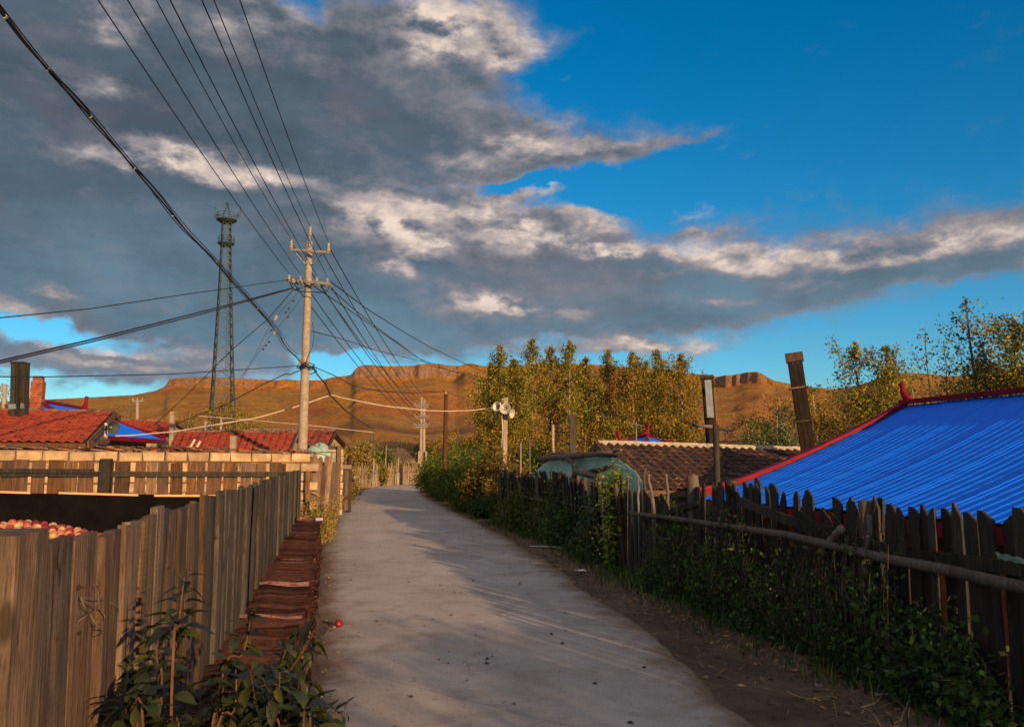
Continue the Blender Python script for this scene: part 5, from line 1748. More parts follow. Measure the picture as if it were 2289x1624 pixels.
for k, (pp_, dots, lb) in enumerate(((((670, 650, 23.6), (612, 712, 23), (540, 850, 22.4), (425, 1000, 21.5)), ((655, 672), (645, 690), (638, 698), (616, 712), (606, 738)), 'left guy wire with a white strain insulator and beads beside the pole'),
                          (((684, 652, 23.6), (645, 705, 23), (608, 745, 22.6), (520, 870, 22), (437, 1004, 21.5)), ((643, 708), (614, 742), (594, 772), (588, 780), (601, 764)), 'right guy wire with a white strain insulator beside the pole'))):
    def ex(o, dots=dots):
        for i, (x, y) in enumerate(dots):
            big = (x, y) in ((616, 712), (614, 742))
            q = P(x, y, 22.9)
            MB().tube([q - Vector((.02, 0, .05 if big else .02)), q + Vector((.03, 0, .09 if big else .02))], .045 if big else .022, 7).obj('strain_insulator' if big else 'bead', 'porcelain' if big else 'cable_black', o)
        e = P(*pp_[-1])
        MB().tube([e, e + Vector((.12, 0, .22))], .03, 6).obj('end_sleeve', 'cable_pale', o)
    wire(photo_path(list(pp_)), .006, lb, extra=ex)
wire(catmull(photo_path([(702, 640, 24), (800, 706, 30), (940, 803, 44), (966, 818, 48), (1068, 842, 60)], 3), 3), .016, 'cable from the lower crossarm falling right to the hill rim beside the poplars')
wire(catmull(photo_path([(740, 630, 23.6), (820, 690, 28), (893, 736, 34), (960, 775, 40), (1030, 808, 46), (1075, 828, 52)], 3), 3), .018, 'cable from the right end of the lower crossarm curving down to the poplars')
wire(catmull(photo_path([(740, 645, 23.6), (790, 690, 28), (854, 740, 34), (935, 800, 43), (1000, 826, 50), (1075, 850, 58)], 3), 3), .016, 'second cable from the right end of the lower crossarm, just under the first')
wire(catmull(photo_path([(697, 740, 24), (760, 756, 28), (842, 783, 34), (900, 797, 42), (962, 812, 50)], 3), 3), .014, 'slack cable leaving the pole shaft towards the right above the hills')
wire(catmull(photo_path([(698, 818, 23.9), (745, 838, 26), (790, 862, 28), (850, 874, 30), (910, 878, 32), (996, 875, 35)], 3), 3), .015, 'dark wire looping from the pole coil to the brown wooden post')
wire(catmull(photo_path([(698, 820, 23.9), (712, 840, 24.3), (727, 857, 25), (739, 883, 26), (770, 915, 30), (800, 938, 36), (835, 958, 44)], 3), 3), .022, 'twisted dark cable drooping from the coil behind the white cable bend')
def tieit(o):
    pass
wire(catmull(photo_path([(238, 975, 19.2), (300, 972, 20), (389, 964, 21.4), (480, 949, 23), (575, 933, 24.4), (660, 909, 25.4), (739, 883, 26), (776, 891, 26), (860, 907, 26), (952, 917, 26), (1000, 918.5, 26), (1050, 917, 26), (1104, 911, 26)], 2), 3), .013, 'long white cable strung from the shed horn to the loudspeaker post', 'cable_pale')
wire(photo_path([(440, 929, 45), (545, 937, 45), (700, 951, 45), (835, 966, 48)]), .014, 'faint pale wire strung low behind the red roofs', 'cable_pale')
wire(photo_path([(996, 876, 35), (1040, 890, 38), (1075, 905, 40)]), .012, 'short thin wire from the brown wooden post into the poplars')

# ------------------------------------------------------------------ lattice tower
def lattice_tower():
    D0 = 130.0
    c0 = P(494, 1037, D0); cx, cy = c0.x, D0
    k = D0 / F
    def zz(y): return P(500, y, D0).z
    root = thing('lattice_tower', (cx, cy, 0), 'tall dark steel lattice radio tower with two round platforms', 'tower')
    yaw = math.radians(28)
    def cen(z): return Vector((cx + (P(507, 480, D0).x - cx) * z / zz(480), cy, z))
    def hw(z):
        y = np.interp(z, [0, zz(850), zz(640), zz(545), zz(480)], [3.0, 2.05, 1.25, .98, .88])
        return float(y)
    def leg(i, z):
        a = yaw + math.pi / 4 + i * math.pi / 2
        return cen(z) + Vector((math.cos(a), math.sin(a), 0)) * hw(z)
    zt = zz(485)
    levels = [0]
    while levels[-1] < zt - .8:
        levels.append(levels[-1] + max(.95, hw(levels[-1]) * 1.02))
    levels[-1] = zt
    for i in range(4):
        MB().tube([leg(i, z) for z in levels], [.17 - .09 * z / zt for z in levels], 5).obj('leg', 'tower_steel', root)
        mb = MB(); j = (i + 1) % 4
        for q, (z0, z1) in enumerate(zip(levels[:-1], levels[1:])):
            w = .085 if z0 < 20 else .07
            mb.bar(leg(i, z0), leg(j, z1), w); mb.bar(leg(j, z0), leg(i, z1), w)
            if q % 2 == 0: mb.bar(leg(i, z0), leg(j, z0), w)
        mb.obj('bracing_face', 'tower_steel', root)
    # ladder
    mb = MB()
    lx = Vector((.18, 0, 0))
    z = 1
    while z < zt:
        c = cen(z) + Vector((.5, .2, 0)); mb.bar(c - lx, c + lx, .03); z += .5
    mb.bar(cen(1) + Vector((.5, .2, 0)) - lx, cen(zt) + Vector((.5, .2, 0)) - lx, .04); mb.bar(cen(1) + Vector((.5, .2, 0)) + lx, cen(zt) + Vector((.5, .2, 0)) + lx, .04)
    mb.obj('ladder', 'tower_steel', root)
    for y_, R in ((544, 1.35), (492, 1.65)):
        z = zz(y_); c = cen(z)
        MB().tube([c + Vector((0, 0, -.45)), c + Vector((0, 0, -.05)), c + Vector((0, 0, .05))], [R * .62, R, R], 20).obj('platform', 'tower_steel', root)
        mb = MB()
        for h in (.55, 1.05):
            mb.tube([c + Vector((R * math.cos(a), R * math.sin(a), h)) for a in np.linspace(0, 2 * math.pi, 25)], .035, 4, cap=False)
        for a in np.linspace(0, 2 * math.pi, 13)[:-1]:
            mb.bar(c + Vector((R * math.cos(a), R * math.sin(a), 0)), c + Vector((R * math.cos(a), R * math.sin(a), 1.05)), .04)
        mb.obj('railing', 'tower_steel', root)
    z = zz(485); c = cen(z)
    mb = MB()
    for i in range(4): mb.bar(leg(i, z), c + Vector((0, 0, 2.3)), .06)
    mb.obj('spire_frame', 'tower_steel', root)
    MB().tube([c + Vector((0, 0, 2.2)), c + Vector((0, 0, 2.5)), c + Vector((0, 0, 2.5)), P(507, 452, D0)], [.25, .2, .04, .02], 6).obj('lightning_rod', 'tower_steel', root)
    for dx, h in ((-2.0, 1.9), (2.2, 2.0), (1.9, 1.2), (-1.5, 1.3)):
        p = c + Vector((dx, 0, -.2))
        MB().bar(p, p + Vector((0, 0, h)), .09).obj('antenna', 'tower_steel', root)
        MB().bar(c + Vector((dx * .6, 0, .3)), p + Vector((0, 0, .5)), .05).obj('antenna_arm', 'tower_steel', root)
    for i in range(4): MB().box(leg(i, 0) + Vector((0, 0, .1)), (.7, .7, .5)).obj('footing', 'cement', root)
lattice_tower()

# ------------------------------------------------------------------ loudspeakers
def horn(root, c, direction, dia, mat, L=None, nm='horn'):
    d = direction.normalized(); L = L or dia * .9
    path = []; rad = []
    for k in range(9):
        t = k / 8; path.append(c + d * L * (t - .0)); rad.append(dia / 2 * (.16 + .84 * t ** 1.7))
    mb = MB()
    mb.tube(path, rad, 24, cap=False)
    mb.tube(path, [r * .95 for r in rad], 24, cap=False)
    x = d.orthogonal().normalized(); y = d.cross(x); R = dia / 2
    mb.tube([path[-1] + (x * math.cos(a) + y * math.sin(a)) * R for a in np.linspace(0, 2 * math.pi, 25)], .012, 6, cap=False)
    mb.obj(nm, mat, root, smooth=True)
    MB().tube([c - d * dia * .42, c - d * dia * .40, c + d * .0], [dia * .14, dia * .19, dia * .16], 14).obj('driver', mat, root, smooth=True)
    MB().tube([c + d * L * .15, c + d * L * .62, c + d * L * .70], [dia * .06, dia * .09, dia * .02], 12).obj('re_entrant_cone', 'porcelain', root, smooth=True)
HD = 26.0
lsp = P(1127, 1037, HD); lsp.z = 0
lpole = thing('pole', lsp, 'square concrete post carrying grey horn loudspeakers in front of the poplars', 'pole')
MB().bar(Vector((P(1127, 1037, HD).x, HD, -.1)), P(1131, 889, HD), .15, .13).obj('shaft', 'concrete_pole', lpole)
MB().bar(P(1122, 893, HD - .1), P(1136, 890, HD - .1), .05).obj('bracket', 'galvanised', lpole)
MB().tube([P(1118, 900, HD - .05), P(1122, 930, HD - .05), P(1124, 960, HD - .05), P(1122, 1000, HD)], .02, 5).obj('speaker_cable', 'cable_pale', lpole)
for i, (x, y, dr, dia, lb) in enumerate(((1120, 911, Vector((-.62, -.85, .12)), .30, 'left horn loudspeaker on the concrete post, turned left with a shadowed mouth'),
                                         (1129, 913, Vector((.12, -1, -.05)), .33, 'middle horn loudspeaker on the concrete post, facing straight down the lane'),
                                         (1131, 921, Vector((.70, -.45, -.2)), .28, 'lower horn loudspeaker on the concrete post, half hidden behind the middle one'))):
    q = P(x, y, HD - .28 if i < 2 else HD - .18)
    t_ = thing('horn_loudspeaker', q, lb, 'loudspeaker', 'horn loudspeakers')
    horn(t_, q - (dr.normalized() * .22 if i == 1 else Vector((0, 0, 0))), dr, dia, 'horn_grey', .24)
    MB().bar(q - dr.normalized() * .05, P(1130, y + 3, HD), .05).obj('mount', 'galvanised', t_)
q = P(240, 955, 19.1)
ht = thing('horn_loudspeaker', q, 'dark horn loudspeaker hanging under the gable of the red tiled shed', 'loudspeaker', 'horn loudspeakers')
horn(ht, q, Vector((.82, -.5, .0)), .30, 'horn_dark', .24)
MB().bar(P(237, 945, 19.2), P(236, 975, 19.2), .04).obj('mount', 'cable_pale', ht)

# ------------------------------------------------------------------ posts and masts
def simple_post(nm, x, yt, d, w0, w1, mat, lab, cat='post', zb=-.1, lean=0, square=False):
    a = P(x, 1037, d); a.z = zb; b = P(x + lean, yt, d)
    r = thing(nm, a, lab, cat)
    if square: MB().bar(a, b, w0).obj('shaft', mat, r)
    else: MB().tube([a.lerp(b, k / 5) for k in range(6)], [w0 / 2 + (w1 - w0) / 2 * k / 5 for k in range(6)], 10).obj('shaft', mat, r, smooth=True)
    return r
bwp = simple_post('wooden_pole', 994, 876, 35, .22, .17, 'pole_rust', 'rust brown wooden pole standing behind the green hedge', 'pole', lean=3)
MB().box(P(997, 878, 34.85), (.10, .06, .10)).obj('ceramic_knob', 'porcelain', bwp)
dp = simple_post('wooden_pole', 1599, 950, 13.0, .105, .10, 'board_dark', 'short dark round pole with a crooked crossbar in front of the mossy roof', 'pole', zb=-1.45, lean=1)
MB().tube([P(1548, 949, 13.0), P(1570, 952, 12.9), P(1592, 953, 12.9)], .028, 7).obj('crossbar', 'log_x', dp, smooth=True)
MB().tube([P(1606, 958, 13.1), P(1625, 961, 13.4), P(1638, 962, 13.6)], .024, 6).obj('crossbar', 'board_dark', dp, smooth=True)
MB().tube([P(1556, 953, 12.9), P(1568, 975, 12.7), P(1592, 1010, 12.5)], .006, 4).obj('wire', 'cable_black', dp)
MB().tube([P(1620, 962, 13.3), P(1650, 980, 15)], .006, 4).obj('wire', 'cable_black', dp)
simple_post('concrete_post', 1280, 926, 30, .22, .2, 'board_grey', 'thick grey square post rising among the poplar trunks above the tarpaulin', square=True)
simple_post('concrete_post', 1235, 948, 32, .12, .12, 'concrete_pole', 'thin pale post left of the thick grey post above the tarpaulin', lean=1)
simple_post('concrete_post', 1164, 990, 24, .06, .05, 'log_x', 'short pale stick post standing in the hedge just left of the tarpaulin')
simple_post('concrete_post', 1184, 980, 26, .06, .05, 'log_bark', 'brown stick post beside the short pale one left of the tarpaulin')
simple_post('concrete_post', 522, 974, 21.5, .13, .12, 'concrete_pole', 'square pale concrete post in front of the long red roof', square=True)
simple_post('concrete_post', 386, 920, 40, .2, .18, 'concrete_pole', 'small square concrete stub above the red roof right of the tee pole', square=True)
simple_post('concrete_post', 459, 941, 42, .14, .12, 'concrete_pole', 'thin pale post behind the long red roof just left of the lattice tower foot')
simple_post('concrete_post', 494, 936, 42, .13, .12, 'concrete_pole', 'thin pale post behind the long red roof at the lattice tower foot')
simple_post('concrete_post', 10, 858, 27, .16, .15, 'concrete_pole', 'white post at the extreme left beside the dark wooden chimney')
tpp = simple_post('tee_pole', 307, 896, 60, .26, .2, 'concrete_pole', 'slender concrete pole with a flat tee top standing behind the red roofs', 'power pole')
MB().bar(P(295, 896, 60), P(320, 896, 60), .1).obj('crossarm', 'galvanised', tpp)
for x_ in (297, 307, 318): sub(tpp, 'insulator', insS, Matrix.Translation(P(x_, 895, 60)) @ Matrix.Scale(1.3, 4))
simple_post('thin_pole', 836, 965, 62, .12, .1, 'log_x', 'left of two thin poles behind the bushes at the bend', 'pole')
simple_post('thin_pole', 829, 975, 60, .1, .08, 'log_bark', 'short thin pole close beside a taller one behind the bushes at the bend', 'pole')
simple_post('thin_pole', 862, 985, 66, .1, .08, 'log_x', 'thin pole standing in front of the grey roofed cottage', 'pole')
simple_post('thin_pole', 1023, 935, 70, .16, .12, 'log_bark', 'faint dark pole behind the hedge right of the rust brown pole', 'pole')
an = simple_post('tv_antenna', 1422, 942, 30, .035, .03, 'galvanised', 'thin television antenna mast above the mossy roof', 'antenna')
MB().bar(P(1402, 944, 29.6), P(1440, 952, 30.4), .02).obj('boom', 'galvanised', an)
for x_ in (1404, 1412, 1421, 1430, 1438):
    c = P(x_, 944 + (x_ - 1402) * .21, 30); MB().bar(c - Vector((.12, .45, 0)), c + Vector((.12, .45, .0)), .014).obj('element', 'galvanised', an)
for i, (x, yt) in enumerate(((712, 1042), (768, 1037))):
    pass

# ------------------------------------------------------------------ vegetation
def foliage_tree(name, x, ytop, d, H0, width, n, leaf, mat, label, group=None, shape='poplar', base_z=0.0, bark='bark_pale', low=.12, seed=0, density=1.0, stems=1, cat='tree', trunk_r=None, loc=None, top=None):
    rng = np.random.default_rng(seed + 1000); rr = random.Random(seed)
    b = loc.copy() if loc is not None else P(x, 1037, d)
    b.z = base_z
    zt = top if top is not None else P(x, ytop, d).z
    H = zt - base_z
    root = thing(name, b, label, cat, group)
    C = []; mbt = MB(); mbb = MB()
    for s in range(stems):
        off = Vector((rr.uniform(-1, 1), rr.uniform(-1, 1), 0)) * (width * .28 if stems > 1 else 0)
        Hs = H * (1 if s == 0 else rr.uniform(.7, .97))
        tx = [b + off * (.25 + .75 * k / 6) + Vector((rr.uniform(-.05, .05), rr.uniform(-.05, .05), Hs * k / 6)) for k in range(7)]
        r0 = trunk_r or H * .013
        mbt.tube(tx, [r0 * (1 - .88 * k / 6) + .008 for k in range(7)], 7)
        nb = int(26 * density * (1 if stems == 1 else .6)) + 6
        for k in range(nb):
            t = low + (1 - low) * (k + rr.random()) / nb
            if shape == 'poplar': w = width * (.55 * math.sin(math.pi * min(1, (t - low) / (1 - low) * .8 + .2)) ** .8 + .05) * (1 - t ** 3 * .45)
            elif shape == 'round': w = width * .62 * math.sin(math.pi * min(1, .12 + (t - low) / (1 - low) * .85)) ** .6
            elif shape == 'cone': w = width * (1 - t) * .75 + width * .05
            else: w = width * .5 * (1 - .4 * t)
            w *= rr.uniform(.55, 1.2)
            i0 = min(5, int(t * 6)); p0 = tx[i0].lerp(tx[i0 + 1], t * 6 - i0)
            a = rr.uniform(0, 2 * math.pi)
            rise = w * (1.15 if shape == 'poplar' else .55) * rr.uniform(.6, 1.2)
            rise = min(rise, max(.05, b.z + Hs * 1.0 - p0.z))
            tip = p0 + Vector((math.cos(a) * w, math.sin(a) * w, rise))
            mid = p0.lerp(tip, .5) + Vector((0, 0, -.08 * w))
            rb = max(.006, r0 * .28 * (1 - t * .6))
            mbb.tube([p0, mid, tip], [rb, rb * .7, .004], 4)
            m_ = max(4, int(n * (w + .15) / (width * .5) / (nb * stems)))
            tt = rng.beta(1.6, 1.1, m_)
            q = np.array([list(p0.lerp(mid, v * 2) if v < .5 else mid.lerp(tip, v * 2 - 1)) for v in tt])
            # clump leaves on side twigs
            ng = max(2, m_ // 14); g_ = rng.normal(size=(ng, 3)) * w * .12
            q = q + g_[rng.integers(0, ng, m_)] + rng.normal(size=(m_, 3)) * (w * .06 + leaf * .55)
            C.append(q)
        # leader tuft
        m_ = int(n * .04 / stems) + 4
        tt = rng.random(m_)
        C.append(np.array([list(tx[5].lerp(tx[6], v * 1.02)) for v in tt]) + rng.normal(size=(m_, 3)) * leaf * 1.6 * (1.3 - tt)[:, None])
    mbt.obj('trunk', bark, root, smooth=True)
    mbb.obj('branches', bark if bark != 'bark_pale' else 'bark_brown', root, kind='stuff')
    C = np.concatenate(C); C = C[C[:, 2] > base_z + .05]
    v, f = leaf_arrays(C, leaf, rng)
    npmesh('foliage', v, f, mat, root, kind='stuff')
    return root

GP = 'poplar trees in a row behind the loudspeaker post'
pops = [(1098, 812, 44, 2.4, 'poplar_leaf'), (1116, 772, 47, 3.0, 'poplar_leaf'), (1150, 806, 43, 2.4, 'poplar_leaf'), (1190, 760, 46, 2.7, 'poplar_leaf'), (1232, 776, 50, 2.6, 'autumn_leaf'), (1275, 764, 45, 2.9, 'poplar_leaf'),
        (1312, 800, 48, 2.6, 'autumn_leaf'), (1364, 784, 46, 3.0, 'poplar_leaf'), (1418, 790, 44, 2.4, 'autumn_leaf'), (1450, 808, 49, 2.6, 'poplar_leaf'), (1476, 784, 46, 2.5, 'poplar_leaf'), (1528, 794, 43, 3.1, 'autumn_leaf')]
labs = ['leftmost poplar of the row behind the loudspeaker post, shorter and darker green', 'broad tall poplar directly behind the left horn loudspeaker', 'lower green poplar just right of the loudspeaker post', 'pointed poplar with the highest tip of the row, second peak from the left',
        'thin topped poplar between the two highest pointed ones', 'tall spiky poplar standing above the thick grey post', 'low yellowing poplar between two tall ones over the tarpaulin', 'wide poplar above the left end of the mossy roof', 'yellow poplar above the small blue roof peak, left of it',
        'short poplar half hidden between two yellow ones over the blue peak', 'narrow poplar just right of the small blue roof peak', 'rightmost golden poplar of the row, beside the metal patched chimney']
for k, (x, yt, d, w, m_) in enumerate(pops):
    foliage_tree('poplar_tree', x, yt, d * 1.65, 0, w * 1.42, 7400, .20, m_, labs[k], GP, seed=k * 3 + 1, low=.20, density=1.5, trunk_r=.13)
# lower leafy growth at the foot of the row
for k, (x, yt, d, w, m_, lb) in enumerate(((1124, 930, 40, 2.4, 'autumn_leaf', 'yellow leafy sapling thicket at the left foot of the poplar row'), (1200, 915, 41, 3.4, 'autumn_leaf', 'orange tinted sapling thicket under the second poplar peak'), (1300, 905, 42, 3.6, 'autumn_leaf', 'golden sapling thicket right of the thick grey post'),
                                         (1390, 900, 42, 3.4, 'poplar_leaf', 'green and gold sapling thicket behind the mossy roof left end'), (1480, 905, 41, 3.6, 'autumn_leaf', 'golden sapling thicket behind the small blue roof peak'), (1545, 920, 40, 2.6, 'autumn_leaf', 'golden sapling thicket beside the metal patched chimney'))):
    foliage_tree('sapling_thicket', x, yt + 25, d * 1.75, 0, w * 1.6, 3800, .20, m_, lb, 'sapling thickets under the poplars', 'round', seed=60 + k, low=.02, stems=3, cat='bush')

# right hand trees
foliage_tree('tree', 1950, 768, 34, 0, 3.6, 19000, .12, 'poplar_leaf', 'dense green and gold tree left of the crimson roof ornament', shape='poplar', seed=80, low=.02, base_z=-.5, stems=3, bark='bark_brown')
foliage_tree('tree', 2010, 800, 35, 0, 2.8, 7000, .12, 'autumn_leaf', 'golden tree directly behind the crimson roof ornament', shape='poplar', seed=81, low=.02, base_z=-.5, stems=2, bark='bark_brown')
foliage_tree('sparse_tree', 2088, 738, 30, 0, 2.0, 330, .11, 'sparse_leaf', 'thin nearly bare sapling with a leafy tip above the blue roof ridge', shape='poplar', seed=82, low=.3, base_z=-.5, bark='bark_brown', density=.8, trunk_r=.035)
foliage_tree('sparse_tree', 2128, 762, 29, 0, 1.8, 240, .11, 'sparse_leaf', 'second nearly bare sapling right of the first above the blue roof ridge', shape='poplar', seed=83, low=.3, base_z=-.5, bark='bark_brown', density=.7, trunk_r=.03)
foliage_tree('sparse_tree', 2165, 770, 28, 0, 2.2, 260, .11, 'sparse_leaf', 'bare branching sapling close to the big tree at the right edge', shape='poplar', seed=84, low=.2, base_z=-.5, bark='bark_brown', density=.8, trunk_r=.03)
foliage_tree('tree', 2222, 668, 26, 0, 2.6, 3300, .115, 'sparse_leaf', 'loose leaning tree with scattered leaves left of the big one at the right edge', shape='poplar', seed=85, low=.15, base_z=-.5, bark='bark_brown', stems=2)
foliage_tree('tree', 2285, 690, 25, 0, 3.6, 20000, .11, 'poplar_leaf', 'big leafy tree cut by the right edge of the picture', shape='poplar', seed=86, low=.05, base_z=-.5, stems=3, bark='bark_brown')
foliage_tree('bush', 1842, 868, 40, 0, 3.2, 8000, .13, 'autumn_leaf', 'golden rounded bush right of the leaning wooden chimney', shape='round', seed=87, low=.02, base_z=-.5, stems=4, cat='bush')
foliage_tree('bush', 1742, 908, 30, 0, 2.2, 5600, .11, 'silver_leaf', 'grey green bush left of the leaning wooden chimney', shape='round', seed=88, low=.02, base_z=-.5, stems=4, cat='bush')
foliage_tree('bush', 1700, 935, 32, 0, 2.0, 3600, .11, 'hedge_leaf', 'dark green bush at the right end of the mossy roof', shape='round', seed=89, low=.02, base_z=-.5, stems=3, cat='bush')
foliage_tree('bush', 1655, 948, 36, 0, 1.8, 2200, .11, 'hedge_leaf', 'small low dark bush between the metal patched chimney and the green bushes', shape='round', seed=90, low=.02, base_z=-.5, stems=3, cat='bush')
foliage_tree('bush', 1770, 890, 44, 0, 3.0, 5000, .13, 'autumn_leaf', 'yellow bush behind the lower half of the leaning wooden chimney', shape='round', seed=91, low=.02, base_z=-.5, stems=4, cat='bush')
for k, (x, yt, w) in enumerate(((2060, 868, 2.4), (2135, 850, 2.6), (2200, 835, 2.8))):
    foliage_tree('bush', x, yt, 36, 0, w, 3600, .12, 'autumn_leaf', ('low golden bush behind the ridge just right of the ornament', 'low golden bush behind the ridge under the bare saplings', 'taller golden bush behind the ridge left of the big right edge tree')[k], 'golden bushes behind the blue roof ridge', 'round', seed=92 + k, low=.02, base_z=-.5, stems=4, cat='bush')

# left background
foliage_tree('tree', 8, 862, 42, 0, 1.8, 1500, .11, 'silver_leaf', 'pale grey green tree peeping behind the white post at the far left', shape='round', seed=100, low=.3, stems=2)
foliage_tree('bush', 490, 898, 100, 0, 6.5, 4200, .26, 'autumn_leaf', 'rounded olive trees massed round the foot of the lattice tower', shape='round', seed=101, low=.05, stems=4, cat='bush')
foliage_tree('bush', 562, 922, 90, 0, 4.4, 2400, .24, 'autumn_leaf', 'small olive tree right of the lattice tower foot', shape='round', seed=102, low=.05, stems=3, cat='bush')
foliage_tree('bush', 400, 922, 95, 0, 4, 2000, .24, 'hedge_warm', 'small tree left of the lattice tower foot behind the red roofs', shape='round', seed=103, low=.05, stems=3, cat='bush')
foliage_tree('bush', 265, 890, 70, 0, 2.0, 500, .14, 'silver_leaf', 'thin wispy bush above the shed roof left of the tee pole', shape='round', seed=104, low=.3, stems=3, cat='bush')
# bushes near the bend
for k, (x, yt, d, w, n_, m_, lb) in enumerate(((792, 992, 56, 2.6, 4200, 'weed_leaf', 'leafy yellow green bush over the fence just beyond the plank gate'), (836, 1004, 66, 3.0, 4200, 'hedge_leaf', 'green bush in the middle of the left side before the bend'),
                                              (768, 1000, 33, 1.3, 1800, 'autumn_leaf', 'narrow yellow bush behind the top of the plank gate'), (858, 1042, 59.5, .9, 900, 'weed_leaf', 'small bush growing against the pale fence at the bend'),
                                              (892, 1036, 69, 3.4, 2600, 'weed_leaf', 'low yellowish bushes along the wall of the grey roofed cottage'), (925, 985, 84, 5.5, 3600, 'vine_leaf', 'dark round evergreen mass behind the far twin pole'))):
    foliage_tree('bush', x, yt, d, 0, w, n_, .11 if d < 50 else .16, m_, lb, None, 'round', seed=110 + k, low=.03, stems=4, cat='bush')

# hedge along the right of the lane: separate shrubs
def shrub(x, yt, yb, d, w, n, leaf, mat, label, seed, group=None, name='hedge_shrub', cat='shrub', base=None, stemmat='twig', spread=.5):
    rng = np.random.default_rng(seed); rr = random.Random(seed)
    b = P(x, 1037, d); b.z = 0 if base is None else base
    zt = P(x, yt, d).z; H = zt - b.z
    root = thing(name, b, label, cat, group)
    C = []; mb = MB(); ns = 26
    for s in range(ns):
        a = rr.uniform(0, 2 * math.pi); rd = math.sqrt(rr.random())
        tip = b + Vector((math.cos(a) * w * .5 * rd, math.sin(a) * w * .5 * rd, H * (1 - .55 * rd ** 2.2) * rr.uniform(.80, 1.03)))
        st_ = b + Vector((math.cos(a) * w * .25 * rd, math.sin(a) * w * .25 * rd, 0))
        out = Vector((math.cos(a), math.sin(a), 0)) * w * .10
        path = [st_, st_.lerp(tip, .5) + out, tip]
        mb.tube(path, [.014, .009, .003], 4)
        m_ = n // ns
        tt = rng.beta(1.5, 1.0, m_)
        q = np.array([list(path[0].lerp(path[1], v * 2) if v < .5 else path[1].lerp(path[2], v * 2 - 1)) for v in tt])
        ng = max(3, m_ // 12); g_ = rng.normal(size=(ng, 3)) * np.array([.13, .13, .10]) * w * spread
        gi = (tt * ng).astype(int).clip(0, ng - 1)
        C.append(q + g_[gi] + rng.normal(size=(m_, 3)) * (leaf * 1.3))
    mb.obj('stems', stemmat, root, kind='stuff')
    C = np.concatenate(C); C = C[C[:, 2] > b.z + .02]
    v, f = leaf_arrays(C, leaf, rng)
    npmesh('foliage', v, f, mat, root, kind='stuff')
    return root
GH = 'shrubs of the hedge along the right of the lane'
hd = [(962, 1012, 45.5, 1.7, 7000, 'hedge_leaf', 'farthest shrub of the roadside hedge, dark green beside the twin pole'),
      (992, 1000, 40.5, 2.1, 8000, 'hedge_leaf', 'tall green shrub of the roadside hedge, second from its far end'),
      (1024, 985, 36, 2.4, 9000, 'hedge_leaf', 'highest yellow green shrub in the middle of the roadside hedge'),
      (1052, 992, 32, 2.5, 9000, 'hedge_leaf', 'green shrub of the roadside hedge under the rust brown pole'),
      (1080, 1002, 29, 2.2, 9000, 'hedge_leaf', 'fresh green shrub of the roadside hedge before the orange one'),
      (1108, 1000, 26.5, 1.9, 8000, 'hedge_warm', 'orange leaved shrub nearest the dark stick fence'),
      (1140, 1015, 25.5, 1.7, 5500, 'hedge_warm', 'reddish shrub behind the far end of the stick fence')]
for k, (x, yt, d, w, n_, m_, lb) in enumerate(hd):
    shrub(x, yt, 1100, d, w, n_, .085, m_, lb, 200 + k, GH)
for k, (x, yt, d, w, m_, lb) in enumerate(((1010, 956, 74, 5.0, 'autumn_leaf', 'pale golden bush rising behind the hedge at the rust brown pole foot'), (1055, 958, 73, 5.2, 'autumn_leaf', 'golden bush behind the middle of the hedge'), (1100, 965, 72, 5.0, 'hedge_warm', 'rusty bush behind the hedge left of the loudspeaker post'),
                                           (1150, 985, 28, 1.8, 'hedge_warm', 'warm brown bush between the hedge and the tarpaulin'), (1200, 988, 27, 1.6, 'hedge_leaf', 'green bush behind the left end of the tarpaulin logs'))):
    shrub(x, yt, 1050, d, w, 6500, .095 if d < 50 else .17, m_, lb, 230 + k, None, 'bush', 'bush')
for k, (x, yt, d, w, n_, m_, lb) in enumerate(((1060, 1085, 27.5, 1.6, 4000, 'hedge_leaf', 'low dark shrub spilling onto the lane below the hedge'), (1100, 1110, 24.5, 1.3, 3600, 'vine_leaf', 'low dark weeds between the hedge and the stick fence'), (1000, 1064, 37, 1.5, 4000, 'hedge_leaf', 'low shrub at the far foot of the hedge'))):
    shrub(x, yt, 1150, d, w, n_, .075, m_, lb, 250 + k, None, 'low_shrub', 'shrub')

# bright yellow green shrub before the stick fence
def leafy_stem_plant(root, stems, leafme_names, rr, spacing, size, stemr=.006, stemmat='twig', cap=300, droop=.2, pair=True, pick=None):
    mats = []; mb = MB()
    for pts in stems:
        path = catmull(pts, 5)
        mb.tube(path, [stemr * (1 - .75 * k / (len(path) - 1)) for k in range(len(path))], 5)
        L = sum((path[k + 1] - path[k]).length for k in range(len(path) - 1))
        n = max(2, int(L / spacing)); phi = rr.uniform(0, 6.28)
        for k in range(n + 1):
            t = .12 + .88 * k / n
            i = min(len(path) - 2, int(t * (len(path) - 1))); p = path[i].lerp(path[i + 1], t * (len(path) - 1) - i)
            d = (path[i + 1] - path[i]).normalized(); phi += 1.57 + rr.uniform(-.3, .3)
            x0 = d.orthogonal().normalized(); y0 = d.cross(x0)
            for s in ((0, math.pi) if pair else (0,)):
                if rr.random() < .08: continue
                o = (x0 * math.cos(phi + s) + y0 * math.sin(phi + s))
                ld = (o * .85 + d * rr.uniform(.15, .55) + Vector((0, 0, -droop * rr.random()))).normalized()
                up = (Vector((0, 0, 1)) + Vector((rr.uniform(-.4, .4), rr.uniform(-.4, .4), 0)))
                side = ld.cross(up).normalized(); nz = side.cross(ld)
                sc = size * rr.uniform(.65, 1.2) * (1 - .35 * (t > .92))
                mats.append(basis(p + o * stemr, side, ld, nz) @ Matrix.Scale(sc, 4))
    mb.obj('stems', stemmat, root)
    return mats
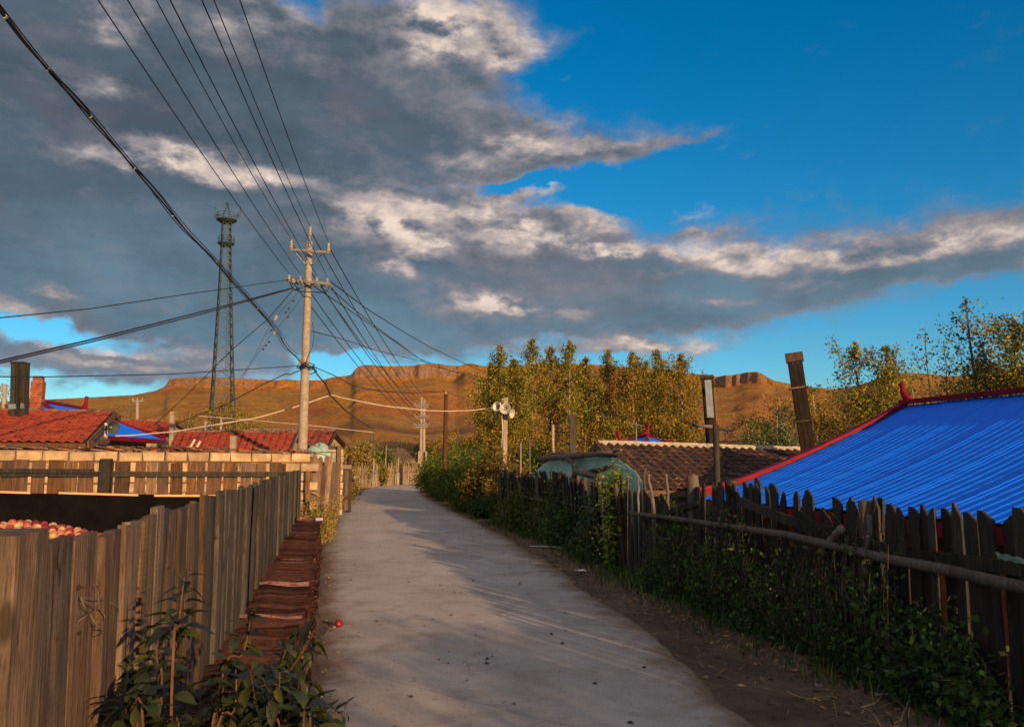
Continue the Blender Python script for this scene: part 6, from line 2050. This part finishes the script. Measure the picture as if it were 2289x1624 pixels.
def leaf_mesh(name, mat, seed, broad=.5, curl=.2):
    rr = random.Random(seed); mb = MB()
    prof_ = [(0, .0), (.10, .16), (.28, .42), (.48, .5), (.68, .42), (.86, .22), (1.0, .0)]
    mid = []; l = []; r = []
    for t, w in prof_:
        z = -curl * t * t + .05 * math.sin(t * 5)
        mid.append(Vector((0, t + .06, z)))
        l.append(Vector((-w * broad, t + .06 + rr.uniform(-.01, .01), z + .12 * w + rr.uniform(-.02, .02)))); r.append(Vector((w * broad, t + .06, z + .12 * w + rr.uniform(-.02, .02))))
    mb.grid([l, mid, r])
    mb.add([(-.012, 0, 0), (.012, 0, 0), (.012, .1, 0), (-.012, .1, 0)], [(0, 1, 2, 3)])
    return mb.mesh(name, mat, True)
lm = [leaf_mesh('leaf', 'lime_leaf', k, .42 + .05 * k, .25) for k in range(3)]
ys = thing('young_tree_shrub', P(1372, 1250, 13.4), 'bright yellow green leafy shrub standing in front of the fence by the tarpaulin', 'shrub')
ys.location.z = 0
rr = random.Random(12)
stems = []
for k in range(24):
    x0 = 1374 + rr.uniform(-20, 20); x1 = 1370 + rr.uniform(-40, 40); y1 = rr.choice((1035, 1050, 1070, 1095, 1120, 1150, 1180)) + rr.uniform(-8, 8)
    if k == 0: x1, y1 = 1392, 1036
    if k == 1: x1, y1 = 1345, 1045
    d = 12.5 + rr.uniform(-.25, .25)
    b = P(x0, 1250, d); b.z = 0
    tp = P(x1, y1, d + rr.uniform(-.25, .25))
    stems.append([b, b.lerp(tp, .5) + Vector((rr.uniform(-.08, .08), rr.uniform(-.05, .05), 0)), tp])
mats = leafy_stem_plant(ys, stems, lm, rr, .06, .11, .009)
pieces(ys, 'leaf', lm, mats, 300)

# tangled creepers and weeds on the picket fence
def creeper(label, x0, x1, yt, yb, n, seed, mat='vine_leaf', leaf=.05, twigs=60, off=(-.05, -.45), bulge=.35, name='climbing_vine'):
    rng = np.random.default_rng(seed); rr = random.Random(seed)
    c = rfp((x0 + x1) / 2, (yt + yb) / 2, -.2)
    if c is None: c = P((x0 + x1) / 2, 1200, 12)
    root = thing(name, (c.x, c.y, 0), label, 'vine')
    C = []; mb = MB()
    for k in range(twigs):
        s = rr.random(); x = x0 + (x1 - x0) * s
        env = math.sin(math.pi * min(.97, max(.03, s))) ** .5
        y = yb - (yb - yt) * env * rr.uniform(.25, 1.0)
        a = rfp(x + rr.uniform(-20, 20), yb, -.25)
        b = rfp(x, y, off[0] - bulge * rr.random() * (y - yt) / (yb - yt + 1))
        if a is None or b is None: continue
        a.z = 0.0; 
        m = a.lerp(b, .5) + Vector((rr.uniform(-.12, .12), rr.uniform(-.12, .12), rr.uniform(0, .12)))
        path = catmull([a, m, b], 5)
        mb.tube(path, [.006 - .004 * q / (len(path) - 1) for q in range(len(path))], 4)
        for _ in range(2):
            i = rr.randrange(3, len(path)); e = path[i] + Vector((rr.uniform(-.25, .2), rr.uniform(-.25, .15), rr.uniform(-.15, .2)))
            mb.tube([path[i], path[i].lerp(e, .5) + Vector((0, 0, .03)), e], [.004, .003, .0015], 4)
        m_ = n // twigs
        tt = rng.random(m_) ** .8 * (len(path) - 1.001); ii = tt.astype(int)
        q = np.array([list(path[i].lerp(path[i + 1], t - i)) for t, i in zip(tt, ii)])
        C.append(q + rng.normal(size=(m_, 3)) * np.array([.07, .07, .06]))
    mb.obj('stems', 'twig', root, kind='stuff')
    C = np.concatenate(C); C = C[C[:, 2] > .01]
    v, f = leaf_arrays(C, leaf, rng, .7)
    npmesh('foliage', v, f, mat, root, kind='stuff')
creeper('dark creeper heaped over the fence peak above the lashed log', 1560, 1700, 1085, 1390, 2300, 301, twigs=70)
creeper('tangle of thin twiggy weeds in front of the middle of the picket fence', 1680, 1900, 1150, 1500, 2400, 302, twigs=110, leaf=.042)
creeper('green creeper with small leaves covering the fence below the log', 1850, 2060, 1230, 1580, 3800, 303, twigs=90, leaf=.055)
creeper('leafy weeds at the foot of the fence near the right edge', 2020, 2200, 1360, 1620, 3200, 304, twigs=80, leaf=.055, bulge=.5)
creeper('scattered vines on the fence above the log, behind bare twigs', 1830, 1990, 1120, 1240, 380, 305, twigs=24, leaf=.04)
creeper('dry dark vines hanging on the fence left of the creeper peak', 1450, 1570, 1110, 1320, 2000, 306, twigs=60)
def creeper_s(label, d0, d1, n, seed, mat='vine_leaf', hmax=1.3):
    rng = np.random.default_rng(seed); rr = random.Random(seed)
    c, _ = along(line_s, (d0 + d1) / 2)
    root = thing('climbing_vine', (c.x, c.y, 0), label, 'vine')
    C = []; mb = MB()
    for k in range(50):
        p, dx = along(line_s, rr.uniform(d0, d1)); 
        if p is None: continue
        h = hmax * rr.uniform(.2, 1)
        a = p - vx * rr.uniform(.1, .5); a.z = 0; b = p - vx * (.05 + .35 * (1 - h / hmax) * rr.random()) + Vector((0, 0, h))
        m = a.lerp(b, .5) + Vector((rr.uniform(-.15, .15), rr.uniform(-.15, .15), .05))
        mb.tube(catmull([a, m, b], 4), .007, 4)
        m_ = n // 50; tt = rng.random(m_)
        q = np.array([list(a.lerp(m, v * 2) if v < .5 else m.lerp(b, v * 2 - 1)) for v in tt]); C.append(q + rng.normal(size=(m_, 3)) * .10)
    mb.obj('stems', 'twig', root, kind='stuff')
    C = np.concatenate(C); C = C[C[:, 2] > .01]
    v, f = leaf_arrays(C, .06, rng, .7); npmesh('foliage', v, f, mat, root, kind='stuff')
creeper_s('dark leafy creeper over the stick fence below the tarpaulin', 1.2, 5.5, 3600, 310)
creeper_s('brownish vines matted on the far half of the stick fence', 4.5, 10.5, 3600, 311, 'hedge_leaf', 1.35)

# ---- foreground shrub at the lower left
fg = thing('foreground_shrub', Vector((-.75, 2.35, 0)), 'dark leaved shrub with reddish stems in front of the near fence, lower left', 'shrub')
rr = random.Random(77)
lms = [leaf_mesh('leaf', 'shrub_leaf', k + 20, .40 + .06 * k, .22 + .1 * k) for k in range(4)]
stems = []
def st_px(x0, y0, x1, y1, d0, d1, bend=0):
    a = P(x0, y0, d0); b = P(x1, y1, d1)
    base_ = Vector((a.x + rr.uniform(-.05, .05) , a.y, 0))
    m = a.lerp(b, .5) + Vector((bend, 0, 0))
    stems.append([base_, a, m, b])
st_px(385, 1510, 412, 1290, 2.05, 2.1)
st_px(490, 1560, 562, 1368, 2.25, 2.4, .02)
st_px(520, 1640, 700, 1415, 2.15, 2.6, .02)
st_px(580, 1600, 640, 1450, 2.5, 2.6)
st_px(600, 1590, 668, 1430, 2.5, 2.8)
st_px(360, 1580, 345, 1395, 2.3, 2.35)
st_px(320, 1640, 285, 1560, 2.0, 2.1, -.02)
st_px(620, 1660, 770, 1590, 2.4, 2.5)
for k in range(30):
    x1 = rr.uniform(290, 690); y1 = 1520 + rr.uniform(-50, 110) + abs(x1 - 480) * .10
    st_px(x1 + rr.uniform(-50, 30), 1690, x1, y1, 2.2 + rr.uniform(-.25, .25), 2.25 + rr.uniform(-.25, .35), rr.uniform(-.03, .03))
mats = leafy_stem_plant(fg, stems, lms, rr, .072, .070, .0045, 'stem_red', droop=.5)
mats = [m for m in mats if m.translation.z > .25]
pieces(fg, 'leaf', lms, mats, 300)

# ---- weeds and dry grass
def blades(name, label, pts, h, w, mat, seed, kind='stuff', lean=.5):
    rng = np.random.default_rng(seed); P0 = np.array(pts); n = len(P0)
    a = rng.uniform(0, 2 * np.pi, n); hh = h * rng.uniform(.4, 1.2, n); ln = rng.uniform(.1, lean, n)
    dx = np.stack([np.cos(a), np.sin(a), np.zeros(n)], 1); sd_ = np.stack([-np.sin(a), np.cos(a), np.zeros(n)], 1) * (w * rng.uniform(.6, 1.3, n))[:, None]
    mid = P0 + dx * (hh * ln * .4)[:, None] + np.array([0, 0, 1]) * (hh * .6)[:, None]
    tip = P0 + dx * (hh * ln)[:, None] + np.array([0, 0, 1]) * hh[:, None]
    v = np.stack([P0 - sd_, P0 + sd_, mid + sd_ * .8, mid - sd_ * .8, tip], 1).reshape(-1, 3)
    k = np.arange(n)[:, None] * 5
    f = np.concatenate([k + [0, 1, 2, 3], k + [3, 2, 4, 4]], 0)
    # second face as quad with repeated tip is invalid: make tip a tiny edge instead
    v2 = np.stack([P0 - sd_, P0 + sd_, mid + sd_ * .8, mid - sd_ * .8, tip + sd_ * .1, tip - sd_ * .1], 1).reshape(-1, 3)
    k = np.arange(n)[:, None] * 6
    f = np.concatenate([k + [0, 1, 2, 3], k + [3, 2, 4, 5]], 0)
    o = npmesh(name, v2, f, mat); tag(o, label=label, kind=kind)
    return o
rr = random.Random(5)
def gpts(fn, n): 
    out = []
    while len(out) < n:
        p = fn()
        if p is not None: out.append((p.x, p.y, p.z))
    return out
def verge_left():
    u = rr.uniform(16.9, 46); v = -.15 - abs(rr.gauss(0, .35)) + .0
    e = .4 * mnoise.noise(Vector((u * .6, 0, 0))) + .12
    p = W(u, v + e - .1 * smooth(20, 30, u), -.02); 
    if u > 24: p.x -= (u - 24) * .006 * (u - 24)
    return p
blades('dry_grass', 'dry golden grass and weeds along the left lane edge beyond the tile stack', gpts(verge_left, 9000), .32, .012, 'weed_leaf', 1)
def vr():
    p, dx = along(line_r + line_s[1:], rr.uniform(2, 26))
    if p is None: return None
    return p - vx * abs(rr.gauss(0, .28)) + Vector((0, 0, -.01))
blades('weeds', 'low dark weeds and grass along the foot of the right fences', gpts(vr, 5200), .16, .007, 'vine_leaf', 2, lean=1.0)
def vr2():
    p, dx = along(line_r + line_s[1:], rr.uniform(2, 24))
    if p is None: return None
    return p - vx * abs(rr.gauss(.25, .5)) + Vector((0, 0, .0))
blades('straw_litter', 'pale straw and dry stalks scattered on the dirt verge at the right', gpts(vr2, 3000), .05, .003, 'straw', 3, lean=4.5)
for k, (u_, v_, w_, h_, n_, lb, m_) in enumerate(((17.3, -.1, .8, .6, 1500, 'leafy weed clump at the far end of the tile stack', 'weed_leaf'), (19.2, -.2, 1.1, .85, 2600, 'taller yellow weed clump in front of the bark slab screen', 'weed_leaf'), (21.4, -.3, 1.1, .7, 2200, 'golden weed clump before the stone pillar', 'weed_leaf'),
                                                  (24.0, -.4, 1.1, .6, 1700, 'reddish dry weed clump below the plank gate', 'hedge_warm'), (28.5, -.9, 1.5, .6, 1400, 'rusty dry weeds by the leaning pole', 'hedge_warm'), (34, -1.5, 1.6, .55, 1200, 'dry weeds on the left verge before the bend', 'weed_leaf'))):
    rng = np.random.default_rng(400 + k); b = W(u_, v_, 0)
    root = thing('weed_clump', b, lb, 'weeds', 'weed clumps on the left verge')
    mb = MB(); C = []
    for s in range(22):
        a = rr.uniform(0, 6.28); rd = rr.random()
        p0 = b + Vector((math.cos(a), math.sin(a), 0)) * w_ * .35 * rd; p1 = p0 + Vector((math.cos(a) * w_ * .22, math.sin(a) * w_ * .22, h_ * rr.uniform(.5, 1.05)))
        mb.tube([p0, p0.lerp(p1, .5) + Vector((0, 0, .03)), p1], [.006, .004, .002], 4)
        tt = rng.random(n_ // 22) ** .7
        C.append(np.array([list(p0.lerp(p1, v)) for v in tt]) + rng.normal(size=(len(tt), 3)) * .055)
    mb.obj('stems', 'straw', root, kind='stuff'); C = np.concatenate(C); C = C[C[:, 2] > .0]
    v, f = leaf_arrays(C, .05, rng, .5); npmesh('foliage', v, f, m_, root, kind='stuff')

# fallen leaves, clods and grit
def flat_bits(name, label, pts, size, mat, seed, asp=.6, z=.03, tilt=.5):
    rng = np.random.default_rng(seed); c = np.array(pts); n = len(c); c[:, 2] += z
    a = rng.uniform(0, 6.28, n); d = np.stack([np.cos(a), np.sin(a), rng.uniform(-tilt, tilt, n)], 1); e = np.stack([-np.sin(a), np.cos(a), rng.uniform(-tilt, tilt, n)], 1)
    s = (size * rng.uniform(.5, 1.4, n))[:, None]
    v = np.stack([c - d * s / 2, c + e * s * asp / 2, c + d * s / 2, c - e * s * asp / 2], 1).reshape(-1, 3)
    o = npmesh(name, v, np.arange(n * 4).reshape(n, 4), mat); tag(o, label=label, kind='stuff')
def vr3():
    p, dx = along(line_r + line_s[1:], rr.uniform(2, 24))
    if p is None: return None
    return p - vx * abs(rr.gauss(.2, .6))
flat_bits('fallen_leaves', 'yellow and brown fallen leaves on the dirt verge at the right', gpts(vr3, 1300), .055, 'dead_leaf', 7, z=.012)
def onroad():
    d = rr.uniform(4.5, 30); s = rr.random()
    return W(d, rr.uniform(.1, 3.2) + (d * .02), .028)
def lefte():
    return W(rr.uniform(3.5, 26), -.02 + abs(rr.gauss(0, .22)), .012)
flat_bits('leaf_litter', 'brown leaf crumbs along the left edge of the lane', gpts(lefte, 900), .03, 'dead_leaf', 9, z=.012)
def allroad():
    d = rr.uniform(3.5, 34); return W(d, rr.uniform(-.1, 3.3) + d * .02, .026)
flat_bits('chaff', 'fine straw chaff and leaf bits scattered over the lane', gpts(allroad, 1500), .02, 'dead_leaf', 10, asp=.3, z=.006, tilt=.15)
def clods(name, label, pts, size, mat, seed):
    mb = MB(); r2 = random.Random(seed)
    for p in pts:
        s = size * r2.choice((.4, .6, .8, 1, 1.6)); k = Vector(p)
        vs = [k + Vector((math.cos(a) * s * r2.uniform(.6, 1.2), math.sin(a) * s * r2.uniform(.6, 1.2), 0)) for a in np.linspace(0, 6.28, 6)[:-1]] + [k + Vector((r2.uniform(-.3, .3) * s, 0, s * .55))]
        mb.add(vs, [(i, (i + 1) % 5, 5) for i in range(5)])
    o = mb.obj(name, mat); tag(o, label=label, kind='stuff')
clods('dirt_crumbs', 'small dark crumbs of dirt and dung scattered on the lane', gpts(onroad, 330), .014, 'clod', 3)
clods('pebbles', 'small clods and pebbles on the dirt verge at the right', gpts(vr3, 900), .018, 'clod', 4)
# single pieces of litter
def litter(x, y, name, label, cat, size, mat, seed=0, crumple=.5, thick=.02):
    g = G(x, y, .02); rr2 = random.Random(seed)
    root = thing(name, g, label, cat)
    rows = []
    for i in range(6):
        rows.append([g + Vector(((i / 5 - .5) * size[0] + rr2.uniform(-.1, .1) * size[0] * crumple, (j / 4 - .5) * size[1] + rr2.uniform(-.1, .1) * size[1] * crumple, thick * (.3 + rr2.random()))) for j in range(5)])
    MB().grid(rows).obj('scrap', mat, root, smooth=False)
litter(1298, 1276, 'paper_scrap', 'crumpled white paper scrap on the dirt verge below the bright shrub', 'litter', (.16, .12), 'litter_white', 1, 1)
litter(1145, 1166, 'plastic_scrap', 'small pale scrap lying at the foot of the stick fence', 'litter', (.22, .14), 'litter_white', 2, 1)
litter(2095, 1545, 'plastic_scrap', 'violet scrap of plastic on the dirt near the lower right', 'litter', (.10, .05), 'litter_violet', 3, 1)
litter(1830, 1535, 'plastic_scrap', 'small violet plastic bit beside the straw loops', 'litter', (.05, .04), 'litter_violet', 4, 1)
litter(1970, 1555, 'plastic_scrap', 'violet string like scrap between straw and fence foot, lower right', 'litter', (.12, .03), 'litter_violet', 5, 1)
stk = thing('stick', G(1230, 1221), 'thin white stick lying on the dirt verge before the stick fence', 'stick')
MB().tube([G(1185, 1220, .03), G(1235, 1221, .04), G(1262, 1225, .03)], .012, 6).obj('rod', 'litter_white', stk)
def straw_loop(pp, label, seed):
    pts = catmull([G(x, y, .02 + .02 * (k % 2)) for k, (x, y) in enumerate(pp)], 5)
    o = thing('dry_stalk', pts[0], label, 'straw', 'dry stalks on the verge')
    MB().tube(pts, .004, 4).obj('stalk', 'straw', o)
straw_loop([(1775, 1555), (1810, 1562), (1845, 1562), (1862, 1548), (1868, 1535)], 'curved dry stalk looping on the dirt, lower right', 1)
straw_loop([(1760, 1545), (1800, 1560), (1850, 1556), (1872, 1558)], 'flat dry stalk under the curved one, lower right', 2)
straw_loop([(1925, 1580), (1955, 1570), (1975, 1548)], 'single straight dry stalk right of the curved one', 3)
straw_loop([(2210, 1505), (2240, 1520), (2289, 1560)], 'long dry stalk at the right edge below the fence', 4)
straw_loop([(2130, 1600), (2180, 1570), (2230, 1545)], 'dry stalk slanting up from the lower right corner', 5)
straw_loop([(2020, 1480), (2060, 1510), (2100, 1560), (2150, 1600)], 'long thin dry stem running down the verge, lower right', 6)
for k, (x, y, s, lb) in enumerate(((1105, 1112, .28, 'pale rubble lump below the hedge'), (1075, 1104, .3, 'grey rubble lump beside another under the hedge'), (1092, 1108, .2, 'small rubble lump between two larger ones below the hedge'), (1590, 1352, .22, 'half buried grey stone at the fence foot under the creeper'))):
    g = G(x + 0, y, 0); o = thing('stone', g, lb, 'stone')
    rr2 = random.Random(k); rows = []
    for i in range(6):
        th = i / 5 * math.pi * .6
        rows.append([g + Vector((s * .5 * math.sin(th + .15) * math.cos(a) * rr2.uniform(.85, 1.15), s * .4 * math.sin(th + .15) * math.sin(a) * rr2.uniform(.85, 1.15), s * .3 * math.cos(th))) for a in np.linspace(0, 2 * math.pi, 11)[:-1]])
        rows[-1].append(rows[-1][0])
    MB().grid(rows).obj('rock', 'stone_grey', o, smooth=True)
for k, (x, y, s) in enumerate(((1186, 1491, 1), (1095, 1345, .8), (1290, 1410, .8), (1000, 1340, .7), (1500, 1520, .7), (1195, 1590, .7), (2370, 1300, .1), (1230, 1620, .8))):
    pass

# unseen trees added behind the camera, sized to shade the near lane
for k, (dx_, dy_, h_, w_) in enumerate(((7.8, -7.0, 3.15, 2.6), (10.5, -9.0, 3.75, 3.0), (9.0, -13.0, 4.2, 3.2), (14.5, -12.0, 4.6, 3.4), (6.6, -3.6, 2.5, 1.9), (12.5, -17, 5.1, 3.4), (8.3, -10.2, 3.75, 2.6))):
    foliage_tree('added_shade_tree', 0, 0, 0, 0, w_, 2600, .12, 'poplar_leaf', ('low bushy unseen tree added for shade by the lane behind the viewer', 'broad unseen tree added for shade beyond the fence behind the viewer', 'second broad unseen tree added for shade behind the viewer along the lane', 'tallest unseen tree added for shade farther back behind the viewer', 'small unseen bush added for shade against the fence behind the viewer', 'distant unseen tree added for shade behind the viewer to the right', 'slim unseen tree added for shade between the broad ones behind the viewer')[k],
                 'unseen trees added for shade along the lane behind the viewer', 'round', seed=500 + k, low=.02, stems=3, loc=Vector((dx_, dy_, 0)), top=h_, base_z=-1.0 if k != 4 else 0, bark='bark_brown')
